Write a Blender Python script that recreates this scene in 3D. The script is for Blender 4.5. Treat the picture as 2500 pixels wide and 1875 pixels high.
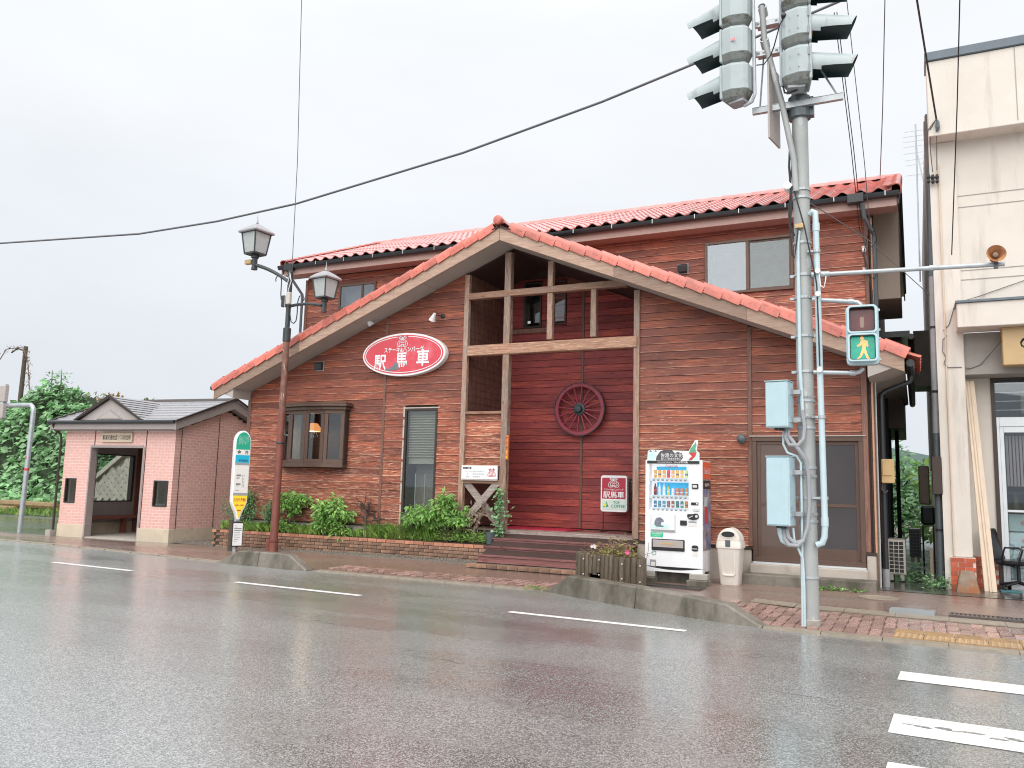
import bpy, bmesh, math, random
from mathutils import Vector, Matrix, noise as mnoise
R = math.radians
sin, cos, pi = math.sin, math.cos, math.pi
random.seed(7)
scene = bpy.context.scene
for o in list(bpy.data.objects):
    bpy.data.objects.remove(o)
COL = scene.collection

# ------------------------------------------------------------------ camera
YAW, PITCH, ROLL, FOC = 0.458262717, 0.126058339, 0.026259337, 2007.17
f_ = Vector((-sin(YAW) * cos(PITCH), cos(YAW) * cos(PITCH), sin(PITCH)))
r0 = Vector((cos(YAW), sin(YAW), 0)); u0 = r0.cross(f_)
r_ = r0 * cos(ROLL) + u0 * sin(ROLL); u_ = u0 * cos(ROLL) - r0 * sin(ROLL)
cam_d = bpy.data.cameras.new('camera'); cam = bpy.data.objects.new('camera', cam_d); COL.objects.link(cam)
cam_d.sensor_width = 36; cam_d.lens = FOC / 2500 * 36; cam_d.clip_start = .1; cam_d.clip_end = 3000
cam.matrix_world = Matrix(((r_.x, u_.x, -f_.x, 0), (r_.y, u_.y, -f_.y, 0), (r_.z, u_.z, -f_.z, 1.5), (0, 0, 0, 1)))
scene.camera = cam

# ------------------------------------------------------------------ overcast sky and soft sun
world = bpy.data.worlds.new('World'); scene.world = world; world.use_nodes = True
nt = world.node_tree; nt.nodes.clear()
N = nt.nodes.new
out = N('ShaderNodeOutputWorld'); add = N('ShaderNodeAddShader')
bg1 = N('ShaderNodeBackground'); bg2 = N('ShaderNodeBackground')
sky = N('ShaderNodeTexSky'); sky.sky_type = 'NISHITA'; sky.sun_disc = False
sky.sun_elevation = R(48); sky.sun_rotation = R(200); sky.air_density = 1.6; sky.dust_density = 5
hs = N('ShaderNodeHueSaturation'); hs.inputs['Saturation'].default_value = .25
nt.links.new(sky.outputs[0], hs.inputs['Color']); nt.links.new(hs.outputs[0], bg1.inputs[0]); bg1.inputs[1].default_value = .01
tc = N('ShaderNodeTexCoord'); sep = N('ShaderNodeSeparateXYZ'); nt.links.new(tc.outputs['Generated'], sep.inputs[0])
rp = N('ShaderNodeValToRGB'); nt.links.new(sep.outputs['Z'], rp.inputs[0])
e = rp.color_ramp.elements
e[0].position = 0; e[0].color = (0.370, 0.393, 0.425, 1)
e[1].position = 1; e[1].color = (0.776, 0.791, 0.820, 1)
x = e.new(.22); x.color = (0.393, 0.412, 0.440, 1)
x = e.new(.5); x.color = (0.448, 0.458, 0.470, 1)
mp = N('ShaderNodeMapping'); mp.inputs['Scale'].default_value = (1.5, 1.5, 4)
nt.links.new(tc.outputs['Generated'], mp.inputs[0])
ns = N('ShaderNodeTexNoise'); ns.inputs['Scale'].default_value = 1.6; ns.inputs['Detail'].default_value = 4
nt.links.new(mp.outputs[0], ns.inputs['Vector'])
mr = N('ShaderNodeMapRange'); mr.inputs['From Min'].default_value = .3; mr.inputs['From Max'].default_value = .7
mr.inputs['To Min'].default_value = .95; mr.inputs['To Max'].default_value = 1.05
nt.links.new(ns.outputs['Fac'], mr.inputs[0])
mul = N('ShaderNodeVectorMath'); mul.operation = 'SCALE'
nt.links.new(rp.outputs[0], mul.inputs[0]); nt.links.new(mr.outputs[0], mul.inputs['Scale'])
nt.links.new(mul.outputs[0], bg2.inputs[0]); bg2.inputs[1].default_value = 1.0
nt.links.new(bg1.outputs[0], add.inputs[0]); nt.links.new(bg2.outputs[0], add.inputs[1]); nt.links.new(add.outputs[0], out.inputs[0])
sun_d = bpy.data.lights.new('sun', 'SUN'); sun = bpy.data.objects.new('sun', sun_d); COL.objects.link(sun)
sun_d.energy = 1.5; sun_d.angle = R(85); sun_d.color = (1, .965, .92)
sun.rotation_euler = (R(42), 0, R(15)); sun.location = (0, -10, 30)
scene.view_settings.view_transform = 'Standard'; scene.view_settings.look = 'None'
scene.view_settings.exposure = 1.0; scene.view_settings.gamma = 1
scene.view_settings.use_curve_mapping = False
scene.render.engine = 'CYCLES'
scene.cycles.use_denoising = True; scene.cycles.filter_width = 1.1
scene.cycles.max_bounces = 6; scene.cycles.transparent_max_bounces = 12

# ------------------------------------------------------------------ materials
def nodemat(name):
    m = bpy.data.materials.new(name); m.use_nodes = True
    t = m.node_tree
    return m, t, t.nodes['Principled BSDF'], t.nodes.new, t.links.new
def rgb(c): return (c[0], c[1], c[2], 1)
def M(name, col, rough=.6, var=.12, scale=6, stretch=(1, 1, 1), bump=0, bscale=60, metal=0, rnd=0, dirt=None, dscale=1.5, dlo=.5, dhi=.75, dstretch=(1, 1, 1), spec=.5, trans=0, emit=0, coat=0, isl=0, rvar=.0):
    m, t, p, n, l = nodemat(name)
    tc = n('ShaderNodeTexCoord'); mp = n('ShaderNodeMapping'); mp.inputs['Scale'].default_value = stretch
    l(tc.outputs['Object'], mp.inputs[0])
    nz = n('ShaderNodeTexNoise'); nz.inputs['Scale'].default_value = scale; nz.inputs['Detail'].default_value = 5
    oi = None
    if rnd:
        oi = n('ShaderNodeObjectInfo'); va = n('ShaderNodeVectorMath'); va.operation = 'ADD'
        vs = n('ShaderNodeVectorMath'); vs.operation = 'SCALE'; cx = n('ShaderNodeCombineXYZ')
        for i in range(3): l(oi.outputs['Random'], cx.inputs[i])
        l(cx.outputs[0], vs.inputs[0]); vs.inputs['Scale'].default_value = 37
        l(mp.outputs[0], va.inputs[0]); l(vs.outputs[0], va.inputs[1]); l(va.outputs[0], nz.inputs['Vector'])
    else:
        l(mp.outputs[0], nz.inputs['Vector'])
    rp = n('ShaderNodeValToRGB'); e = rp.color_ramp.elements
    e[0].position = .3; e[1].position = .7
    e[0].color = rgb([c * (1 - var) for c in col]); e[1].color = rgb([min(1, c * (1 + var)) for c in col])
    l(nz.outputs['Fac'], rp.inputs[0]); cur = rp.outputs[0]
    if dirt:
        mp2 = n('ShaderNodeMapping'); mp2.inputs['Scale'].default_value = dstretch; l(tc.outputs['Object'], mp2.inputs[0])
        n2 = n('ShaderNodeTexNoise'); n2.inputs['Scale'].default_value = dscale; n2.inputs['Detail'].default_value = 7; n2.inputs['Roughness'].default_value = .65
        l(mp2.outputs[0], n2.inputs['Vector'])
        mr = n('ShaderNodeMapRange'); mr.inputs['From Min'].default_value = dlo; mr.inputs['From Max'].default_value = dhi; l(n2.outputs['Fac'], mr.inputs[0])
        mx = n('ShaderNodeMix'); mx.data_type = 'RGBA'; l(mr.outputs[0], mx.inputs['Factor']); l(cur, mx.inputs['A']); mx.inputs['B'].default_value = rgb(dirt); cur = mx.outputs['Result']
    if rnd or isl:
        hv = n('ShaderNodeHueSaturation'); m2 = n('ShaderNodeMapRange')
        k = rnd or isl
        if isl:
            g = n('ShaderNodeNewGeometry'); l(g.outputs['Random Per Island'], m2.inputs[0])
        else: l(oi.outputs['Random'], m2.inputs[0])
        m2.inputs['To Min'].default_value = 1 - k; m2.inputs['To Max'].default_value = 1 + k
        l(m2.outputs[0], hv.inputs['Value']); l(cur, hv.inputs['Color']); cur = hv.outputs[0]
    l(cur, p.inputs['Base Color'])
    p.inputs['Roughness'].default_value = rough; p.inputs['Metallic'].default_value = metal
    p.inputs['Specular IOR Level'].default_value = spec
    if rvar:
        m3 = n('ShaderNodeMapRange'); l(nz.outputs['Fac'], m3.inputs[0]); m3.inputs['From Min'].default_value = .3; m3.inputs['From Max'].default_value = .7
        m3.inputs['To Min'].default_value = max(.03, rough - rvar); m3.inputs['To Max'].default_value = min(1, rough + rvar); l(m3.outputs[0], p.inputs['Roughness'])
    if coat: p.inputs['Coat Weight'].default_value = coat; p.inputs['Coat Roughness'].default_value = .08
    if emit:
        l(cur, p.inputs['Emission Color']); p.inputs['Emission Strength'].default_value = emit
    if bump:
        nb = n('ShaderNodeTexNoise'); nb.inputs['Scale'].default_value = bscale; nb.inputs['Detail'].default_value = 4; l(mp.outputs[0], nb.inputs['Vector'])
        b = n('ShaderNodeBump'); b.inputs['Strength'].default_value = bump; b.inputs['Distance'].default_value = .01
        l(nb.outputs['Fac'], b.inputs['Height']); l(b.outputs[0], p.inputs['Normal'])
    if trans:
        tr = n('ShaderNodeBsdfTranslucent'); l(cur, tr.inputs[0]); ms = n('ShaderNodeMixShader'); ms.inputs[0].default_value = trans
        l(p.outputs[0], ms.inputs[1]); l(tr.outputs[0], ms.inputs[2]); l(ms.outputs[0], t.nodes['Material Output'].inputs[0])
    return m
def glass(name, tint=(.8, .85, .85), rough=.02, mixv=.75, refl=(.9, .95, 1)):
    m, t, p, n, l = nodemat(name)
    tr = n('ShaderNodeBsdfTransparent'); tr.inputs[0].default_value = rgb(tint)
    gl = n('ShaderNodeBsdfGlossy'); gl.inputs['Roughness'].default_value = rough; gl.inputs[0].default_value = rgb(refl)
    lw = n('ShaderNodeLayerWeight'); lw.inputs[0].default_value = .5
    fr = n('ShaderNodeMath'); fr.operation = 'POWER'; fr.inputs[1].default_value = 4.5; l(lw.outputs['Facing'], fr.inputs[0])
    mr = n('ShaderNodeMapRange'); l(fr.outputs[0], mr.inputs[0]); mr.inputs['To Min'].default_value = 1 - mixv; mr.inputs['To Max'].default_value = 1
    ms = n('ShaderNodeMixShader'); l(mr.outputs[0], ms.inputs[0]); l(tr.outputs[0], ms.inputs[1]); l(gl.outputs[0], ms.inputs[2])
    l(ms.outputs[0], t.nodes['Material Output'].inputs[0]); return m
def woodmat(name, dark, mid, pale, grey, rough=.55, vertical=False, edge=False):
    """stained board: grain along X (or Z); object colour R = how bleached the board is"""
    m, t, p, n, l = nodemat(name)
    tc = n('ShaderNodeTexCoord'); oi = n('ShaderNodeObjectInfo')
    vs = n('ShaderNodeVectorMath'); vs.operation = 'SCALE'; vs.inputs['Scale'].default_value = 61
    cx = n('ShaderNodeCombineXYZ')
    for i in range(3): l(oi.outputs['Random'], cx.inputs[i])
    l(cx.outputs[0], vs.inputs[0])
    va = n('ShaderNodeVectorMath'); va.operation = 'ADD'; l(tc.outputs['Object'], va.inputs[0]); l(vs.outputs[0], va.inputs[1])
    def nz(st, sc, det, dist=0):
        mp = n('ShaderNodeMapping'); mp.inputs['Scale'].default_value = (st[2], st[1], st[0]) if vertical else st
        l(va.outputs[0], mp.inputs[0]); q = n('ShaderNodeTexNoise'); q.inputs['Scale'].default_value = sc; q.inputs['Detail'].default_value = det
        q.inputs['Distortion'].default_value = dist; l(mp.outputs[0], q.inputs['Vector']); return q.outputs['Fac']
    def mrange(s, a, b, c=0, d=1):
        q = n('ShaderNodeMapRange'); l(s, q.inputs[0]); q.inputs['From Min'].default_value = a; q.inputs['From Max'].default_value = b
        q.inputs['To Min'].default_value = c; q.inputs['To Max'].default_value = d; return q.outputs[0]
    def mix(f, a, b):
        q = n('ShaderNodeMix'); q.data_type = 'RGBA'; l(f, q.inputs['Factor'])
        for s, v in (('A', a), ('B', b)):
            if isinstance(v, (tuple, list)): q.inputs[s].default_value = rgb(v)
            else: l(v, q.inputs[s])
        return q.outputs['Result']
    def math_(op, a, b):
        q = n('ShaderNodeMath'); q.operation = op; q.use_clamp = True
        for i, v in enumerate((a, b)):
            if isinstance(v, (int, float)): q.inputs[i].default_value = v
            else: l(v, q.inputs[i])
        return q.outputs[0]
    g1 = nz((1.6, 8, 34), 1.6, 6, .5)
    g2 = nz((3.4, 10, 64), 1.6, 6, .6)
    g3 = nz((.8, 1, 2.2), 1.3, 4)
    sp = n('ShaderNodeSeparateColor'); l(oi.outputs['Color'], sp.inputs[0]); wv = sp.outputs[0]
    g4 = nz((7, 10, 110), 1.5, 2)
    base = mix(mrange(g1, .30, .66), dark, mid)
    if grey:
        sh = n('ShaderNodeMath'); sh.operation = 'MULTIPLY_ADD'; l(wv, sh.inputs[0]); sh.inputs[1].default_value = -.13; l(g3, sh.inputs[2])
        base = mix(mrange(sh.outputs[0], .34, .56, 0, .85), base, grey)
    base = mix(mrange(g4, .36, .44, .75, 0), base, dark)
    # raised bleached grain streaks
    th = math_('MULTIPLY_ADD', wv, 1)
    th = n('ShaderNodeMath'); th.operation = 'MULTIPLY_ADD'; l(wv, th.inputs[0]); th.inputs[1].default_value = -.17; th.inputs[2].default_value = .71
    sub = n('ShaderNodeMath'); sub.operation = 'SUBTRACT'; l(g2, sub.inputs[0]); l(th.outputs[0], sub.inputs[1])
    st = mrange(sub.outputs[0], 0, .08, 0, .7)
    base = mix(st, base, pale)
    # knots
    mpk = n('ShaderNodeMapping'); mpk.inputs['Scale'].default_value = (6.5, 1, 2.2) if vertical else (2.2, 1, 6.5); l(va.outputs[0], mpk.inputs[0])
    vo = n('ShaderNodeTexVoronoi'); vo.inputs['Scale'].default_value = 1; l(mpk.outputs[0], vo.inputs['Vector'])
    base = mix(mrange(vo.outputs['Distance'], .05, .11, .8, 0), base, [c * .45 for c in dark])
    if edge:
        so = n('ShaderNodeSeparateXYZ'); l(tc.outputs['Object'], so.inputs[0])
        ed = math_('MULTIPLY', mrange(so.outputs['Z'], .006, .020, 1, 0), mrange(g1, .40, .56)); ed = math_('MULTIPLY', ed, mrange(wv, 0, 1, .25, .9))
        base = mix(ed, base, pale)
    hv = n('ShaderNodeHueSaturation'); l(mrange(oi.outputs['Random'], 0, 1, .74, 1.20), hv.inputs['Value']); l(base, hv.inputs['Color'])
    l(hv.outputs[0], p.inputs['Base Color'])
    p.inputs['Roughness'].default_value = rough; p.inputs['Specular IOR Level'].default_value = .4
    b = n('ShaderNodeBump'); b.inputs['Strength'].default_value = .5; b.inputs['Distance'].default_value = .006
    l(g2, b.inputs['Height']); l(b.outputs[0], p.inputs['Normal'])
    return m

m_wood = woodmat('stained_board', (.13, .036, .022), (.44, .125, .066), (.74, .44, .29), (.165, .055, .042), edge=True)
m_wood_red = woodmat('red_stained_board', (.17, .022, .024), (.54, .098, .066), (.62, .26, .19), (.22, .034, .040))
m_dtrim = woodmat('dark_trim', (.14, .065, .05), (.26, .14, .105), (.46, .33, .26), None, vertical=True)
m_beam = woodmat('weathered_beam', (.22, .11, .07), (.46, .26, .17), (.62, .45, .34), (.30, .22, .18))
m_beamv = woodmat('weathered_post', (.21, .12, .085), (.42, .27, .20), (.58, .45, .37), (.30, .25, .22), vertical=True)
m_greywood = woodmat('grey_brace', (.20, .16, .14), (.34, .29, .26), (.50, .45, .42), None)
m_fascia = woodmat('bargeboard_wood', (.30, .19, .14), (.44, .31, .24), (.50, .40, .34), None)
m_deck = woodmat('deck_board', (.15, .060, .058), (.28, .125, .115), (.40, .26, .23), None, rough=.22)
m_deckg = woodmat('worn_deck_board', (.24, .17, .145), (.40, .33, .30), (.55, .48, .44), None, rough=.3)
m_soffit = M('soffit_panel', (.40, .36, .33), .7, .08, 2)
m_core = M('wall_backing', (.045, .022, .018), .8)
m_tile = M('roof_tile', (.56, .145, .105), .30, .22, 5, rnd=.2, coat=.3, dirt=(.30, .07, .05), dscale=3, dlo=.62, dhi=.9, rvar=.08)
m_tile_pink = M('upper_roof_tile', (.56, .19, .165), .20, .16, 6, rnd=.2, coat=.8, dirt=(.30, .075, .06), dscale=2.2, dlo=.56, dhi=.70)
m_gut = M('dark_gutter', (.022, .026, .03), .3, .1)
m_pinkboard = M('eave_board', (.40, .27, .235), .55, .06)
m_brownal = M('brown_aluminium', (.115, .072, .055), .38, .06, metal=.35)
m_bronze = M('dark_bronze', (.055, .04, .034), .4, .06, metal=.4)
m_glass = glass('window_glass', (.80, .84, .84), .015, .93)
m_glass_d = glass('dim_window_glass', (.78, .80, .78), .02, .92)
m_glass_up = glass('upper_window_glass', (.66, .70, .72), .03, .86)
m_screen = M('door_panel', (.115, .078, .068), .35, .06, 3)
m_screen2 = M('dark_door_panel', (.055, .05, .055), .25, .1, 2)
m_room = M('room_wall', (.46, .45, .40), .8, .1)
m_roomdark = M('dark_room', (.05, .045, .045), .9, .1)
m_blind = M('blind_slat', (.58, .55, .50), .6, .04)
m_lampsh = M('orange_lampshade', (.95, .36, .12), .5, .05, emit=.7)
m_conc = M('concrete', (.36, .335, .30), .7, .14, 5, bump=.25, bscale=70, dirt=(.14, .12, .095), dscale=2.2, dlo=.52, dhi=.72)
m_conc_m = M('mossy_concrete', (.185, .165, .138), .5, .15, 14, bump=.2, bscale=60, dirt=(.07, .063, .042), dscale=2.0, dlo=.45, dhi=.66, dstretch=(1, 1, .6))
m_found = M('cement_render', (.44, .39, .34), .75, .10, 3, bump=.15, bscale=90, dirt=(.27, .23, .19), dscale=1.6, dlo=.55, dhi=.75)
m_foundc = M('cream_foundation', (.56, .47, .36), .75, .08, 3, bump=.1, bscale=90, dirt=(.33, .27, .20), dscale=1.4, dlo=.56, dhi=.75)
m_brickp = M('planter_brick', (.37, .205, .13), .5, .3, 9, rnd=.35, bump=.3, bscale=60, dirt=(.085, .058, .042), dscale=.9, dlo=.42, dhi=.62)
m_brickcap = M('planter_cap_brick', (.44, .20, .125), .45, .18, 9, rnd=.2, bump=.25, bscale=60, dirt=(.14, .07, .05), dscale=2.5, dlo=.55, dhi=.75)
m_mortar = M('mortar', (.055, .045, .038), .85, .15)
m_brickpink = M('pink_brick_siding', (.68, .395, .35), .55, .08, 12, rnd=.07, bump=.12, bscale=80)
m_mortarp = M('pale_mortar', (.80, .66, .61), .8, .06)
m_brickor = M('orange_brick', (.50, .10, .045), .4, .15, 9, rnd=.18)
m_mortarw = M('white_mortar', (.62, .55, .48), .8, .06)
m_shfasc = M('taupe_metal', (.31, .27, .26), .5, .05)
m_shroof = M('metal_roof', (.36, .355, .37), .16, .08, metal=.3)
m_shlight = M('taupe_light_panel', (.40, .36, .345), .5, .05)
m_black = M('black_plastic', (.015, .015, .017), .4, .1)
m_rubber = M('black_cable', (.02, .02, .022), .5, .1)
m_wire = M('grey_cable', (.10, .10, .11), .5, .1)
m_white = M('white_paint', (.80, .80, .80), .35, .02)
m_whitep = M('vending_white', (.82, .83, .85), .22, .02, coat=.3)
m_offwhite = M('bin_plastic', (.76, .71, .65), .45, .05, 3, dirt=(.58, .52, .45), dscale=4, dlo=.6, dhi=.8)
m_grey = M('galvanised_steel', (.40, .43, .45), .35, .12, 10, metal=.35)
m_pole = M('signal_pole_steel', (.34, .355, .35), .45, .10, 3, bump=.1, bscale=30, dirt=(.45, .47, .47), dscale=5, dlo=.60, dhi=.63, dstretch=(1, 1, .4))
m_bluegrey = M('pale_blue_enamel', (.41, .55, .60), .3, .04, coat=.2, dirt=(.34, .44, .47), dscale=3, dlo=.6, dhi=.85, dstretch=(3, 3, .5))
m_conduit = M('conduit_grey', (.47, .58, .62), .35, .05)
m_sig = M('signal_housing', (.37, .425, .435), .4, .06, 4, dirt=(.20, .19, .165), dscale=5, dlo=.58, dhi=.8, dstretch=(1, 1, .5))
m_signeck = M('grimy_housing', (.20, .215, .205), .55, .3, 9, dirt=(.09, .085, .07), dscale=9, dlo=.5, dhi=.65)
m_visin = M('visor_inside', (.012, .03, .032), .5, .1)
m_redlens = M('red_lens', (.30, .012, .02), .12, .1)
m_amblens = M('amber_lens', (.30, .12, .01), .12, .1)
m_grnlens = M('green_lens', (.01, .10, .07), .12, .1)
m_pedred = M('unlit_walk_lens', (.13, .028, .032), .2, .25, 9)
m_pedgrn = M('lit_walk_lens', (.01, .22, .15), .2, .15, 20, emit=.55)
m_pedman = M('lit_walk_figure', (1.0, .36, .13), .3, .05, emit=.5)
m_rust = M('rusty_horn', (.30, .12, .045), .6, .4, 14, dirt=(.50, .30, .10), dscale=9)
m_lampiron = M('lamp_iron', (.035, .042, .045), .4, .15, 8)
m_lampred = M('lamp_post_red', (.20, .062, .045), .45, .12, 6, dirt=(.10, .045, .035), dscale=5, dlo=.55, dhi=.75, dstretch=(3, 3, .4))
m_lampred_rust = M('lamp_post_rusted', (.19, .085, .065), .6, .3, 9, dirt=(.55, .47, .40), dscale=6, dlo=.60, dhi=.70, dstretch=(4, 4, .5))
m_lampglass = M('frosted_lamp_glass', (.80, .84, .84), .18, .03, trans=.6)
m_lamproof = M('lamp_cap', (.36, .35, .37), .3, .06, metal=.3)
m_signred = M('sign_red', (.62, .062, .085), .25, .05, 3, coat=.2, dirt=(.72, .22, .27), dscale=2.5, dlo=.5, dhi=.85)
m_signred2 = M('crimson_sign', (.40, .022, .05), .3, .05)
m_signwhite = M('sign_white', (.78, .79, .80), .4, .03)
m_flake = M('bare_metal', (.16, .18, .20), .5, .1)
m_ink = M('black_print', (.02, .02, .022), .5, .0)
m_inkg = M('grey_print', (.20, .20, .21), .5, .0)
m_inkred = M('red_print', (.55, .05, .05), .5, .0)
m_inkpink = M('pink_print', (.75, .28, .30), .5, .0)
m_green = M('bus_green', (.01, .36, .22), .35, .03)
m_cyan = M('bus_cyan', (.005, .42, .62), .35, .03)
m_yellow = M('bus_yellow', (.92, .68, .03), .35, .03)
m_orange = M('orange_print', (.58, .17, .05), .4, .03)
m_busgrey = M('grey_band', (.30, .31, .33), .4, .03)
m_paper = M('paper', (.74, .72, .68), .5, .03)
m_teal = M('teal_print', (.03, .30, .26), .5)
m_palegreen = M('pale_green_print', (.62, .70, .62), .5, .03)
m_log = woodmat('log_stake', (.055, .042, .028), (.14, .11, .075), (.26, .22, .16), None, rough=.6, vertical=True)
m_soil = M('soil', (.055, .038, .028), .85, .3, 20, bump=.6, bscale=60)
m_gravel = M('gravel_grit', (.17, .15, .125), .7, .45, 60, bump=.9, bscale=110)
m_leaf = M('shrub_leaf', (.25, .46, .12), .42, .15, 9, trans=.3, isl=.38)
m_leaf2 = M('groundcover_leaf', (.23, .40, .09), .45, .25, 5, trans=.3, isl=.40, dirt=(.35, .32, .10), dscale=3, dlo=.55, dhi=.75)
m_leaf3 = M('ivy_leaf', (.23, .42, .20), .42, .2, 1.2, trans=.25, isl=.42)
m_leaf_dark = M('tree_leaf', (.16, .32, .14), .5, .3, 2, trans=.25, isl=.45)
m_leaf_or = M('autumn_leaf', (.34, .19, .055), .5, .3, 3, trans=.3, isl=.4, dirt=(.10, .19, .06), dscale=1.2, dlo=.45, dhi=.55)
m_grass = M('grass_blade', (.16, .30, .055), .5, .2, 2, trans=.3, isl=.4, dirt=(.36, .33, .13), dscale=1.1, dlo=.5, dhi=.7)
m_flower = M('pink_petal', (.75, .10, .28), .5)
m_flowerw = M('white_petal', (.75, .70, .68), .5)
m_twig = M('twig', (.065, .04, .03), .7, .3, 20)
m_drytwig = M('dry_twig', (.22, .16, .12), .7, .3, 20)
m_bank = M('bank_soil', (.03, .05, .02), .9, .3)
m_siding = M('beige_siding', (.40, .29, .22), .6, .08, 2)
m_siding2 = M('pale_bay_siding', (.52, .44, .37), .6, .06, 2)
m_orboard = M('orange_corner_board', (.56, .30, .19), .55, .08, 4)
m_stucco = M('cream_stucco', (.68, .625, .565), .75, .04, 2, bump=.35, bscale=120, dirt=(.47, .42, .36), dscale=1.6, dlo=.55, dhi=.8, dstretch=(2.5, 2.5, .35))
m_stucco_g = M('grey_cement', (.34, .32, .295), .8, .08, 3, bump=.2, bscale=80)
m_slate = M('blue_coping', (.11, .14, .17), .4, .08)
m_tin = M('dark_tin_siding', (.095, .075, .062), .5, .2, 3, dirt=(.19, .12, .08), dscale=2)
m_tinl = M('pale_tin_siding', (.36, .34, .31), .5, .1, 3)
m_tan = M('tan_sign', (.50, .345, .17), .4, .06, 3)
m_alu = M('aluminium', (.62, .65, .67), .35, .03, metal=.4)
m_lumber = M('pale_lumber', (.66, .54, .42), .6, .07, 6, stretch=(6, 6, .4))
m_downp = M('blue_grey_pipe', (.085, .105, .115), .35, .1)
m_downpl = M('pale_grey_pipe', (.28, .30, .31), .4, .08)
m_rustc = M('rust_stained_concrete', (.25, .19, .14), .75, .25, 9, bump=.4, bscale=60, dirt=(.30, .115, .045), dscale=3, dlo=.45, dhi=.6)
m_ac = M('ac_casing', (.52, .49, .44), .5, .05)
m_meter = M('tan_meter_case', (.52, .36, .17), .45, .06)
m_pinkcurt = M('pink_curtain', (.48, .36, .36), .8, .1, 20, stretch=(1, 1, .05))
m_drawer = M('pale_drawer', (.60, .72, .76), .4, .03)
m_mat = M('teal_mat', (.05, .16, .18), .7, .2)
m_redmat = M('red_mat', (.45, .02, .05), .6, .1)
m_block = M('retaining_block', (.46, .42, .35), .75, .12, 3, rnd=.08, bump=.25, bscale=30)
m_blockj = M('retaining_joint', (.26, .235, .19), .85, .1)
m_trunk = M('bark', (.085, .065, .05), .85, .3, 12)
m_hill = M('far_hill', (.14, .20, .19), .9, .15, .05)
m_brownlog = M('edging_log', (.22, .15, .07), .7, .25, 8)
m_tactile = M('worn_tactile_yellow', (.36, .235, .12), .35, .18, 9, rnd=.12, dirt=(.28, .19, .12), dscale=3)
m_paver = M('clay_paver', (.34, .215, .185), .24, .2, 8, rnd=.3, bump=.08, bscale=60, dirt=(.30, .24, .20), dscale=2.2, dlo=.58, dhi=.8, rvar=.10)

def wetground(name, c1, c2, r_lo, r_hi, agg=1.0, pscale=.35, bump=.5, aggscale=190, streak=(.25, 1, 1), ior=1.6, coat=0):
    m, t, p, n, l = nodemat(name)
    tc = n('ShaderNodeTexCoord')
    if coat:
        av = n('ShaderNodeTexVoronoi'); av.inputs['Scale'].default_value = aggscale; l(tc.outputs['Object'], av.inputs['Vector'])
        a = n('ShaderNodeSeparateColor'); l(av.outputs['Color'], a.inputs[0]); aout = a.outputs[0]
    else:
        a = n('ShaderNodeTexNoise'); a.inputs['Scale'].default_value = aggscale; a.inputs['Detail'].default_value = 2; l(tc.outputs['Object'], a.inputs['Vector']); aout = a.outputs['Fac']
    mp = n('ShaderNodeMapping'); mp.inputs['Scale'].default_value = streak; mp.inputs['Rotation'].default_value = (0, 0, R(2.6)); l(tc.outputs['Object'], mp.inputs[0])
    b = n('ShaderNodeTexNoise'); b.inputs['Scale'].default_value = pscale; b.inputs['Detail'].default_value = 5; b.inputs['Roughness'].default_value = .55; l(mp.outputs[0], b.inputs['Vector'])
    rp = n('ShaderNodeValToRGB'); e = rp.color_ramp.elements
    e[0].position = .25 if coat else .35; e[1].position = .95 if coat else .66; e[0].color = rgb(c1); e[1].color = rgb(c2); l(aout, rp.inputs[0])
    mx = n('ShaderNodeMix'); mx.data_type = 'RGBA'; mx.blend_type = 'MULTIPLY'; mx.inputs['Factor'].default_value = 1
    m1 = n('ShaderNodeMapRange'); l(b.outputs['Fac'], m1.inputs[0]); m1.inputs['From Min'].default_value = .3; m1.inputs['From Max'].default_value = .7
    m1.inputs['To Min'].default_value = .75; m1.inputs['To Max'].default_value = 1.2
    cx = n('ShaderNodeCombineXYZ'); [l(m1.outputs[0], cx.inputs[i]) for i in range(3)]
    l(rp.outputs[0], mx.inputs['A']); l(cx.outputs[0], mx.inputs['B']); l(mx.outputs['Result'], p.inputs['Base Color'])
    m2 = n('ShaderNodeMapRange'); l(b.outputs['Fac'], m2.inputs[0]); m2.inputs['From Min'].default_value = .38; m2.inputs['From Max'].default_value = .62
    m2.inputs['To Min'].default_value = r_lo; m2.inputs['To Max'].default_value = r_hi; l(m2.outputs[0], p.inputs['Roughness'])
    m4 = n('ShaderNodeMapRange'); l(b.outputs['Fac'], m4.inputs[0]); m4.inputs['From Min'].default_value = .38; m4.inputs['From Max'].default_value = .62
    m4.inputs['To Min'].default_value = .25 * bump; m4.inputs['To Max'].default_value = bump
    bp = n('ShaderNodeBump'); bp.inputs['Distance'].default_value = .004 * agg; l(m4.outputs[0], bp.inputs['Strength']); l(aout, bp.inputs['Height']); l(bp.outputs[0], p.inputs['Normal'])
    p.inputs['IOR'].default_value = ior
    if coat:
        m5 = n('ShaderNodeMapRange'); l(b.outputs['Fac'], m5.inputs[0]); m5.inputs['From Min'].default_value = .40; m5.inputs['From Max'].default_value = .58
        m5.inputs['To Min'].default_value = 1; m5.inputs['To Max'].default_value = .6; l(m5.outputs[0], p.inputs['Coat Weight'])
        p.inputs['Coat IOR'].default_value = 1.6; p.inputs['Coat Roughness'].default_value = .2
        b2 = n('ShaderNodeBump'); b2.inputs['Distance'].default_value = .004; b2.inputs['Strength'].default_value = .35; l(aout, b2.inputs['Height']); l(b2.outputs[0], p.inputs['Coat Normal'])
    return m
m_asphalt = wetground('wet_asphalt', (.075, .079, .076), (.47, .48, .465), .20, .40, 1.5, .55, 1.0, 135, (.35, 1, 1), ior=2.0, coat=1)
m_walk = wetground('wet_pavement', (.13, .088, .072), (.29, .20, .165), .08, .34, .6, .5, .4, 120, (.35, 1, 1))
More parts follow.
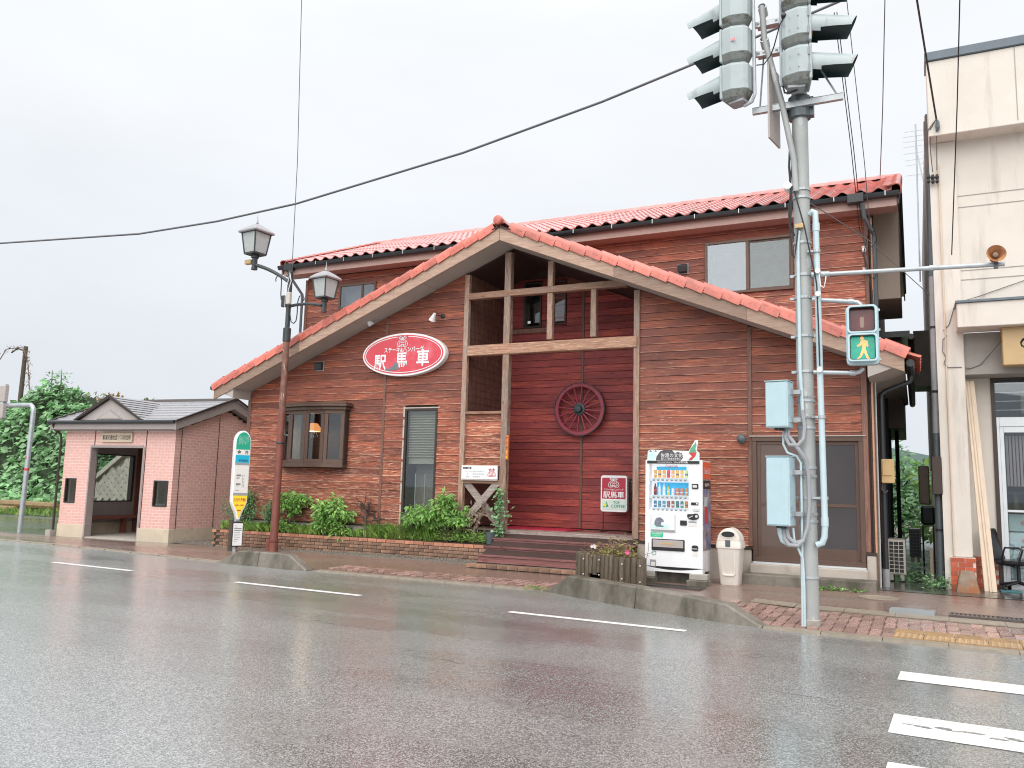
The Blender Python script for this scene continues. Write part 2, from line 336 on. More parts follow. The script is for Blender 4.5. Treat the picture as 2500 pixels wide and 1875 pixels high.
m_lot = wetground('wet_lot', (.09, .085, .082), (.16, .155, .15), .05, .3, .6, .3, .4, 90, (.25, 1, 1))
m_alley = wetground('wet_alley', (.035, .033, .03), (.13, .12, .105), .03, .3, .8, 1.6, .5, 60, (1, .6, 1))
m_earth = M('ground_earth', (.13, .13, .085), .8, .3, .4)
m_mark = M('road_paint', (.76, .755, .74), .35, .06, 12, dirt=(.20, .20, .20), dscale=11, dlo=.60, dhi=.72, dstretch=(.6, 1, 1))
m_kerb = M('kerb_concrete', (.30, .255, .20), .35, .15, 9, bump=.3, bscale=70)
m_drain = M('drain_grate', (.10, .09, .085), .3, .2, 20, metal=.4)

# ------------------------------------------------------------------ mesh builder
class MB:
    def __init__(s): s.v = []; s.f = []; s.m = []
    def poly(s, pts, m=0):
        i = len(s.v); s.v += [tuple(p) for p in pts]; s.f.append(tuple(range(i, i + len(pts)))); s.m.append(m); return s
    def add(s, vs, fs, m=0):
        i = len(s.v); s.v += [tuple(p) for p in vs]
        for f in fs: s.f.append(tuple(i + k for k in f)); s.m.append(m)
        return s
    def box(s, x0, x1, y0, y1, z0, z1, m=0, M4=None):
        vs = [(x, y, z) for z in (z0, z1) for y in (y0, y1) for x in (x0, x1)]
        if M4 is not None: vs = [tuple(M4 @ Vector(p)) for p in vs]
        return s.add(vs, [(0, 2, 3, 1), (4, 5, 7, 6), (0, 1, 5, 4), (2, 6, 7, 3), (0, 4, 6, 2), (1, 3, 7, 5)], m)
    def prism(s, pts, y0, y1, m=0):
        """pts (x,z) polygon extruded along y"""
        a = sum(pts[i][0] * pts[(i + 1) % len(pts)][1] - pts[(i + 1) % len(pts)][0] * pts[i][1] for i in range(len(pts)))
        if a < 0: pts = pts[::-1]
        n = len(pts); vs = [(x, y0, z) for x, z in pts] + [(x, y1, z) for x, z in pts]
        fs = [tuple(range(n)), tuple(range(2 * n - 1, n - 1, -1))] + [(i, i + n, (i + 1) % n + n, (i + 1) % n) for i in range(n)]
        return s.add(vs, fs, m)
    def prismz(s, pts, z0, z1, m=0):
        a = sum(pts[i][0] * pts[(i + 1) % len(pts)][1] - pts[(i + 1) % len(pts)][0] * pts[i][1] for i in range(len(pts)))
        if a < 0: pts = pts[::-1]
        n = len(pts); vs = [(x, y, z0) for x, y in pts] + [(x, y, z1) for x, y in pts]
        fs = [tuple(range(n - 1, -1, -1)), tuple(range(n, 2 * n))] + [(i, (i + 1) % n, (i + 1) % n + n, i + n) for i in range(n)]
        return s.add(vs, fs, m)
    def prismx(s, pts, x0, x1, m=0):
        """pts (y,z)"""
        b = MB().prismz(pts, x0, x1)
        return s.add([(z, x, y) for x, y, z in b.v], b.f, m)
    def tube(s, pts, r, n=8, m=0, cap=True):
        pts = [Vector(p) for p in pts]; k = len(pts)
        rs = r if isinstance(r, (list, tuple)) else [r] * k
        t = (pts[1] - pts[0]).normalized(); a = t.orthogonal().normalized()
        vs = []
        for i, p in enumerate(pts):
            if i == 0: d = (pts[1] - pts[0])
            elif i == k - 1: d = pts[i] - pts[i - 1]
            else: d = (pts[i + 1] - pts[i]).normalized() + (pts[i] - pts[i - 1]).normalized()
            if d.length < 1e-6: d = t
            d.normalize(); a = (a - d * a.dot(d)).normalized(); b = d.cross(a)
            for j in range(n):
                q = 2 * pi * j / n; vs.append(p + (a * cos(q) + b * sin(q)) * rs[i])
        fs = []
        for i in range(k - 1):
            for j in range(n): fs.append((i * n + j, i * n + (j + 1) % n, (i + 1) * n + (j + 1) % n, (i + 1) * n + j))
        if cap: fs += [tuple(range(n - 1, -1, -1)), tuple(range((k - 1) * n, k * n))]
        return s.add(vs, fs, m)
    def lathe(s, prof, c=(0, 0, 0), n=16, m=0, M4=None):
        vs = []
        for r, z in prof:
            for j in range(n):
                q = 2 * pi * j / n; p = Vector((r * cos(q), r * sin(q), z))
                vs.append(Vector(c) + (M4 @ p if M4 is not None else p))
        fs = [(i * n + j, i * n + (j + 1) % n, (i + 1) * n + (j + 1) % n, (i + 1) * n + j) for i in range(len(prof) - 1) for j in range(n)]
        k = len(prof); fs += [tuple(range(n - 1, -1, -1)), tuple(range((k - 1) * n, k * n))]
        return s.add(vs, fs, m)
    def xf(s, M4): s.v = [tuple(M4 @ Vector(p)) for p in s.v]; return s
    def join(s, o, M4=None):
        return s.add([tuple(M4 @ Vector(p)) for p in o.v] if M4 is not None else o.v, o.f, 0)
    def mesh(s, name, mats, off=(0, 0, 0), smooth=False):
        me = bpy.data.meshes.new(name); o = Vector(off)
        me.from_pydata([(p[0] - o[0], p[1] - o[1], p[2] - o[2]) for p in s.v], [], s.f)
        mats = mats if isinstance(mats, (list, tuple)) else [mats]
        for q in mats: me.materials.append(q)
        if len(mats) > 1: me.polygons.foreach_set('material_index', s.m)
        if smooth:
            me.polygons.foreach_set('use_smooth', [True] * len(me.polygons))
            me.set_sharp_from_angle(angle=R(38))
        me.update(); return me
OFF = {}
def tag(o, label=None, cat=None, group=None, kind=None):
    if label: o['label'] = label
    if cat: o['category'] = cat
    if group: o['group'] = group
    if kind: o['kind'] = kind
    return o
def thing(name, label, cat, loc, group=None):
    o = bpy.data.objects.new(name, None); COL.objects.link(o); o.location = loc; o.empty_display_size = .1
    OFF[o.name] = Vector(loc); return tag(o, label, cat, group)
def B(name, mb, mat, parent=None, loc=None, smooth=False, bevel=0, kind=None, label=None, seg=1):
    """mb in world coordinates -> ONE mesh object (a part when parent is given)"""
    po = OFF[parent.name] if parent is not None else Vector((0, 0, 0))
    o_ = Vector(loc) if loc is not None else po
    o = bpy.data.objects.new(name, mb.mesh(name, mat, o_, smooth)); COL.objects.link(o)
    if parent is not None: o.parent = parent
    o.location = o_ - po; OFF[o.name] = o_
    if bevel:
        md = o.modifiers.new('bevel', 'BEVEL'); md.width = bevel; md.segments = seg; md.limit_method = 'ANGLE'; md.angle_limit = R(35)
    if kind: o['kind'] = kind
    if label: o['label'] = label
    return o
def inst(name, mesh, parent, M4):
    """part that shares mesh data, world matrix M4"""
    o = bpy.data.objects.new(name, mesh); COL.objects.link(o); o.parent = parent
    o.matrix_local = Matrix.Translation(-OFF[parent.name]) @ M4 if parent is not None else M4
    return o
def struct(name, mb, mat, parent=None, **k): return B(name, mb, mat, parent, kind='structure', **k)
T = Matrix.Translation
def RZ(a): return Matrix.Rotation(a, 4, 'Z')
def RX(a): return Matrix.Rotation(a, 4, 'X')
def RY(a): return Matrix.Rotation(a, 4, 'Y')
def rbox(x0, x1, y0, y1, z0, z1): return MB().box(x0, x1, y0, y1, z0, z1)
def rrect(x0, x1, z0, z1, r, n=4):
    p = []
    for cx, cz, a in ((x1 - r, z0 + r, -90), (x1 - r, z1 - r, 0), (x0 + r, z1 - r, 90), (x0 + r, z0 + r, 180)):
        for i in range(n + 1): q = R(a + 90 * i / n); p.append((cx + r * cos(q), cz + r * sin(q)))
    return p
def ellipse(cx, cz, a, b, n=48): return [(cx + a * cos(2 * pi * i / n), cz + b * sin(2 * pi * i / n)) for i in range(n)]
def ring(outer, inner, y0, y1):
    n = len(outer); vs = [(x, y0, z) for x, z in outer] + [(x, y0, z) for x, z in inner] + [(x, y1, z) for x, z in outer] + [(x, y1, z) for x, z in inner]
    fs = []
    for i in range(n):
        j = (i + 1) % n
        fs += [(i, j, n + j, n + i), (2 * n + i, 3 * n + i, 3 * n + j, 2 * n + j), (i, 2 * n + i, 2 * n + j, j), (n + i, n + j, 3 * n + j, 3 * n + i)]
    return MB().add(vs, fs)
def strokes(lines, w, y, M4=None):
    mb = MB()
    for ln in lines:
        for a, b in zip(ln, ln[1:]):
            a = Vector(a); b = Vector(b); d = (b - a)
            if d.length < 1e-6: continue
            d.normalize(); nrm = Vector((-d.y, d.x)) * w / 2; e = d * w * .35
            pts = [a - e - nrm, b + e - nrm, b + e + nrm, a - e + nrm]
            mb.poly([(p.x, y, p.y) for p in pts])
    if M4 is not None: mb.xf(M4)
    return mb
def text(body, cx, cz, y, w, h, mat, parent, bold=0, M4=None, name='lettering', shear=0, label=None):
    """flat lettering facing -Y, fitted to w x h metres, centred at (cx, y, cz); M4 maps local to world"""
    cu = bpy.data.curves.new('t', 'FONT'); cu.body = body; cu.align_x = 'CENTER'; cu.align_y = 'CENTER'; cu.offset = bold; cu.resolution_u = 2; cu.shear = shear
    cu.space_line = .85
    ob = bpy.data.objects.new('t', cu); COL.objects.link(ob)
    dg = bpy.context.evaluated_depsgraph_get(); dg.update()
    me = bpy.data.meshes.new_from_object(ob.evaluated_get(dg))
    bpy.data.objects.remove(ob); bpy.data.curves.remove(cu)
    xs = [v.co.x for v in me.vertices]; ys = [v.co.y for v in me.vertices]
    mb = MB()
    if xs:
        x0, x1, y0, y1 = min(xs), max(xs), min(ys), max(ys)
        sx = w / max(1e-6, x1 - x0); sy = h / max(1e-6, y1 - y0)
        mb.v = [(cx + (v.co.x - (x0 + x1) / 2) * sx, y, cz + (v.co.y - (y0 + y1) / 2) * sy) for v in me.vertices]
        mb.f = [tuple(p.vertices) for p in me.polygons]; mb.m = [0] * len(mb.f)
    bpy.data.meshes.remove(me)
    if M4 is not None: mb.xf(M4)
    return B(name, mb, mat, parent)
def bull(cx, cz, s, y, w, mat, parent, M4=None):
    P = [[(-.42, .95), (-.5, .75), (-.3, .62)], [(.42, .95), (.5, .75), (.3, .62)], [(-.42, .95), (-.25, .62)], [(.42, .95), (.25, .62)],
         [(-.75, .66), (-.45, .6), (-.5, .42), (-.75, .66)], [(.75, .66), (.45, .6), (.5, .42), (.75, .66)],
         [(-.42, .62), (.42, .62), (.42, .28), (-.42, .28), (-.42, .62)], [(-.25, .5), (-.12, .5)], [(.12, .5), (.25, .5)], [(0, .5), (0, .36)],
         [(-.42, .28), (-.55, .05), (-.4, -.12), (.4, -.12), (.55, .05), (.42, .28)], [(-.25, .08), (-.1, .08)], [(.1, .08), (.25, .08)],
         [(-.5, .2), (-.85, -.1), (-.98, -.55), (-.8, -.78), (-.3, -.8)], [(.5, .2), (.85, -.1), (.98, -.55), (.8, -.78), (.3, -.8)],
         [(-.55, -.2), (-.65, -.55), (-.3, -.6)], [(.55, -.2), (.65, -.55), (.3, -.6)],
         [(-.3, -.8), (-.15, -.35), (0, -.6), (.15, -.35), (.3, -.8), (0, -.7), (-.3, -.8)]]
    return B('bull_emblem', strokes([[(cx + px * s, cz + pz * s) for px, pz in ln] for ln in P], w, y, M4), mat, parent)
def ss(t): t = max(0, min(1, t)); return t * t * (3 - 2 * t)
def zg(x, y): return .06 * ss((y - 10.6) / 2.6) * ss((x + 15) / 4)

# ================================================================== SETTING
RA = -0.0458285
def rd(x, y, z=0): return (cos(RA) * x - sin(RA) * y, sin(RA) * x + cos(RA) * y, z)
def interp(x, tab):
    for (a, b), (c, d) in zip(tab, tab[1:]):
        if x <= c: return b + (d - b) * (x - a) / (c - a)
    return tab[-1][1]
KT = [(-60, 14.0), (-26, 12.62), (-16, 12.12), (-11.6, 11.66), (-9.4, 11.58), (-5.0, 11.5), (-3.33, 10.72), (-1.65, 10.02), (0, 9.95), (12, 9.4)]
def yk(x): return interp(x, KT)
struct('ground', MB().poly([(-900, -900, -.03), (900, -900, -.03), (900, 900, -.03), (-900, 900, -.03)]), m_earth)
road = struct('road', MB().poly([rd(-120, -14), rd(60, -14), rd(60, 15), rd(-120, 15)]), m_asphalt)
struct('parking_lot', MB().poly([(-70, 12.3, .006), (-13.2, 12.3, .006), (-13.2, 23, .006), (-29, 20.2, .006), (-70, 19, .006)]), m_lot)
sb = MB(); X = [-60 + i for i in range(34)] + [-26 + .5 * i for i in range(66)]
for a, b in zip(X, X[1:]):
    back = 16.5 if a >= -15.6 else 13.75
    for k in range(12):
        def P(x, q): y = yk(x) + (back - yk(x)) * q / 12; return (x, y, zg(x, y) + .012)
        sb.poly([P(a, k), P(b, k), P(b, k + 1), P(a, k + 1)])
    sb.poly([(a, yk(a), -.01), (b, yk(b), -.01), P(b, 0), P(a, 0)])
walk = struct('pavement', sb, m_walk)
struct('alley', MB().poly([(-.75, 14.3, .078), (6, 14.3, .078), (6, 16.6, .078), (.4, 16.6, .078), (.4, 34, .078), (-.75, 34, .078)]), m_alley)
# lane dashes and crossing
for x0, x1 in ((-14.09, -11.98), (-9.62, -7.25), (-4.95, -2.74)):
    struct('lane_dash', MB().poly([rd(x0, 8.99, .004), rd(x1, 8.99, .004), rd(x1, 9.11, .004), rd(x0, 9.11, .004)]), m_mark, road)
for bands in (((7.80, 8.18, -.56),), ((6.04, 6.58, -.50),), ((4.88, 5.39, -.45),), ((3.8, 4.3, -.42),)):
    mb = MB()
    for y0, y1, xa in bands:
        n = 40; up = []; dn = []
        for i in range(n + 1):
            x = xa + (5 - xa) * i / n; j = .012
            up.append(rd(x, y1 + random.uniform(-j, j) * (1 if len(bands) > 1 else .4), .004)); dn.append(rd(x, y0 + random.uniform(-j, j) * (1.4 if len(bands) > 1 else .4), .004))
        for i in range(n): mb.poly([dn[i], dn[i + 1], up[i + 1], up[i]])
    struct('crossing_stripe', mb, m_mark, road)
for i in range(70):
    x = -.42 + 5.2 * (i / 70) + random.uniform(-.04, .04); y = 6.31 + random.gauss(0, .022); a = random.uniform(.03, .10); b = random.uniform(.008, .032)
    struct('worn_patch', MB().poly([rd(x + a * cos(q * pi / 4) * random.uniform(.6, 1.1), y + b * sin(q * pi / 4) * random.uniform(.6, 1.1), .0062 + i * .00001) for q in range(8)]), m_asphalt, road)
for cx_, cy_, L_ in ((-4.6, 6.2, .9), (-1.35, 6.75, .7), (-6.5, 7.1, 1.2)):
    mb = MB(); p = [(cx_ + L_ * i / 12, cy_ + .03 * mnoise.noise(Vector((cx_ + i * .4, 3, 1))) * 3, .0025) for i in range(13)]
    for a, b in zip(p, p[1:]):
        w = random.uniform(.001, .0045); mb.poly([(a[0], a[1] - w, a[2]), (b[0], b[1] - w, b[2]), (b[0], b[1] + w, b[2]), (a[0], a[1] + w, a[2])])
    struct('road_crack', mb.xf(RZ(RA)), m_ink, road)
# flush kerb with grooves at the right
kb = MB()
for i in range(9):
    x0, x1 = -1.62 + i * .62, -1.62 + i * .62 + .612
    y0, y1 = yk(x0), yk(x1)
    for k in range(3): kb.prismz([(x0, y0 - .16 + k * .055), (x1, y1 - .16 + k * .055), (x1, y1 - .16 + k * .055 + .042), (x0, y0 - .16 + k * .055 + .042)], 0, .022)
struct('kerb', kb, m_kerb, walk)
kb = MB()
for x0 in [-26 + i * .9 for i in range(16)] + [-9.3 + i * .86 for i in range(5)]:
    x1 = x0 + .85; kb.prismz([(x0, yk(x0) - .12), (x1, yk(x1) - .12), (x1, yk(x1) + .03), (x0, yk(x0) + .03)], 0, .02)
struct('kerb', kb, m_kerb, walk)
# clay pavers: the nearest as pieces of their own, the rest joined
pv = []
def paver_zone(x0, x1, d0, d1, w=.13, L=.40):
    n = int((x1 - x0) / w)
    for i in range(n):
        x = x0 + (i + .5) * w; y = yk(x) + d0 - (i % 2) * L * .5
        while y < yk(x) + d1:
            a, b = max(y, yk(x) + d0), min(y + L, yk(x) + d1)
            if b - a > .08: pv.append((x, (a + b) / 2, w - .018, b - a - .02))
            y += L
paver_zone(-2.35, 2.6, .08, 1.55); paver_zone(-9.2, -5.0, .08, .62); paver_zone(-5.0, -2.35, .30, 1.2)
pv = [p for p in pv if not (p[0] > -.3 and p[1] < yk(p[0]) + .66)]
pv.sort(key=lambda p: -(p[3] * p[2]) / p[1] ** 3)
unit = MB().box(-.5, .5, -.5, .5, 0, 1).mesh('paver', m_paver)
rest = MB()
for i, (x, y, w, l) in enumerate(pv):
    h = .014 + random.uniform(-.003, .004); A = T((x, y, zg(x, y) + .010)) @ RZ(RA + random.uniform(-.012, .012)) @ Matrix.Diagonal((w, l, h, 1))
    if i < 300: tag(inst('paver', unit, walk, A), kind='structure')
    else: rest.join(MB().box(-.5, .5, -.5, .5, 0, 1), A)
if rest.v: B('paver_field', rest, m_paver, walk, kind='stuff')
tl = MB().box(-.147, .147, -.147, .147, 0, .016)
for a in range(5):
    for b in range(5): tl.lathe([(.021, .016), (.013, .024)], (-.116 + a * .058, -.116 + b * .058, 0), 6)
tl2 = MB().box(-.147, .147, -.147, .147, 0, .016)
for a in range(4): tl2.box(-.13, .13, -.125 + a * .067, -.095 + a * .067, .016, .024)
tls = [tl.mesh('tactile_tile', m_tactile), tl2.mesh('tactile_tile', m_tactile)]
for i in range(10):
    for k in range(2):
        x = -.14 + i * .302; y = yk(x) + .22 + k * .302
        tag(inst('tactile_tile', tls[0 if (i > 3 or k == 0) else 1], walk, T((x, y, zg(x, y) + .01)) @ RZ(RA)), kind='structure')
# gutter band, grates, covers
gb = MB()
for i in range(10):
    x0 = -2.1 + i * .6; x1 = x0 + .592
    gb.prismz([(x0, yk(x0) + 1.62), (x1, yk(x1) + 1.62), (x1, yk(x1) + 1.98), (x0, yk(x0) + 1.98)], zg(x0, yk(x0) + 1.8) + .008, zg(x0, yk(x0) + 1.8) + .020)
struct('gutter_slab', gb, m_kerb, walk)
def grate(x0, y0, x1, y1, w, n, name='drain_grate'):
    d = Vector((x1 - x0, y1 - y0, 0)); L = d.length; d.normalize(); q = Vector((-d.y, d.x, 0)); z = zg(x0, y0) + .023
    mb = MB()
    for i in range(n + 1):
        c = Vector((x0, y0, z)) + d * L * i / n
        M4 = Matrix(((d.x, q.x, 0, c.x), (d.y, q.y, 0, c.y), (0, 0, 1, c.z), (0, 0, 0, 1)))
        mb.box(-.012, .012, -w / 2, w / 2, -.02, .006, M4=M4)
    for s in (-1, 1):
        M4 = Matrix(((d.x, q.x, 0, x0), (d.y, q.y, 0, y0), (0, 0, 1, z), (0, 0, 0, 1)))
        mb.box(0, L, s * w / 2 - .012, s * w / 2 + .012, -.02, .008, M4=M4)
    tag(B(name, mb, m_drain, walk), kind='structure')
grate(-3.85, 12.72, -2.95, 12.62, .28, 22); grate(.32, 12.1, 2.6, 11.98, .26, 46)
tag(B('cover_plate', MB().prismz([(-.36, 12.2), (.16, 12.17), (.14, 11.86), (-.38, 11.89)], .04, .082), m_downpl, walk), kind='structure')
tag(B('manhole_cover', MB().lathe([(.27, .0), (.27, .012), (.22, .014), (.21, .008)], (-.55, 13.2, zg(-.55, 13.2) + .012), 28), m_kerb, walk), kind='structure')
# grass, edging logs, bank, retaining wall
def leaves(name, pts, mat, parent=None, size=.05, droop=.5, kind='stuff', aspect=.5, jitter=.45, up=None):
    """pts: (pos, outward dir) -> folded diamond leaves"""
    mb = MB()
    for p, d in pts:
        s = size * random.uniform(1 - jitter, 1 + jitter)
        d = Vector(d) + Vector((random.gauss(0, .45), random.gauss(0, .45), random.gauss(0, .35) - droop * .5))
        if d.length < 1e-4: d = Vector((0, -1, 0))
        d.normalize(); n = Vector((random.gauss(0, .4), random.gauss(0, .4) - .45, 1)) if up is None else Vector(up) + Vector((random.gauss(0, .45), random.gauss(0, .45), random.gauss(0, .45)))
        sd = d.cross(n)
        if sd.length < 1e-4: continue
        sd.normalize(); n = sd.cross(d); p = Vector(p); w = sd * s * aspect * .5
        a = p; b = p + d * s * .45 + w + n * s * .08; c = p + d * s - n * s * .12; e = p + d * s * .45 - w + n * s * .08
        mb.add([a, b, c, e], [(0, 1, 2), (0, 2, 3)])
    return B(name, mb, mat, parent, kind=kind)
gm = MB()
for i in range(7000):
    x = random.uniform(-46, -14.5); y0 = 19.6 + max(0, (x + 34) * .06); y = random.uniform(y0, 26.5)
    if x > -20 and y < 23: continue
    h = random.uniform(.08, .30); a = random.uniform(0, 2 * pi); w = .05
    z = .03 + max(0, (y - 22)) * .05
    t = Vector((random.gauss(0, .12), random.gauss(0, .12), h))
    gm.add([(x - cos(a) * w, y - sin(a) * w, z), (x + cos(a) * w, y + sin(a) * w, z), (x + t.x, y + t.y, z + h)], [(0, 1, 2)])
tag(B('grass', gm, m_grass, None, kind='stuff'), 'rough green and yellowing grass on the verge beyond the wet lot', 'grass')
struct('grass_verge', MB().poly([(-70, 19, .01), (-29, 20.1, .012), (-13, 22.6, .01), (-13, 27, .25), (-70, 27, .25)]), m_bank)
for i, (xa, ya, xb, yb, z) in enumerate(((-42, 21.6, -36.5, 21.75, .30), (-36.4, 21.75, -31, 21.9, .30), (-38, 21.3, -33, 21.5, .1))):
    tag(B('edging_log', MB().tube([(xa, ya, z), ((xa + xb) / 2, (ya + yb) / 2, z + .02), (xb, yb, z)], [.15, .16, .14], 8), m_brownlog, smooth=True),
        ['weathered brown log edging the grass, nearer the left picture edge', 'weathered brown log edging the grass, just left of the bus shelter', 'lower brown log lying in front of the grass edging'][i], 'log', 'logs edging the grass verge')
def bankh(x, y):
    """height of the creeper covered bank"""
    t = ss((y - 25.2) / 4.2); top = 4.9 + .55 * sin(x * .55) + .45 * sin(x * 1.3 + 1) + .3 * sin(x * 2.9)
    top *= .55 + .45 * ss((x + 60) / 14); top *= 1 - .80 * ss((x + 40.0) / 5.0)
    return .15 + top * t
bm_ = MB(); xs = [-72 + .8 * i for i in range(62)]; ys = [25 + .45 * j for j in range(16)]
for a, b in zip(xs, xs[1:]):
    for c, d in zip(ys, ys[1:]):
        bm_.poly([(a, c, bankh(a, c)), (b, c, bankh(b, c)), (b, d, bankh(b, d)), (a, d, bankh(a, d))])
struct('bank', bm_, m_bank)
pts = []
for i in range(15000):
    x = random.uniform(-70, -30); y = 25.1 + 6.5 * random.random() ** 1.3
    if x < -52 and random.random() < .6: continue
    lump = mnoise.noise(Vector((x * .7, y * 1.1, 3))); z = bankh(x, y)
    if z < .3 and random.random() < .5: continue
    dd = .55 * abs(lump) + random.random() * .25
    pts.append(((x, y - dd * .8, z + dd * .6), (random.gauss(0, .5), -1, .1)))
for i in range(2600):
    x = random.uniform(-66, -36); y = random.uniform(28.6, 31); k = mnoise.noise(Vector((x * .9, 7, 1)))
    if k < -.05: continue
    pts.append(((x, y, bankh(x, 30) + random.random() * .9 * (k + .15)), (random.gauss(0, .6), -1, .4)))
tag(leaves('creeper_bank', pts, m_leaf3, None, .32, .8, aspect=.85, up=(0, -.8, .8)), 'dense green creeper leaves smothering the bank behind the lot', 'creeper')
# retaining wall with diagonal blocks, seen through the shelter
rw = thing('retaining_wall', 'pale block retaining wall with diagonal pattern seen through the shelter window', 'retaining wall', (-30, 24.6, 0))
B('wall_face', MB().prism([(-33.2, 0), (-25, 0), (-25, 3.4), (-29.0, 3.4), (-30.6, 2.55), (-32.3, 1.45), (-33.2, .9)], 24.7, 25.3), m_blockj, rw)
B('coping', MB().prism([(-33.3, .85), (-32.3, 1.40), (-30.6, 2.50), (-29.0, 3.35), (-25, 3.35), (-25, 3.5), (-29.05, 3.5), (-30.7, 2.66), (-32.4, 1.56), (-33.3, 1.0)], 24.5, 25.3), m_block, rw)
blk = MB().box(-.195, .195, -.05, .05, -.105, .105).mesh('block', m_block)
k = 0
for i in range(-9, 12):
    for j in range(-9, 12):
        for q in (0, 1):
            u, v = i * .44 + q * .22, j * .44 + q * .22
            a = R(45) if q == 0 else R(-45)
            x = -29.6 + u; z = 1.8 + v * .78
            lim = interp(x, [(-33.2, .75), (-32.3, 1.3), (-30.6, 2.4), (-29, 3.2), (-20, 3.2)])
            if -32.9 < x < -25.6 and .5 < z < lim - .1 and k < 290:
                inst('block', blk, rw, T((x, 24.66, z)) @ RY(a)); k += 1

# ================================================================== far left
def tree(name, label, cat, x, y, h, cr, mat, n, leaf, group=None, squash=.75, lean=0):
    t = thing(name, label, cat, (x, y, 0), group)
    top = h - cr * squash
    b = MB().tube([(x, y, -.1), (x + lean * .3, y, top * .5), (x + lean, y, top)], [.05 * h * .5, .035 * h * .5, .02 * h * .5], 8)
    for i in range(6):
        a = random.uniform(0, 2 * pi); L = cr * random.uniform(.6, .95); z0 = top * random.uniform(.6, 1)
        b.tube([(x + lean * .8, y, z0), (x + lean + cos(a) * L * .5, y + sin(a) * L * .5, z0 + L * .35), (x + lean + cos(a) * L, y + sin(a) * L, z0 + L * .6)], [.012 * h, .008 * h, .003 * h], 6)
    B('trunk', b, m_trunk, t, smooth=True)
    cl = [(Vector((random.gauss(0, .42), random.gauss(0, .42), random.gauss(0, .38))), random.uniform(.25, .5)) for _ in range(16)]
    pts = []
    for i in range(n):
        c, r = random.choice(cl); d = Vector((random.gauss(0, 1), random.gauss(0, 1), random.gauss(0, 1))).normalized()
        p = c + d * r * (random.random() ** .4)
        if p.length > 1.15: continue
        pts.append(((x + lean + p.x * cr, y + p.y * cr, h - cr * squash + p.z * cr * squash), d))
    leaves('crown', pts, mat, t, leaf, .5, aspect=.6)
    return t
tree('autumn_tree', 'bushy tree with orange and green leaves showing above the shelter roof', 'tree', -43.4, 34, 7.3, 2.7, m_leaf_or, 4200, .26)
vp = thing('utility_pole', 'old utility pole with creeper hanging off its top behind the bank', 'pole', (-47.4, 30.5, 0))
B('pole', MB().tube([(-47.4, 30.5, 0), (-47.3, 30.5, 9.1)], [.16, .12], 10), m_trunk, vp, smooth=True)
B('crossarm', MB().tube([(-48.6, 30.5, 8.8), (-47.9, 30.4, 9.0), (-47.0, 30.4, 8.75)], .05, 6), m_trunk, vp)
pts = []
for i in range(190):
    t = random.random(); x = -46.9 + .75 * t + random.gauss(0, .13); pts.append(((x, 30.4, 8.9 - 4.2 * t + random.gauss(0, .1)), (random.gauss(0, 1), -.5, -.4)))
for i in range(50): a = random.random(); pts.append(((-49.4 + 2.2 * a + random.gauss(0, .12), 30.4, 8.75 + .35 * sin(a * 3) + random.gauss(0, .12)), (random.gauss(0, 1), -.5, 0)))
leaves('creeper', pts, m_drytwig, vp, .14, .5, aspect=.45)
B('creeper_stem', MB().tube([(-49.5, 30.4, 8.4), (-49, 30.4, 9), (-47.4, 30.35, 9.05), (-46.9, 30.4, 8.4), (-46.3, 30.4, 6), (-46.1, 30.4, 4.5)], .03, 5), m_drytwig, vp)
tag(B('far_pole', MB().tube([(-49.1, 34, 0), (-49.1, 34, 7.25)], [.14, .12], 8), m_trunk, None, (-49.1, 34, 0), smooth=True), 'short bare wooden pole poking above the creepers', 'pole')
pts = []
st = []
for bx in (-43.4, -42.6):
    st.append(MB().tube([(bx, 29.6, 4.2), (bx + .1, 29.6, 6.5), (bx + .05, 29.6, 7.4)], [.05, .035, .012], 6))
    for i in range(240):
        t = random.random(); pts.append(((bx + .08 + random.gauss(0, .30 * (1 - t) + .12), 29.6 + random.gauss(0, .2), 4.8 + 2.4 * t), (random.gauss(0, 1), random.gauss(0, 1), .3)))
t = thing('sapling', 'spindly sapling standing out of the creepers left of the shelter', 'sapling', (-43, 29.6, 4.6)); [B('stem', q_, m_trunk, t) for q_ in st]; leaves('foliage', pts, m_leaf3, t, .2, .4)
lp = thing('sign_post', 'grey bent pipe post with red bands and a boxed road sign', 'sign post', (-21.5, 14.2, 0))
q = [(-21.5, 14.2, 0), (-21.42, 14.2, 3.2)] + [(-21.42 - .17 * (1 - cos(R(a))), 14.2, 3.2 + .2 * sin(R(a))) for a in (25, 50, 75, 90)] + [(-23.6, 14.2, 3.42)]
B('post', MB().tube(q, .062, 12), m_grey, lp, smooth=True)
for z in (1.66, 1.98): B('red_band', MB().lathe([(.066, z - .03), (.066, z + .03)], (-21.46, 14.2, 0), 12), m_inkred, lp, smooth=True)
B('sign_box', rbox(-23.4, -22.52, 14.05, 14.16, 3.05, 3.45), m_shlight, lp, bevel=.01)
B('sign_box', rbox(-23.4, -22.50, 14.05, 14.16, 3.50, 3.95), m_shlight, lp, bevel=.01)
B('bracket', rbox(-22.72, -22.66, 14.16, 14.24, 3.0, 4.0), m_grey, lp)

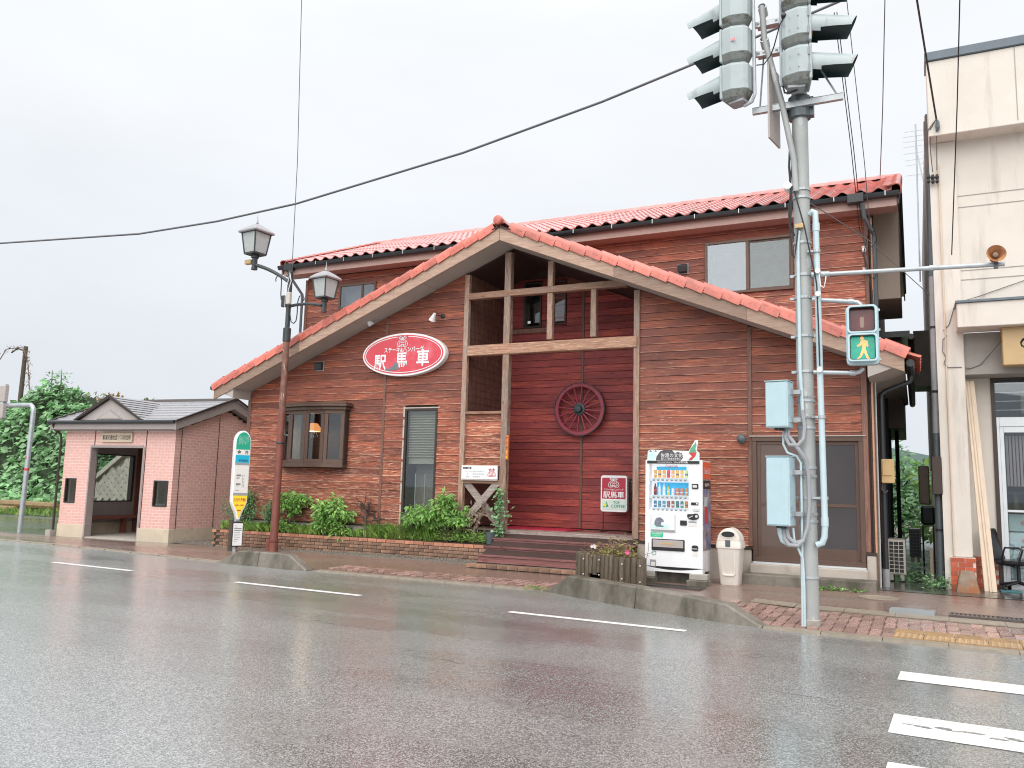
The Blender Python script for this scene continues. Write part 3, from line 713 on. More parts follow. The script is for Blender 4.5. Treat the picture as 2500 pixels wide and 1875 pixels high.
# ================================================================== RESTAURANT
YF = 14.4; XA = -7.15
def zt(x): return 6.28 - .407 * abs(x - XA)
rest = thing('restaurant_building', 'large stained board restaurant with red tiled gable and open porch', 'restaurant', (-7.2, 14.4, 0))
def clip_below(poly, fz):
    """clip polygon (x,z) to z<=fz(x), fz linear on it"""
    o = []
    for (a, b) in zip(poly, poly[1:] + poly[:1]):
        da = fz(a[0]) - a[1]; db = fz(b[0]) - b[1]
        if da >= 0: o.append(a)
        if da * db < 0:
            t = da / (da - db); o.append((a[0] + (b[0] - a[0]) * t, a[1] + (b[1] - a[1]) * t))
    return o
PL = []
def planks(x0, x1, z0, top, holes, y, red=0, weather=lambda x, z: .5, pitch=.147):
    """boards on a wall facing -Y; top is a number or a function linear over x0..x1"""
    fz = top if callable(top) else (lambda x: top)
    z = z0; zmax = max(fz(x0), fz(x1))
    while z < zmax - .02:
        segs = [(x0, x1)]
        for hx0, hx1, hz0, hz1 in holes:
            if hz0 < z + pitch * .5 < hz1:
                ns = []
                for a, b in segs:
                    if hx1 <= a or hx0 >= b: ns.append((a, b)); continue
                    if hx0 > a + .03: ns.append((a, hx0))
                    if hx1 < b - .03: ns.append((hx1, b))
                segs = ns
        for a, b in segs:
            p = clip_below([(a, z), (b, z), (b, z + pitch - .007), (a, z + pitch - .007)], fz)
            if len(p) >= 3:
                xc = (a + b) / 2; PL.append((p, y, red, weather(xc, z)))
        z += pitch
def wfront(x, z):
    return max(0, min(1, 1.15 - (z - .6) / 3.6 + .25 * mnoise.noise(Vector((x * .8, z * 1.4, 2)))))
def wup(x, z): return max(0, min(1, .25 + .25 * (6.6 - z) + .2 * mnoise.noise(Vector((x, z * 2, 5)))))
BAY = (-12.80, -11.00, 1.86, 3.16); GD = (-9.56, -8.76, .70, 3.09); DD = (-2.50, -.76, .40, 2.47)
planks(-13.84, -10.12, .66, zt, [BAY], YF, 0, wfront)
planks(-10.07, -8.20, .66, zt, [GD], YF, 0, wfront)
planks(-8.10, -7.30, 1.93, 2.95, [], YF + .02, 0, lambda x, z: .95)
planks(-4.49, -2.56, .64, zt, [], YF, 0, wfront)
planks(-2.51, -.72, .64, zt, [DD], YF, 0, wfront)
YB = 16.0
PW1 = (-7.62, -7.20, 4.97, 6.0); PW2 = (-6.93, -6.62, 5.0, 6.0)
planks(-8.14, -6.26, .72, 6.05, [PW1], YB, 1, lambda x, z: .15)
planks(-6.21, -4.50, .72, lambda x: 6.05 - .407 * max(0, x - XA) + .2, [PW2], YB, 1, lambda x, z: .25)
UW = (-3.66, -1.98, 5.38, 6.45); UL = (-12.70, -11.6, 5.75, 6.38)
planks(-13.72, -8.2, 4.3, 6.67, [UL], YB, 0, wup)
planks(-6.6, -.70, 4.1, 6.67, [UW, (-6.7, -4.45, 3, 5.75)], YB, 0, wup)
PL.sort(key=lambda q: -(max(p[0] for p in q[0]) - min(p[0] for p in q[0])))
rb = MB()
for i, (p, y, red, w) in enumerate(PL):
    cx = sum(a[0] for a in p) / len(p); zb = min(a[1] for a in p)
    mb = MB().prism(p, y - .022, y, 0)
    for k, v in enumerate(mb.v):       # lapped: bottom edge a little proud
        if v[1] < y - .01: mb.v[k] = (v[0], v[1] - .010 * max(0, 1 - (v[2] - zb) / .14) - .003 * (i % 3), v[2])
    if i < 298:
        o = B('plank', mb, m_wood_red if red else m_wood, rest, (cx, y, zb)); o.color = (w, red, 0, 1)
    else: rb.join(mb)
if rb.v:
    o = B('plank_offcuts', rb, m_wood, rest, kind='stuff'); o.color = (.5, 0, 0, 1)

def wallstrips(x0, x1, z0, top, holes, y0, y1):
    mb = MB(); fz = top if callable(top) else (lambda x: top)
    bp = sorted({x0, x1} | {min(max(h[i], x0), x1) for h in holes for i in (0, 1)} | ({XA} if x0 < XA < x1 else set()))
    for a, b in zip(bp, bp[1:]):
        if b - a < 1e-4: continue
        cuts = sorted((h[2], h[3]) for h in holes if h[0] <= a + 1e-4 and h[1] >= b - 1e-4)
        z = z0
        for c, d in cuts:
            if c > z: mb.prism([(a, z), (b, z), (b, c), (a, c)], y0, y1)
            z = max(z, d)
        mb.prism([(a, z), (b, z), (b, fz(b)), (a, fz(a))], y0, y1)
    return mb
B('wall_backing', wallstrips(-13.84, -8.17, .1, lambda x: zt(x) + .02, [BAY, GD], 14.41, 14.55), m_core, rest)
B('wall_backing', wallstrips(-4.52, -.66, .1, lambda x: zt(x) + .02, [DD], 14.41, 14.55), m_core, rest)
B('wall_backing', wallstrips(-13.74, -.66, .1, 6.66, [PW1, PW2, UW, UL], 16.01, 16.15), m_core, rest)
B('foundation', wallstrips(-13.88, -8.17, -.1, .64, [], 14.372, 14.408), m_found, rest)
B('foundation', wallstrips(-4.52, -2.53, -.1, .585, [], 14.355, 14.408), m_found, rest, bevel=.006)
B('foundation', MB().box(-.75, -.62, 14.34, 14.52, -.1, .585), m_found, rest, bevel=.006)
for x0, x1 in ((-13.9, -8.17), (-4.54, -2.5), (-.77, -.60)):
    B('water_table', rbox(x0, x1, 14.335, 14.41, .59 if x0 > -8 else .645, .635 if x0 > -8 else .675), m_bronze, rest)
# side walls, interiors, ceilings
B('side_wall', MB().prismx([(14.56, -.1), (23, -.1), (23, 6.6), (16.16, 6.6), (16.16, 3.6), (14.56, 3.6)], -.70, -.625), m_siding, rest)
B('side_bay', MB().box(-.62, -.17, 17, 19, 5.29, 7.3), m_siding2, rest, bevel=.01)
B('corner_board', rbox(-.625, -.600, 14.42, 14.62, .585, 3.58), m_orboard, rest); B('corner_board', rbox(-.625, -.600, 15.96, 16.12, 3.7, 6.6), m_orboard, rest)
B('side_wall', MB().box(-13.86, -13.8, 14.56, 23, -.1, 3.7).box(-13.74, -13.70, 16.16, 23, 3.5, 6.6), m_siding, rest)
B('rear_wall', rbox(-13.8, -.7, 22.8, 23, -.1, 6.6), m_siding, rest)
B('dining_room', MB().box(-13.79, -8.25, 18.9, 19.0, 0, 3.4).box(-13.79, -8.25, 14.56, 18.9, 3.42, 3.5).box(-13.79, -8.25, 14.56, 18.9, .2, .3).box(-13.79, -13.7, 14.56, 18.9, .3, 3.4), m_room, rest)
# porch side walls and ceiling
mb = MB()
for z in [.72 + .147 * i for i in range(37)]: mb.box(-8.17, -8.145, 14.56, 16.0, z, z + .14)
o = B('porch_side_wall', mb, m_dtrim, rest, kind='stuff'); o.color = (.1, 1, 0, 1)
B('porch_wall_core', MB().box(-8.25, -8.171, 14.56, 16.0, .1, 5.9), m_core, rest)
B('porch_wall_core', MB().box(-4.5, -4.42, 14.56, 16.0, .1, 5.2), m_core, rest)
B('porch_door', MB().box(-8.143, -8.12, 14.75, 15.75, .74, 2.75), m_brownal, rest)
# trims
def trim(x0, x1, z0, z1, y=14.355, w=.3, mat=m_dtrim, name='trim_board', d=.045):
    o = B(name, rbox(x0, x1, y, y + d, z0, z1), mat, rest, ((x0 + x1) / 2, y, z0), bevel=.004); o.color = (w, 0, 0, 1); return o
trim(-13.90, -13.80, .6, 3.48); trim(-10.125, -10.065, .66, 5.05); trim(-8.205, -8.10, .66, 5.82, 14.33, .75, m_beamv, 'corner_post', .1)
trim(-4.60, -4.49, .66, 5.20, 14.33, .7, m_beamv, 'corner_post', .1); trim(-2.57, -2.50, .64, 4.38, 14.35); trim(-.77, -.685, .64, 3.62, 14.34, .4)
trim(-6.265, -6.205, .72, 5.9, 15.95, .2); trim(-13.78, -13.70, 3.5, 6.6, 15.955); trim(-.74, -.67, 4.0, 6.6, 15.955)
o = B('porch_post', rbox(-7.29, -7.15, 14.32, 14.46, .69, 6.2), m_beamv, rest, (-7.22, 14.4, .69), bevel=.008); o.color = (.9, 0, 0, 1)
for x, z1 in ((-6.30, 5.93), (-5.40, 5.30)):
    o = B('stud', rbox(x - .055, x + .055, 14.335, 14.45, 4.37, z1), m_beamv, rest, (x, 14.4, 4.3), bevel=.006); o.color = (.8, 0, 0, 1)
o = B('tie_beam', rbox(-8.10, -4.53, 14.30, 14.47, 4.125, 4.335), m_beam, rest, (-6.3, 14.4, 4.2), bevel=.012); o.color = (.9, 0, 0, 1)
o = B('collar_beam', rbox(-8.10, -4.75, 14.31, 14.46, 5.29, 5.42), m_beam, rest, (-6.3, 14.4, 5.3), bevel=.008); o.color = (.6, 0, 0, 1)
for a, b in (((-8.08, .8), (-7.32, 1.62)), ((-8.08, 1.62), (-7.32, .8))):
    d = Vector((b[0] - a[0], 0, b[1] - a[1])); an = math.atan2(d.z, d.x)
    mb = MB().box(-.56, .56, -.02, .02, -.07, .07, M4=T(((a[0] + b[0]) / 2, 14.36 if a[1] < 1 else 14.40, 1.21)) @ RY(-an)); o = B('cross_brace', mb, m_greywood, rest, (-7.7, 14.4, 1.2)); o.color = (.9, 0, 0, 1)
o = B('screen_rail', rbox(-8.10, -7.295, 14.33, 14.42, 2.95, 3.0), m_beam, rest, (-7.7, 14.4, 2.9)); o.color = (.8, 0, 0, 1)
o = B('screen_rail', rbox(-8.10, -7.295, 14.33, 14.42, 1.58, 1.65), m_beam, rest, (-7.7, 14.4, 1.6)); o.color = (.5, 0, 0, 1)
# deck and steps
DK = MB()
B('deck_frame', MB().box(-8.1, -4.5, 14.45, 16, .1, .665), m_core, rest)
for i in range(10):
    y = 14.38 + i * .162; o = B('deck_board', rbox(-8.1 if y > 14.5 else -7.15, -4.55, y, y + .155, .668, .70), m_deckg if i < 3 else m_deck, rest, (-6, y, .69)); o.color = (.7, 0, 0, 1)
for i, (z, y) in enumerate(((.70, 14.38), (.562, 14.08), (.424, 13.78), (.286, 13.48))):
    if i:
        for k in range(2):
            o = B('step_tread', rbox(-7.27, -4.5, y - .02 + k * .155, y + .130 + k * .155, z - .032, z + (.0015 if k else 0)), m_deck, rest, (-6, y + k, z), bevel=.004); o.color = (.35, 0, 0, 1)
    o = B('step_riser', rbox(-7.25, -4.52, y, y + .03, z - .14, z - .033), m_deckg if i == 0 else m_deck, rest, (-6, y, z), bevel=.003); o.color = (.3 if i else .8, 0, 0, 1)
B('step_core', MB().prismx([(13.52, .06), (14.44, .06), (14.44, .66), (14.12, .52), (13.82, .38), (13.52, .25)], -7.24, -4.53), m_core, rest)
ap = thing('apron_slab', 'low concrete slab with brick edging below the porch steps', 'slab', (-5.9, 13.3, .05))
B('slab', MB().box(-7.25, -4.5, 13.20, 13.52, .03, .135), m_conc_m, ap)
bk = MB().box(-.098, .098, -.05, .05, 0, .062).mesh('brick', m_brickp)
for i in range(14): inst('brick', bk, ap, T((-7.19 + i * .204, 13.17, .085)) @ RZ(random.uniform(-.01, .01)))
# gable: bargeboards, soffits, deck, verge tiles
def slope_prism(x0, x1, za, zb, y0, y1):
    """band between offsets za (top) and zb below the reference line"""
    f = lambda x: 6.55 - .407 * abs(x - XA)
    return MB().prism([(x0, f(x0) + zb), (x1, f(x1) + zb), (x1, f(x1) + za), (x0, f(x0) + za)], y0, y1)
for x0, x1 in ((-14.40, XA - .002), (XA + .002, -.12)):
    n = 3; xs = [x0 + (x1 - x0) * i / n for i in range(n + 1)]
    for a, b in zip(xs, xs[1:]):
        mb = slope_prism(a + .002, b - .002, 0, -.265, 13.775, 13.81)
        sgn = 1 if x0 > XA else -1; an = math.atan(.407) * (1 if sgn > 0 else -1)
        mb.xf(T((0, 0, 0)))
        o = B('bargeboard', mb, m_fascia, rest, ((a + b) / 2, 13.8, 6)); o.color = (.5, 0, 0, 1)
    lim = [-13.83, -12.3, -10.6, -8.9, XA - .002] if x0 < XA else [XA + .002, -5.4, -3.7, -2.0, -.64]
    for a, b in zip(lim, lim[1:]):
        B('soffit_panel', slope_prism(a + .004, b - .004, -.245, -.258, 13.812, 14.42), m_soffit, rest)
    B('roof_deck', slope_prism(x0 - .02, x1 + .02, .035, .002, 13.74, 16.02), m_core, rest)
B('porch_ceiling', slope_prism(-8.17, XA, -.25, -.28, 14.43, 16.0).join(slope_prism(XA, -4.5, -.25, -.28, 14.43, 16.0)), m_core, rest)
for s, xa, xb in ((-1, -14.40, -13.84), (1, -.64, -.12)):
    o = B('eave_return', MB().prism([(xa, 3.55), (xb, 3.36), (xb, 3.5), (xb, 3.72), (xa, 3.60)] if s < 0 else [(xb, 3.55), (xa, 3.36), (xa, 3.72), (xb, 3.62)], 13.80, 20), m_soffit, rest)
B('side_gutter', MB().tube([(-14.44, 13.74, 3.60), (-14.44, 20, 3.56)], .055, 8), m_gut, rest, smooth=True)
B('side_gutter', MB().tube([(-.04, 13.95, 3.58), (-.04, 20, 3.55)], .06, 8), m_gut, rest, smooth=True)
def vt_mesh():
    mb = MB(); prof = [(-.032, -.128), (-.034, -.02), (-.022, .030), (.015, .058), (.06, .066), (.16, .05), (.30, .045)]
    inn = [(.30, .028), (.15, .03), (.05, .045), (.012, .035), (-.006, .015), (-.016, -.02), (-.014, -.128)]
    P = prof + inn; n = len(P)
    for u, s in ((0, 1.0), (.385, .93)):
        for y, z in P: mb.v.append((u, y * (1.0 if s == 1 else .72), z * s))
    mb.f = [tuple(range(n))[::-1], tuple(range(n, 2 * n))] + [(i, (i + 1) % n, n + (i + 1) % n, n + i) for i in range(n)]; mb.m = [0] * len(mb.f)
    for u, z in ((.10, .02), (.17, .02)):
        mb.lathe([(.008, 0), (.008, .006)], (0, 0, 0), 6, 0, T((u, -.034, -.045)) @ RX(R(90)))
    return mb
vt = vt_mesh().mesh('verge_tile', m_tile, smooth=True)
sl = math.atan(.407); Lt = .335
for s in (-1, 1):
    n = 23 if s < 0 else 22
    for i in range(n):
        d = (7.31 if s < 0 else 7.10) - i * Lt * cos(sl)
        x = XA + s * d; z = 6.55 - .407 * d + .075
        A = T((x, 13.765, z)) @ (RY(-sl) if s < 0 else (Matrix.Scale(-1, 4, (1, 0, 0)) @ RY(-sl))) @ RY(-.075)
        inst('verge_tile', vt, rest, A)
# pantiles
def pant(w=.30, L=.335, th=.014):
    mb = MB(); prof = []
    for i in range(9):
        t = i / 8; prof.append((t * w, .052 * sin(pi * t / .56) if t < .56 else -.016 * sin(pi * (t - .56) / .44)))
    n = len(prof)
    for v, dz in ((0, th), (L, 0)):
        for x, z in prof: mb.v.append((x, v, z + dz))
    for x, z in prof: mb.v.append((x, 0, z - .004))
    mb.f = [(i, i + 1, n + i + 1, n + i) for i in range(n - 1)] + [(2 * n + i, 2 * n + i + 1, i + 1, i) for i in range(n - 1)]; mb.m = [0] * len(mb.f)
    return mb
lower = MB()
for s in (-1, 1):
    for r in range(24):
        for c in range(6):
            d = 7.25 - r * .29 * cos(sl); x = XA + s * d; z = 6.55 - .407 * d + .06
            A = T((x, 14.06 + (c * .30 if s > 0 else (c + 1) * .30), z)) @ RZ(R(-90) if s < 0 else R(90)) @ RX(sl)
            A = T((x, 14.06 + c * .30 + (.30 if s < 0 else 0), z)) @ (RZ(R(-90)) if s < 0 else RZ(R(90))) @ RX(sl)
            lower.join(pant(), A)
B('gable_roof_tiles', lower, m_tile, rest, smooth=True, kind='stuff')
rg = MB(); n = 8
for u, r in ((0, .125), (.37, .108)):
    for i in range(n + 1): a = pi * i / n; rg.v.append((u, r * cos(a), r * sin(a)))
rg.f = [(i, i + 1, n + 2 + i, n + 1 + i) for i in range(n)] + [tuple(range(n + 1))[::-1]]; rg.m = [0] * len(rg.f)
rgm = rg.mesh('ridge_tile', m_tile_pink, smooth=True)
for i in range(7): inst('ridge_tile', rgm, rest, T((XA - .02, 13.80 + i * .335, 6.62)) @ RZ(R(90)))
B('ridge_end_cap', MB().lathe([(.02, -.05), (.07, -.045), (.094, -.02), (.098, .03), (.092, .06)], (0, 0, 0), 20, 0, T((XA - .03, 13.74, 6.68)) @ RX(R(90)) @ Matrix.Scale(-1, 4, (0, 0, 1))), m_tile, rest, smooth=True)
# upper roof
EY, EZ, RY_, RZ_ = 15.58, 6.945, 19.5, 8.55
us = math.atan2(RZ_ - EZ, RY_ - EY); UX0, UX1 = -14.30, -.10
pm = pant(.30, .345).mesh('roof_tile', m_tile_pink, smooth=True)
tiles = []
for r in range(15):
    for c in range(46):
        tiles.append((UX0 + .12 + c * .3030, EY + r * .298 * cos(us), EZ + r * .298 * sin(us) + .02))
tiles.sort(key=lambda t: (t[0] ** 2 + t[1] ** 2 * 1.0) ** .5 + (40 if (-9.6 < t[0] < -5.6 and t[1] < 17.5) else 0) + (t[1] - EY) * 2)
tr_ = MB()
for i, (x, y, z) in enumerate(tiles):
    A = T((x, y, z)) @ RX(us)
    if i < 300: inst('roof_tile', pm, rest, A)
    else: tr_.join(pant(.30, .345), A)
B('far_roof_tiles', tr_, m_tile_pink, rest, smooth=True, kind='stuff')
for i in range(41): inst('ridge_tile', rgm, rest, T((UX0 + i * .3425, RY_, RZ_ + .02)))
for i in range(15):
    for x, fl in ((UX1 - .02, 1), (UX0 + .02, -1)):
        u = i * .305; A = T((x, EY - .02 + u * cos(us), EZ + .05 + u * sin(us))) @ RX(us) @ RZ(R(90)) @ (Matrix.Scale(-1, 4, (0, 1, 0)) if fl < 0 else Matrix.Identity(4))
        inst('verge_tile', vt, rest, A)
B('upper_roof_deck', MB().prismx([(EY, EZ - .03), (RY_, RZ_ - .03), (23.7, EZ - .03), (23.7, EZ - .06), (RY_, RZ_ - .07), (EY, EZ - .06)], UX0, UX1), m_core, rest)
for gx in (-.68, -13.74): B('gable_wall', MB().prismx([(16.1, 6.55), (23, 6.55), (23, 6.95), (RY_, 8.42), (16.1, 6.98)], gx, gx + .04), m_siding, rest)
m_soffit2 = M('pale_verge_soffit', (.80, .74, .68), .7, .04)
B('verge_soffit', MB().prismx([(EY + .05, EZ - .10), (RY_, RZ_ - .12), (23.7, EZ - .1), (23.7, EZ - .13), (RY_, RZ_ - .15), (EY + .05, EZ - .13)], -.62, -.16), m_soffit2, rest)
B('verge_board', MB().prismx([(EY + .02, EZ - .05), (RY_, RZ_ - .06), (23.7, EZ - .05), (23.7, EZ - .25), (RY_, RZ_ - .26), (EY + .02, EZ - .25)], -.16, -.13), m_bronze, rest)
B('verge_board', MB().prismx([(EY + .02, EZ - .05), (RY_, RZ_ - .06), (RY_, RZ_ - .26), (EY + .02, EZ - .25)], -14.28, -14.25), m_pinkboard, rest)
B('eave_soffit', rbox(-14.2, -.17, 15.64, 16.0, 6.67, 6.69), m_pinkboard, rest)
B('eave_fascia', rbox(-14.2, -.17, 15.615, 15.64, 6.67, 6.90), m_pinkboard, rest)
gt = MB(); n = 8
for x in (-14.32, -.12):
    for i in range(n + 1): a = pi + pi * i / n; gt.v.append((x, 15.545 + .065 * cos(a), 6.905 + .10 * sin(a)))
gt.f = [(i, i + 1, n + 2 + i, n + 1 + i) for i in range(n)] + [tuple(range(n + 1)), tuple(range(2 * n + 1, n, -1))]; gt.m = [0] * len(gt.f)
B('gutter', gt, m_gut, rest, smooth=True)
gbm = MB().box(-.006, .006, -.072, .075, -.006, .002).box(-.006, .006, -.075, -.068, -.085, .002).mesh('gutter_bracket', m_alu)
for i in range(17): inst('gutter_bracket', gbm, rest, T((-13.95 + i * .85, 15.545, 6.915)))
B('gutter_outlet', rbox(-.98, -.70, 15.455, 15.61, 6.76, 6.93), m_gut, rest, bevel=.01)
B('gutter_outlet', rbox(-14.1, -13.85, 15.455, 15.61, 6.76, 6.93), m_gut, rest, bevel=.01)
B('downpipe', MB().tube([(-.74, 15.54, 6.78), (-.70, 15.6, 6.5), (-.56, 15.9, 6.25), (-.56, 15.9, 4.0)], .038, 8), m_downp, rest, smooth=True)
B('downpipe', MB().tube([(-13.97, 15.54, 6.78), (-13.92, 15.6, 6.55), (-13.78, 15.85, 6.2), (-13.78, 15.85, 4.0)], .035, 8), m_downp, rest, smooth=True)
B('downpipe', MB().tube([(-.04, 15.0, 3.52), (-.06, 15.0, 3.42), (-.42, 14.95, 3.27), (-.50, 14.9, 3.2), (-.50, 14.9, 3.05), (-.50, 14.9, .30)], .042, 10), m_gut, rest, smooth=True)
B('downpipe_foot', MB().tube([(-.50, 14.9, .02), (-.50, 14.9, .36)], .058, 10), m_downpl, rest, smooth=True)
B('conduit', MB().tube([(-.575, 14.70, .05), (-.575, 14.70, 2.6), (-.575, 14.72, 3.4)], .014, 6), m_alu, rest)
for x, y, t, b in ((-.52, 16.5, 3.6, .6), (-.50, 17.4, 3.6, .7), (-.49, 18.6, 3.2, .5), (-.36, 19.2, 4.9, .4)):
    B('downpipe', MB().tube([(x, y, b), (x, y, t)], .04, 8), m_gut, rest, smooth=True)
B('rear_annex', MB().box(-.60, -.20, 18.2, 22, 2.9, 4.7), m_tin, rest)
B('rear_annex_eave', MB().box(-.60, -.04, 17.9, 22.2, 4.7, 4.82), m_gut, rest)
B('rear_annex_gutter', MB().tube([(-.02, 17.9, 4.7), (-.02, 22.2, 4.66)], .06, 8).tube([(-.02, 18.2, 4.66), (-.05, 18.2, 4.5), (-.5, 18.2, 4.3), (-.52, 18.2, 3.0)], .04, 8), m_gut, rest, smooth=True)
# windows
def frame_rect(x0, x1, z0, z1, y, w=.05, d=.07, mid=None, mw=.045):
    mb = MB().box(x0, x1, y, y + d, z0, z0 + w).box(x0, x1, y, y + d, z1 - w, z1).box(x0, x0 + w, y, y + d, z0 + w, z1 - w).box(x1 - w, x1, y, y + d, z0 + w, z1 - w)
    for m_ in (mid or []): mb.box(m_ - mw / 2, m_ + mw / 2, y + .004, y + d - .004, z0 + w, z1 - w)
    return mb
# upper right sliding window
fr = B('window', frame_rect(UW[0], UW[1], UW[2], UW[3], 15.925, .05, .09, [-2.83], .06), m_brownal, rest, bevel=.004)
B('pane', rbox(UW[0] + .05, -2.86, 15.95, 15.958, UW[2] + .05, UW[3] - .05), m_glass_up, fr)
B('pane', rbox(-2.80, UW[1] - .05, 15.975, 15.983, UW[2] + .05, UW[3] - .05), m_glass_d, fr)
B('sash', frame_rect(-2.82, UW[1] - .045, UW[2] + .045, UW[3] - .045, 15.962, .035, .035), m_brownal, fr)
B('room_behind', MB().box(-3.8, -1.8, 17.3, 17.4, 5.0, 6.6).box(-3.8, -1.8, 16.16, 17.3, 4.95, 5.0), m_room, rest)
fr = B('window', frame_rect(UL[0], UL[1], UL[2], UL[3], 15.925, .05, .09, [-12.0], .05), m_brownal, rest, bevel=.004)
B('pane', rbox(UL[0] + .05, UL[1] - .05, 15.95, 15.958, UL[2] + .05, UL[3] - .05), m_glass_up, fr)
B('blind', rbox(UL[0], UL[1], 16.2, 16.21, UL[2], UL[3]), m_blind, fr)
for W_ in (PW1, PW2):
    fr = B('porch_window', frame_rect(W_[0], W_[1], W_[2], min(W_[3], 5.98), 15.93, .035, .09), m_bronze, rest, bevel=.004)
    B('pane', rbox(W_[0] + .03, W_[1] - .03, 15.96, 15.966, W_[2] + .03, 5.95), m_glass_d, fr)
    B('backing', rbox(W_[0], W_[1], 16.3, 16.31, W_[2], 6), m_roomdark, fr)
o = trim(-7.9, -7.0, 4.86, 4.96, 15.955, .2)
# bow window
bw = B('bow_window', MB().prismz([(-12.84, 14.4), (-12.84, 14.34), (-12.5, 14.18), (-11.96, 14.08), (-11.46, 14.10), (-11.0, 14.22), (-10.98, 14.4)], 1.84, 1.93), m_brownal, rest, bevel=.005)
B('bow_head', MB().prismz([(-12.88, 14.4), (-12.88, 14.32), (-12.52, 14.14), (-11.96, 14.04), (-11.46, 14.06), (-10.96, 14.19), (-10.94, 14.4)], 3.08, 3.15), m_brownal, rest, bevel=.005)
B('bow_roof', MB().prismz([(-12.93, 14.4), (-12.93, 14.28), (-12.55, 14.06), (-11.96, 13.96), (-11.45, 13.98), (-10.90, 14.13), (-10.88, 14.4)], 3.152, 3.20).prismz([(-12.9, 14.4), (-12.9, 14.3), (-12.55, 14.1), (-11.96, 14.0), (-11.45, 14.02), (-10.93, 14.15), (-10.92, 14.4)], 3.202, 3.235), m_brownal, rest, bevel=.006)
P5 = [(-12.81, 14.35), (-12.49, 14.20), (-11.96, 14.10), (-11.46, 14.12), (-11.01, 14.24)]
for i, ((xa, ya), (xb, yb)) in enumerate(zip(P5, P5[1:])):
    L = math.hypot(xb - xa, yb - ya); A = T((xa, ya, 0)) @ RZ(math.atan2(yb - ya, xb - xa))
    b = frame_rect(.004, L - .004, 1.93, 3.08, 0, .085 if i else .06, .05).xf(A); s = B('casement', b, m_brownal, bw, bevel=.004)
    B('pane', MB().box(.07, L - .07, .022, .028, 2.0, 3.0, M4=A), m_glass, bw)
B('bow_side', MB().prismz([(-11.01, 14.24), (-11.0, 14.4), (-10.985, 14.4), (-10.985, 14.23)], 1.9, 3.12), m_bronze, bw)
# glazed door strip on the left wing
gd = B('glass_door', frame_rect(GD[0], GD[1], GD[2], GD[3], 14.36, .05, .09), m_bronze, rest, bevel=.004)
B('pane', rbox(GD[0] + .05, GD[1] - .05, 14.39, 14.396, GD[2] + .05, GD[3] - .05), m_glass_d, gd)
for i in range(18): B('blind_slat', MB().box(GD[0] + .06, GD[1] - .06, -.02, .02, -.002, .002, M4=T((0, 14.47, 2.99 - i * .052)) @ RX(.6)), m_blind, gd)
B('blind_backing', rbox(GD[0] + .05, GD[1] - .05, 14.505, 14.515, 1.95, 3.04), m_blind, gd); B('inner_door', MB().box(-9.5, -9.02, 14.80, 14.84, .75, 1.95), m_shlight, gd)
B('lower_rail', rbox(GD[0] + .05, GD[1] - .05, 14.36, 14.43, .75, .92), m_brownal, gd)
for x in (-9.28, -9.05): B('pull_bar', rbox(x, x + .02, 14.42, 14.44, .95, 1.75), m_alu, gd)
B('surround', MB().box(-9.60, -9.56, 14.366, 14.40, .68, 3.13).box(-9.56, -8.72, 14.366, 14.40, 3.092, 3.115), m_found, gd)
# double sliding door on the right
sd = B('sliding_door', frame_rect(DD[0], DD[1], DD[2], DD[3], 14.33, .075, .12), m_brownal, rest, bevel=.005)
for i, (x0, x1, y, mt) in enumerate(((DD[0] + .075, -1.60, 14.36, m_screen), (-1.66, DD[1] - .075, 14.385, m_screen2))):
    b = frame_rect(x0, x1, DD[2] + .05, DD[3] - .075, y, .055, .03); b.box(x0, x1, y + .002, y + .028, 1.33, 1.38).box(x0, x1, y + .003, y + .03, DD[2] + .1, DD[2] + .26)
    p = B('door_leaf', b, m_brownal, rest, bevel=.003)
    B('panel', rbox(x0 + .05, x1 - .05, y + .012, y + .02, DD[2] + .2, DD[3] - .12), mt, p)
B('door_header', rbox(-2.54, -.72, 14.31, 14.40, 2.475, 2.492), m_found, rest)
B('door_sill', rbox(DD[0], DD[1], 14.27, 14.40, .37, .40), m_alu, rest)
B('sill_block', rbox(-2.53, -.74, 14.18, 14.40, .05, .368), m_found, rest, bevel=.012)
ds = thing('doorstep', 'mossy concrete doorstep below the brown sliding doors', 'step', (-1.6, 14, .05))
B('slab', rbox(-2.66, -.60, 13.80, 14.17, .02, .235), m_conc_m, ds, bevel=.015, seg=2)
# vents and cameras and spotlights
def vent(x, z, y, lab):
    t = thing('wall_vent', lab, 'vent', (x, y, z), 'square dark hooded vents on the board walls')
    B('hood', MB().prismx([(y, z + .09), (y, z - .09), (y - .09, z - .075), (y - .11, z + .05), (y - .05, z + .09)], x - .09, x + .09), m_gut, t, bevel=.006)
    B('flange', rbox(x - .11, x + .11, y - .012, y - .002, z - .11, z + .105), m_downpl, t)
vent(-11.86, 4.08, 14.37, 'small hooded wall vent on the left wing above the bow window'); vent(-4.10, 5.97, 15.97, 'small hooded wall vent on the upper storey left of the wide window')
def spot(x, z, d, lab):
    t = thing('spotlight', lab, 'spotlight', (x, 14.37, z), 'spotlights aimed at the oval sign')
    B('base', MB().lathe([(.05, 0), (.05, .03), (.03, .05)], (0, 0, 0), 12, 0, T((x, 14.375, z)) @ RX(R(90))), m_gut, t, smooth=True)
    B('arm', MB().tube([(x, 14.33, z), (x + d * .05, 14.22, z - .01), (x + d * .10, 14.16, z - .03)], .014, 6), m_gut, t)
    dirv = Vector((d * .55, .35, -.75)).normalized(); A = T((x + d * .10, 14.16, z - .03)) @ dirv.to_track_quat('Z', 'Y').to_matrix().to_4x4()
    B('reflector', MB().lathe([(.03, -.06), (.04, 0), (.075, .10), (.07, .10), (.02, .02)], (0, 0, 0), 14, 0, A), m_white, t, smooth=True)
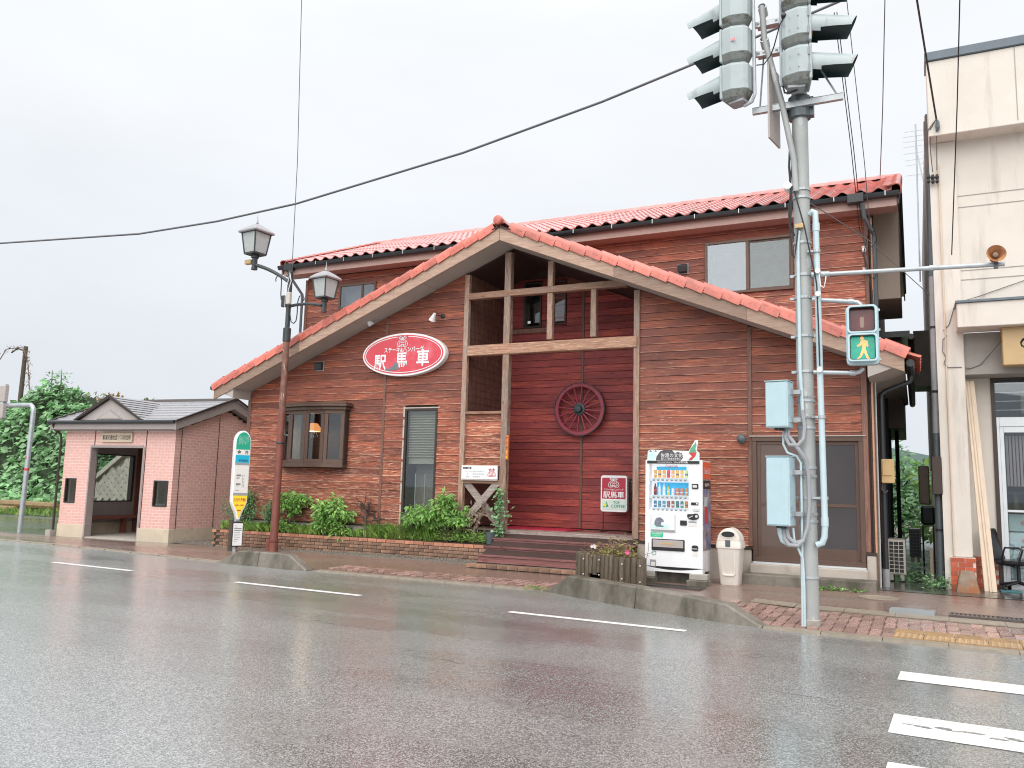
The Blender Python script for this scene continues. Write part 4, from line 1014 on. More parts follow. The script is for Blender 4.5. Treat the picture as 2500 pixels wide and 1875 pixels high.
spot(-10.55, 5.0, 1, 'spotlight near the eave, above left of the oval sign'); spot(-8.72, 5.0, -1, 'white cupped spotlight above the right end of the oval sign')
sc_ = thing('floodlight', 'small dark round flood lamp on the wall beside the sliding doors', 'lamp', (-2.66, 14.35, 2.42))
B('housing', MB().lathe([(.03, -.03), (.075, 0), (.085, .05), (.06, .11), (.02, .12)], (0, 0, 0), 14, 0, T((-2.66, 14.22, 2.42)) @ RX(R(-75))), m_downp, sc_, smooth=True)
B('bracket', MB().tube([(-2.62, 14.37, 2.44), (-2.64, 14.28, 2.43)], .02, 6), m_gut, sc_)
# inside the dining room
pl = thing('pendant_lamp', 'orange pendant lampshade glowing inside the bow window', 'lamp', (-12.9, 15.5, 2.72))
B('shade', MB().lathe([(.21, 0), (.20, .06), (.10, .19), (.03, .2)], (-12.9, 15.5, 2.72), 18), m_lampsh, pl, smooth=True)
B('cord', MB().tube([(-12.9, 15.5, 2.9), (-12.9, 15.5, 3.42)], .008, 5), m_rubber, pl)
bl_d = bpy.data.lights.new('pendant_bulb', 'POINT'); bl_d.energy = 8; bl_d.color = (1, .86, .68); bl_d.shadow_soft_size = .12
bl_ = bpy.data.objects.new('pendant_bulb', bl_d); COL.objects.link(bl_); bl_.parent = pl; bl_.location = (0, 0, -.06)
rm = thing('seat_bench', 'dim dining bench backs inside the bow window', 'bench', (-12.9, 17, .3))
B('backrest', rbox(-13.6, -12.2, 17, 17.1, .3, 1.9), m_siding, rm); B('backrest', rbox(-11.9, -10.8, 17.2, 17.3, .3, 2.3), m_found, rm)

# ================================================================== BUS SHELTER (own axes: u along its front, v depth)
SH = T((-15.97, 14.19, 0)) @ RZ(R(5.5))
sh = thing('bus_shelter', 'pink brick bus shelter with dark metal roof and small front gable', 'bus shelter', (-17.7, 15.6, 0))
def SB(name, mb, mat, parent=sh, **k): return B(name, mb.xf(SH), mat, parent, **k)
WS, DS, HS = -3.55, 3.6, 2.70
OP = (-2.64, -.955, 0, 2.26); WL_ = (-3.42, -3.06, .845, 1.465); WR_ = (-.56, -.125, .84, 1.465)
SB('wall', wallstrips(WS + .012, -.012, .32, HS, [OP, WL_, WR_], .012, .16), m_mortarp)
SB('wall', MB().prismx([(.16, .32), (3.44, .32), (3.44, 2.7), (1.8, 3.28), (.16, 2.7)], -.15, -.012), m_mortarp)
mb = MB(); W0, W1, Z0, Z1 = .90, 2.22, .86, 2.13   # window in the end wall
for a, b, c, d in ((.16, W0, .32, 2.7), (W1, 3.44, .32, 2.7), (W0, W1, .32, Z0), (W0, W1, Z1, 2.7)): mb.box(WS + .012, WS + .12, a, b, c, d)
mb.prismx([(.16, 2.7), (3.44, 2.7), (1.8, 3.28)], WS + .012, WS + .12)
SB('wall', mb, m_shfasc)
SB('wall', MB().box(WS, 0, 3.44, 3.6, .32, 2.7), m_shfasc)
SB('ceiling', MB().box(WS + .1, -.1, .16, 3.44, 2.55, 2.6), m_shfasc)
SB('foundation', MB().box(WS - .01, OP[0] - .04, -.008, .18, -.05, .318), m_foundc, bevel=.006); SB('foundation', MB().box(OP[1], .012, -.008, .18, -.05, .318), m_foundc, bevel=.006)
SB('foundation', MB().box(-.17, .010, .185, 3.6, -.05, .318), m_foundc); SB('foundation', MB().box(WS - .01, WS + .13, .185, 3.6, -.05, .318), m_foundc)
SB('floor', MB().box(WS + .12, -.15, .02, 3.44, -.02, .035), m_found)
br = MB().box(-.098, .098, -.0045, 0, 0, .060).mesh('brick', m_brickpink)
brs = MB().box(-.098, .098, -.0045, 0, 0, .060)
lst = []
nz = int((HS - .33) / .072)
for r in range(nz):
    z = .33 + r * .072; u = -.02 - (r % 2) * .1
    e0 = 0
    # front
    u = WS + .02 + (.1 if r % 2 else 0)
    segs = [(WS + .01, -.02)]
    for h in (OP, WL_, WR_):
        if h[2] - .03 < z + .03 < h[3] + .02:
            ns = []
            for a, b in segs:
                if h[1] <= a or h[0] >= b: ns.append((a, b)); continue
                ns += [(a, h[0] - .01), (h[1] + .01, b)]
            segs = ns
    if z > 2.30: segs = [(a, b) for a, b in segs]
    for a, b in segs:
        x = a + (.104 if r % 2 else 0)
        if r % 2 and x - a > .03: lst.append(((a + x - .008) / 2, z, (x - .008 - a), 0))
        while x < b - .02:
            w = min(.2, b - x); lst.append((x + (w - .008) / 2, z, w - .008, 0)); x += .208
for r in range(41):
    z = .33 + r * .072
    lo, hi = .005, 3.6
    if z > 2.68: lo = (z + .05 - 2.70) / .355; hi = 3.6 - lo
    y = lo + (.104 if r % 2 else 0)
    if r % 2 and z <= 2.68: lst.append(((lo + y - .008) / 2, z, y - .008 - lo, 1))
    while y < hi - .03:
        w = min(.2, hi - y); lst.append((y + (w - .008) / 2, z, w - .008, 1)); y += .208
rest_ = MB(); lst.sort(key=lambda b: (b[0] > 1.9 if b[3] else False, random.random() * 0 - b[2], -b[1]))
k = 0; vis = [b for b in lst if not (b[3] and b[0] > 2.0)]; random.shuffle(vis)
vis.sort(key=lambda b: -b[2] * (1.2 if b[3] else .8))
for b in vis:
    A = SH @ (T((b[0], .012, b[1])) if b[3] == 0 else T((-.012, b[0], b[1])) @ RZ(R(90))) @ Matrix.Diagonal((b[2] / .196, 1, 1, 1))
    if k < 300: inst('brick', br, sh, A); k += 1
    else: rest_.join(brs, A)
for b in lst:
    if b[3] and b[0] > 2.0: rest_.join(brs, SH @ T((-.012, b[0], b[1])) @ RZ(R(90)) @ Matrix.Diagonal((b[2] / .196, 1, 1, 1)))
B('brick_field', rest_, m_brickpink, sh, kind='stuff')
SB('joint_trim', MB().box(-2.56, -2.545, -.004, .01, 2.29, 2.69), m_bronze); SB('joint_trim', MB().box(-.90, -.885, -.004, .01, .32, 2.69), m_bronze)
SB('joint_trim', MB().box(-.004, .004, .20, .215, .32, 2.7), m_bronze); SB('joint_trim', MB().box(-.004, .004, 1.50, 1.515, .32, 3.1), m_bronze)
SB('door_jamb', MB().box(OP[0] - .04, OP[0], -.004, .20, .03, 2.27).box(OP[1] - .02, OP[1] + .03, -.004, .18, .03, 2.27).box(OP[0], OP[1] - .02, -.004, .18, 2.24, 2.30), m_shfasc)
for h in (WL_, WR_):
    f = SB('window', frame_rect(h[0], h[1], h[2], h[3], -.006, .03, .10), m_bronze)
    SB('pane', MB().box(h[0] + .03, h[1] - .03, .03, .036, h[2] + .03, h[3] - .03), m_glass_d, f)
f = SB('end_window', MB().box(WS + .0, WS + .13, W0, W0 + .04, Z0, Z1).box(WS, WS + .13, W1 - .07, W1, Z0, Z1).box(WS, WS + .13, W0 + .04, W1 - .07, Z0, Z0 + .03).box(WS, WS + .13, W0 + .04, W1 - .07, Z1 - .03, Z1), m_bronze)
SB('pane', MB().box(WS + .05, WS + .056, W0 + .04, W1 - .07, Z0 + .03, Z1 - .03), m_glass, f)
# fascia, roof
SB('fascia', MB().box(-3.80, .16, -.24, -.20, 2.68, 2.84), m_shfasc)
SB('eave_soffit', MB().box(-3.80, .16, -.20, .01, 2.66, 2.68), m_shfasc)
for u in (.16, -3.84): SB('gable_fascia', MB().prismx([(-.24, 2.66), (1.8, 3.36), (3.84, 2.66), (3.84, 2.86), (1.8, 3.58), (-.24, 2.86)], u, u + .04), m_shfasc)
SB('gable_soffit', MB().prismx([(-.2, 2.70), (1.8, 3.38), (3.8, 2.70), (3.8, 2.68), (1.8, 3.36), (-.2, 2.68)], -.02, .16), m_shfasc)
SB('gutter', MB().tube([(-3.86, -.28, 2.86), (.18, -.28, 2.86)], .045, 8), m_gut, smooth=True)
SB('downpipe', MB().tube([(-3.72, -.27, 2.83), (-3.72, -.20, 2.68), (-3.68, -.05, 2.58), (-3.66, -.03, 2.45), (-3.66, -.03, .12)], .03, 8), m_bronze, smooth=True)
SB('drain_block', MB().box(-3.78, -3.62, -.14, .02, .0, .16), m_conc)
rs = .355 / 1
def rz(v): return 2.87 + (v + .26) * .353 if v < 1.8 else 2.87 + (3.86 - v) * .353
PU, PWd = -2.0, .97   # pediment centre and half width
for i in range(8):
    v0 = -.27 + i * .2575; v1 = v0 + .265
    SB('roof_sheet', MB().prismx([(v0, rz(v0) + .022), (v1, rz(v0 + .2575) + .004), (v1, rz(v0 + .2575) - .01), (v0, rz(v0))], -3.90, .24), m_shroof, bevel=.002)
SB('roof_back', MB().prismx([(1.8, rz(1.8)), (3.86, 2.87), (3.86, 2.84), (1.8, rz(1.8) - .03)], -3.90, .24), m_shroof)
SB('ridge_cap', MB().prismx([(1.68, rz(1.68) + .015), (1.8, rz(1.8) + .05), (1.92, rz(1.92) + .015)], -3.91, .25), m_bronze)
SB('verge_trim', MB().prismx([(-.28, 2.86), (1.8, 3.60), (3.88, 2.86), (3.88, 2.90), (1.8, 3.655), (-.28, 2.90)], .20, .255).prismx([(-.28, 2.86), (1.8, 3.60), (3.88, 2.86), (3.88, 2.90), (1.8, 3.655), (-.28, 2.90)], -3.92, -3.87), m_bronze)
SB('pediment', MB().prism([(PU - PWd, 2.93), (PU + PWd, 2.93), (PU, 3.46)], -.12, -.06), m_shlight)
SB('pediment_moulding', MB().prism([(PU - .42, 2.94), (PU + .42, 2.94), (PU, 3.17)], -.14, -.121), m_shfasc)
SB('pediment_panel', MB().prism([(PU - .35, 2.955), (PU + .35, 2.955), (PU, 3.145)], -.146, -.1405), m_shlight)
mb = MB(); k = 9
for s in (-1, 1):
    for i in range(k):
        t0, t1 = i / k, (i + 1) / k
        def Pt(t, v): return (PU + s * (PWd + .12) * (1 - t), v, 2.90 + (3.50 - 2.90) * t + .02)
        vb0 = 1.45 * t0 + .10; vb1 = 1.45 * t1 + .10
        mb.poly([Pt(t0, -.20), Pt(t1, -.20), Pt(t1, vb1), Pt(t0, vb0)][::s]); mb.poly([(p[0], p[1], p[2] + .018) for p in [Pt(t0, -.20), Pt(t0 + .06, -.20), Pt(t0 + .06, vb1), Pt(t0, vb0)]][::s])
SB('pediment_roof', mb, m_shroof)
SB('pediment_verge', MB().prism([(PU - PWd - .12, 2.88), (PU, 3.46), (PU + PWd + .12, 2.88), (PU + PWd + .12, 2.935), (PU, 3.545), (PU - PWd - .12, 2.935)], -.22, -.16), m_bronze)
sp_ = SB('name_board', MB().prism(rrect(-2.30, -1.32, 2.375, 2.61, .015), -.04, .005), m_foundc)
text('新潟交通佐渡 バス待合所', -1.81, 2.492, -.043, .90, .125, m_ink, sp_, .012, SH)
bn = thing('bench', 'red wooden bench along the inside of the bus shelter', 'bench', (-19, 15.4, .03))
SB('seat', MB().box(-3.42, -3.05, .25, 3.2, .42, .50), m_lampred, bn, bevel=.006)
for v in (.6, 1.8, 2.9): SB('leg', MB().box(-3.30, -3.18, v - .06, v + .06, .03, .42), m_lampred, bn)
SB('shelter_inner_post', MB().box(WS + .13, WS + .17, 2.29, 2.40, .04, 2.55), m_lampred)

# ================================================================== STREET LAMP
sl_ = thing('street_lamp', 'old red street lamp post carrying two lanterns on curved arms', 'street lamp', (-12.11, 13.5, .06))
lx, ly = -12.10, 13.5
B('post', MB().tube([(lx - .01, ly, .28), (lx, ly, 2.95)], [.082, .076], 14), m_lampred, sl_, smooth=True)
B('post', MB().tube([(lx, ly, 2.95), (lx, ly, 4.54)], [.072, .066], 14), m_lampred_rust, sl_, smooth=True)
B('base_sleeve', MB().lathe([(.115, .02), (.115, .05), (.098, .06), (.094, .25), (.102, .26), (.102, .30), (.08, .31)], (lx - .012, ly, 0), 14).box(lx - .18, lx - .10, ly - .05, ly + .05, .05, .30), m_lampred, sl_, smooth=True)
B('collar', MB().lathe([(.07, 4.50), (.085, 4.51), (.085, 4.79), (.06, 4.81)], (lx, ly, 0), 14), m_lampiron, sl_, smooth=True)
B('upper_post', MB().tube([(lx, ly, 4.78), (lx, ly, 6.08)], .052, 8), m_lampiron, sl_, smooth=True)
B('band', MB().lathe([(.078, 2.30), (.086, 2.31), (.086, 2.335), (.078, 2.345)], (lx, ly, 0), 14), m_lampiron, sl_, smooth=True)
def lantern(cx, cz, cy, s):
    """cz = underside of the glass"""
    A = T((cx, cy, cz)) @ RZ(R(-6)) @ Matrix.Scale(s, 4)
    b = MB()
    w0, w1, h = .195, .262, .50
    for i in range(4):
        a = R(45 + 90 * i); c0 = (w0 * 1.2 * cos(a), w0 * 1.2 * sin(a), .03); c1 = (w1 * 1.2 * cos(a), w1 * 1.2 * sin(a), h)
        b.tube([c0, c1], .017, 5)
    q = [(w0 * 1.25 * cos(R(45 + 90 * i)), w0 * 1.25 * sin(R(45 + 90 * i))) for i in range(4)]; b.prismz(q, 0, .035)
    q = [(w1 * 1.22 * cos(R(45 + 90 * i)), w1 * 1.22 * sin(R(45 + 90 * i))) for i in range(4)]; b.prismz(q, h - .02, h + .01)
    f = B('lantern', b.xf(A), m_lampiron, sl_)
    for i in range(4):
        a0, a1 = R(45 + 90 * i), R(135 + 90 * i); k0, k1 = w0 * 1.15, w1 * 1.15
        p = [Vector((k0 * cos(a0), k0 * sin(a0), .035)), Vector((k0 * cos(a1), k0 * sin(a1), .035)), Vector((k1 * cos(a1), k1 * sin(a1), h - .02)), Vector((k1 * cos(a0), k1 * sin(a0), h - .02))]
        c = sum(p, Vector()) / 4; p = [c + (v - c) * .97 for v in p]; n = (p[1] - p[0]).cross(p[3] - p[0]).normalized()
        B('pane', MB().add(p + [v - n * .008 for v in p], [(0, 1, 2, 3), (7, 6, 5, 4), (0, 4, 5, 1), (1, 5, 6, 2), (2, 6, 7, 3), (3, 7, 4, 0)]).xf(A), m_lampglass, f)
    n = 4; vs = []; prof = [(.40, h - .015), (.405, h + .025), (.25, h + .12), (.10, h + .19), (.035, h + .21)]
    b = MB().lathe(prof, (0, 0, 0), 4, 0, RZ(R(45))); b.xf(A); B('cap', b, m_lamproof, f, bevel=.01)
    B('finial', MB().lathe([(.032, h + .22), (.026, h + .27), (.014, h + .30), (.003, h + .45)], (0, 0, 0), 8).xf(A), m_lamproof, f, smooth=True)
    B('socket', MB().lathe([(.085, -.07), (.085, 0)], (0, 0, 0), 8).lathe([(.06, -.30), (.06, -.07)], (0, 0, 0), 8).lathe([(.07, -.335), (.07, -.29)], (0, 0, 0), 8).xf(A), m_lampiron, f)
    return f
lantern(-13.08, 6.50, 13.42, 1.0); lantern(-11.17, 5.38, 13.55, .86)
def arc(a, b, sag, n=10, ax=(0, 0, 1)):
    a, b = Vector(a), Vector(b); return [a.lerp(b, i / n) + Vector(ax) * sag * 4 * (i / n) * (1 - i / n) for i in range(n + 1)]
B('arm', MB().tube(arc((lx, ly, 5.80), (-13.02, 13.42, 6.26), .05), .040, 8), m_lampiron, sl_, smooth=True)
B('arm', MB().tube(arc((lx, ly, 5.27), (-11.23, 13.55, 5.24), .05), .034, 8), m_lampiron, sl_, smooth=True)
def scroll(x, z, d, s):
    p = [(x + d * s * a, ly, z + s * b) for a, b in ((0, 0), (.04, -.16), (.12, -.2), (.18, -.14), (.2, 0), (.2, .3), (.24, .42), (.33, .44), (.38, .36), (.37, .30))]
    B('scroll', MB().tube(p, .012, 6), m_lampiron, sl_, smooth=True)
scroll(lx - .05, 5.58, -1, .95); scroll(lx + .06, 5.08, 1, .95)
B('junction_box', rbox(lx + .02, lx + .13, ly - .13, ly - .05, 5.30, 5.56), m_ac, sl_, bevel=.01); B('junction_box', rbox(lx - .17, lx - .07, ly - .06, ly + .04, 5.27, 5.52), m_lampiron, sl_, bevel=.01)
B('light_sensor', rbox(-13.33, -13.15, 13.36, 13.46, 6.30, 6.40), m_tan, sl_, bevel=.01)
B('loose_wire', MB().tube([(lx + .05, ly - .08, 6.0), (lx + .12, ly - .1, 5.8), (lx + .05, ly - .1, 5.6), (lx + .08, ly - .1, 5.45)], .008, 5).tube([(lx + .04, ly - .07, 5.95), (lx - .03, ly - .09, 5.6), (lx - .02, ly - .09, 5.1)], .007, 5), m_white, sl_)

# ================================================================== BUS STOP SIGN
bs_ = thing('bus_stop_sign', 'rounded white bus stop sign with green top and yellow foot', 'bus stop sign', (-12.80, 13.1, .03))
BM = T((-12.775, 13.1, 0)) @ RZ(R(60)) @ Matrix.Diagonal((.68, .9, 1, 1))
def stadium(w, z0, z1, wt, zt_, n=14):
    """board outline: semicircle top, straight sides to z0, curve down to a neck of width wt at zt_"""
    p = [(w * cos(R(180 * i / n)), z1 - w + w * sin(R(180 * i / n))) for i in range(n + 1)]
    for i in range(1, 9):
        t = i / 8; p.append((-(w + (wt - w) * ss(t)), z0 + (zt_ - z0) * t))
    for i in range(8, 0, -1):
        t = i / 8; p.append(((w + (wt - w) * ss(t)), z0 + (zt_ - z0) * t))
    return p
def BB(name, mb, mat, parent=bs_, **k): return B(name, mb.xf(BM), mat, parent, **k)
B('pole', MB().tube([(-12.79, 13.1, .0), (-12.78, 13.1, .85)], .045, 10), m_grey, bs_, smooth=True)
BB('casing', MB().prism(stadium(.245, 1.12, 2.555, .05, .70), -.10, .10), m_white, bevel=.02, seg=2)
fw = .212
BB('green_panel', MB().prism([(fw * cos(R(180 * i / 14)), 2.52 - fw + fw * sin(R(180 * i / 14))) for i in range(15)] + [(-fw, 2.16), (fw, 2.16)], -.108, -.10), m_green)
BB('name_panel', MB().box(-fw, fw, -.108, -.10, 2.045, 2.155), m_paper); BB('cyan_panel', MB().box(-fw, fw, -.108, -.10, 1.885, 2.04), m_cyan)
BB('grey_band', MB().box(-fw, fw, -.110, -.10, 1.835, 1.88), m_busgrey); BB('grey_band', MB().box(-fw, fw, -.110, -.10, 1.205, 1.25), m_busgrey)
BB('timetable_panel', MB().box(-fw, fw, -.108, -.10, 1.255, 1.83), m_paper)
BB('yellow_panel', MB().prism([(-fw, 1.20), (fw, 1.20), (fw, 1.12)] + [(fw + (.015 - fw) * ss(i / 8), 1.12 - .37 * i / 8) for i in range(1, 9)] + [(-(fw + (.015 - fw) * ss(i / 8)), 1.12 - .37 * i / 8) for i in range(8, -1, -1)], -.108, -.10), m_yellow)
text('金　井', 0, 2.10, -.1105, .34, .085, m_ink, bs_, .02, BM)
text('新潟交通佐渡㈱', .03, 1.93, -.1105, .27, .045, m_ink, bs_, .01, BM)
text('ひだまり接骨院', 0, 1.115, -.1105, .37, .075, m_inkred, bs_, .02, BM); text('骨盤矯正・交通事故', 0, 1.0, -.1105, .27, .035, m_inkred, bs_, .01, BM)
BB('red_dash', MB().box(-.06, .05, -.112, -.1085, .885, .905), m_inkred)
mb = MB()
for i in range(9):   # flaked vertical streaks of the green panel
    x = -.14 + i * .034; z = 2.26 + .02 * (i % 3)
    for k in range(5): mb.box(x, x + .008, -.1095, -.1082, z + k * .033, z + k * .033 + random.uniform(.012, .03))
BB('worn_print', mb, m_palegreen, kind='stuff')
mb = MB().box(-.15, -.01, -.1095, -.1082, 1.60, 1.635).box(-.15, -.01, -.1095, -.1082, 1.42, 1.455)
for i in range(9): mb.box(.03, .05, -.1095, -.1082, 1.37 + i * .03, 1.388 + i * .03).box(.075, .09, -.1095, -.1082, 1.37 + i * .03, 1.388 + i * .03)
for z in (1.575, 1.55, 1.395, 1.30): mb.box(-.15, -.05, -.1095, -.1082, z, z + .010)
BB('timetable_print', mb, m_inkg, kind='stuff')
B('neck_clamp', MB().box(-.07, .07, -.06, .06, .66, .74).xf(BM), m_grey, bs_, bevel=.01)
BB('notice_frame', MB().box(-.165, .165, -.11, -.06, .15, .655), m_black, bevel=.005)
BB('notice', MB().box(-.14, .14, -.116, -.1105, .175, .63), m_signwhite)
mb = MB()
for i, w in enumerate((.06, .10, .22, .22, .18, .2, .16, .19, .14, .09)): mb.box(-.11, -.11 + w, -.1182, -.1165, .585 - i * .036, .592 - i * .036 + (.01 if i in (2, 3) else 0))
BB('notice_print', mb, m_inkg, kind='stuff')
bp_ = thing('wooden_backboard', 'dark wooden board leaning against the bus stop pole', 'board', (-12.98, 13.25, .03))
B('board', MB().box(-.09, .10, .03, .07, .02, .66).xf(T((-12.97, 13.18, .02)) @ RZ(R(24))), m_trunk, bp_)

# ================================================================== KERB BARRIER BLOCKS
def barrier(name, label, pts, w, taper0, taper1, joints):
    """pts: front foot (x,y,h)"""
    t = thing(name, label, 'barrier', (pts[0][0], pts[0][1], 0), 'concrete barriers along the kerb')
    n = len(pts); fr = []; bkk = []
    for i, (x, y, h) in enumerate(pts):
        a = Vector(pts[max(0, i - 1)][:2]); b = Vector(pts[min(n - 1, i + 1)][:2]); d = (b - a).normalized(); q = Vector((-d.y, d.x))
        fr.append((Vector((x, y)), q, h)); 
    parts = []; cur = MB()
    for i in range(n - 1):
        (p0, q0, h0), (p1, q1, h1) = fr[i], fr[i + 1]
        g = .012 if (i + 1) in joints else 0; g0 = .0
        d = (p1 - p0).normalized(); p1 = p1 - d * g
        def sec(p, q, h):
            return [(p.x, p.y, -.02), (p.x + q.x * .035, p.y + q.y * .035, h - .02), (p.x + q.x * .06, p.y + q.y * .06, h), (p.x + q.x * (w - .03), p.y + q.y * (w - .03), h), (p.x + q.x * w, p.y + q.y * w, h - .03), (p.x + q.x * w, p.y + q.y * w, -.02)]
        A, C = sec(p0, q0, h0), sec(p1, q1, h1)
        cur.add(A + C, [(k, k + 6, (k + 1) % 6 + 6, (k + 1) % 6) for k in range(6)])
        if i == 0 or i in joints: cur.poly(A)
        if (i + 1) in joints or i == n - 2:
            cur.poly(C[::-1]); B('block', cur, m_conc_m, t); cur = MB()
    return t
barrier('kerb_barrier', 'short concrete barrier block with sloped ends behind the bus stop', [(-11.62, 11.44, .01), (-11.08, 11.42, .25), (-10.55, 11.38, .26), (-9.86, 11.34, .26), (-9.45, 11.32, .02)], .24, 0, 0, (2,))
barrier('kerb_barrier', 'long concrete barrier curving in front of the log planter', [(-5.0, 11.40, .01), (-4.56, 11.15, .28), (-4.0, 10.84, .28), (-3.33, 10.50, .275), (-2.6, 10.19, .25), (-2.08, 9.99, .215), (-1.66, 9.875, .015)], .24, 0, 0, (3,))

# ================================================================== BRICK PLANTER
pt = thing('brick_planter', 'long low brick planter bed along the left wing', 'planter', (-10.8, 14.1, .03))
pb = MB().box(-.104, .104, -.05, .05, 0, .0555).mesh('brick', m_brickp); pc = MB().box(-.104, .104, -.055, .05, 0, .060).mesh('brick', m_brickcap)
def py(x): return 13.93 + .012 * (x + 14.2)
for r in range(6):
    x = -14.18 + (.11 if r % 2 else 0); z = .014 + r * .0675
    xe = -7.42 if r > 2 else -7.60
    while x < xe:
        inst('brick', pc if r == 5 else pb, pt, T((x + .106, py(x) + .05 + random.uniform(-.003, .003), z)) @ RZ(.012)); x += .222
    for k in range(2): inst('brick', pc if r == 5 else pb, pt, T((-14.23, py(-14) + .16 + k * .222 - (.08 if r % 2 else 0), z)) @ RZ(R(90)))
B('mortar', MB().prismz([(-14.26, 13.945), (-7.38, 14.022), (-7.38, 14.37), (-14.26, 14.37)], -.02, .40), m_mortar, pt)
B('soil', MB().prismz([(-14.18, 14.04), (-7.38, 14.12), (-7.38, 14.368), (-14.18, 14.368)], .395, .432), m_soil, pt)
mb = MB()
for i in range(900):
    x = random.uniform(-14.3, -7.5); y = py(x) - abs(random.gauss(0, .10)) - .01; s = random.uniform(.008, .022)
    z = zg(x, y) + .010 + max(0, .055 * (1 - (py(x) - y) / .22)) * ss((x + 14) / 5)
    mb.add([(x - s, y - s * .7, z), (x + s, y - s, z), (x + s * .8, y + s, z), (x - s, y + s, z), (x, y, z + s * 1.1)], [(0, 1, 4), (1, 2, 4), (2, 3, 4), (3, 0, 4)])
for i in range(30):
    a, b = -14.3 + i * .227, -14.3 + (i + 1) * .227
    k = lambda x: zg(x, 13.8) + .012 + .05 * ss((x + 14) / 5)
    mb.poly([(a, py(a) - .24, zg(a, 13.7) + .008), (b, py(b) - .24, zg(b, 13.7) + .008), (b, py(b) + .03, k(b)), (a, py(a) + .03, k(a))])
tag(B('gravel_strip', mb, m_gravel, None, kind='stuff'), 'grit and fine gravel washed along the foot of the brick planter', 'gravel')
mb = MB()
for i in range(900):
    x = random.uniform(-15.9, -14.3); y = random.uniform(14.3, 16.0); s = random.uniform(.01, .03); z = .018
    mb.add([(x - s, y - s * .7, z), (x + s, y - s, z), (x + s * .8, y + s, z), (x - s, y + s, z), (x, y, z + s * 1.1)], [(0, 1, 4), (1, 2, 4), (2, 3, 4), (3, 0, 4)])
mb.poly([(-15.95, 14.22, .016), (-14.28, 14.15, .016), (-13.9, 16.3, .02), (-15.9, 16.3, .02)])
tag(B('gravel_patch', mb, m_gravel, None, kind='stuff'), 'rough gravel patch between the bus shelter and the restaurant', 'gravel')
# plants
def shrub(name, label, x, y, z, rx, ry, rz_, n, size, mat, stems=5, droop=.6, aspect=.42, group=None, top=None, cat='shrub', stemmat=m_twig, base=None):
    bz = base if base is not None else .42
    t = thing(name, label, cat, (x, y, bz), group)
    sb = MB()
    for i in range(stems):
        a = random.uniform(0, 2 * pi); q = random.uniform(.2, .8)
        sb.tube([(x + random.uniform(-.05, .05), y, bz - .02), (x + cos(a) * rx * q * .5, y + sin(a) * ry * q * .4, (bz + z) / 2), (x + cos(a) * rx * q, y + sin(a) * ry * q, z + rz_ * random.uniform(-.1, .6))], [.012, .008, .004], 5)
    B('stem', sb, stemmat, t, kind='stuff')
    cl = []
    for _ in range(18):
        d = Vector((random.gauss(0, 1), random.gauss(0, 1), random.gauss(0, 1))).normalized() * random.uniform(.4, .98); cl.append((d, random.uniform(.26, .46)))
    pts = []
    for i in range(n):
        c, r = random.choice(cl); d = Vector((random.gauss(0, 1), random.gauss(0, 1), random.gauss(0, .9))).normalized(); p = c + d * r * random.random() ** .35
        pts.append(((x + p.x * rx, min(y + p.y * ry, 14.36), z + p.z * rz_), (d.x, d.y - .3, d.z * .4 - .1)))
    leaves('foliage', pts, mat, t, size, droop, aspect=aspect)
    return t
shrub('shrub', 'round leafy shrub beside the street lamp, high on bare stems', -12.2, 14.12, 1.08, .40, .26, .22, 620, .11, m_leaf)
shrub('shrub', 'dome of bright leaves below the bow window, largest on the left', -11.02, 14.08, .86, .46, .30, .38, 1350, .105, m_leaf)
shrub('shrub', 'broad drooping shrub in front of the glazed door strip', -8.3, 14.10, 1.0, .48, .30, .30, 1200, .115, m_leaf)
shrub('shrub', 'feathery green bush behind the bus stop sign', -13.75, 14.22, .95, .55, .2, .52, 1500, .06, m_leaf_dark, 7)
shrub('shrub', 'small low shrub at the foot of the street lamp', -12.3, 14.08, .62, .20, .15, .14, 130, .09, m_leaf)
shrub('shrub', 'low shrub left of the street lamp under the bush', -12.85, 14.15, .85, .30, .15, .26, 500, .065, m_leaf_dark)
shrub('shrub', 'leggy shrub leaning over the planter left of the drooping one', -8.95, 14.10, .82, .34, .22, .28, 600, .09, m_leaf)
def baretree(name, label, x, y, z0, h, n, mat):
    t = thing(name, label, 'shrub', (x, y, z0)); mb = MB()
    def grow(p, d, L, r, k):
        e = p + d * L; mid = p.lerp(e, .5) + Vector((random.gauss(0, .02), random.gauss(0, .01), 0)) * 1; mb.tube([p, mid, e], [r, r * .85, r * .6], 5)
        if k == 0: return
        for i in range(3):
            nd = (d + Vector((random.gauss(0, .75), random.gauss(0, .4), random.gauss(.05, .45)))).normalized(); grow(p.lerp(e, random.uniform(.5, 1)), nd, L * random.uniform(.6, .85), r * .70, k - 1)
    grow(Vector((x, y, z0)), Vector((.05, 0, 1)), h * .36, .030, n)
    B('branches', mb, mat, t); return t
baretree('bare_shrub', 'leafless dark shrub against the boards between two green shrubs', -10.3, 14.18, .42, .9, 4, m_twig)
baretree('bare_shrub', 'dry twiggy bush in front of the crossed braces', -7.75, 14.2, .42, .95, 4, m_drytwig)
pts = []
for i in range(60): pts.append(((-7.8 + random.gauss(0, .16), 14.15, .95 + random.gauss(0, .14)), (random.gauss(0, 1), -.6, -.8)))
tag(leaves('withered_leaves', pts, m_drytwig, None, .09, .9), 'withered leaves hanging on the dry bush by the crossed braces', 'leaves')
vn = thing('vine', 'green vine climbing the porch post above the planter', 'vine', (-7.22, 14.25, .43))
B('stem', MB().tube([(-7.3, 14.24, .43), (-7.22, 14.27, .9), (-7.25, 14.28, 1.5)], .008, 5), m_twig, vn)
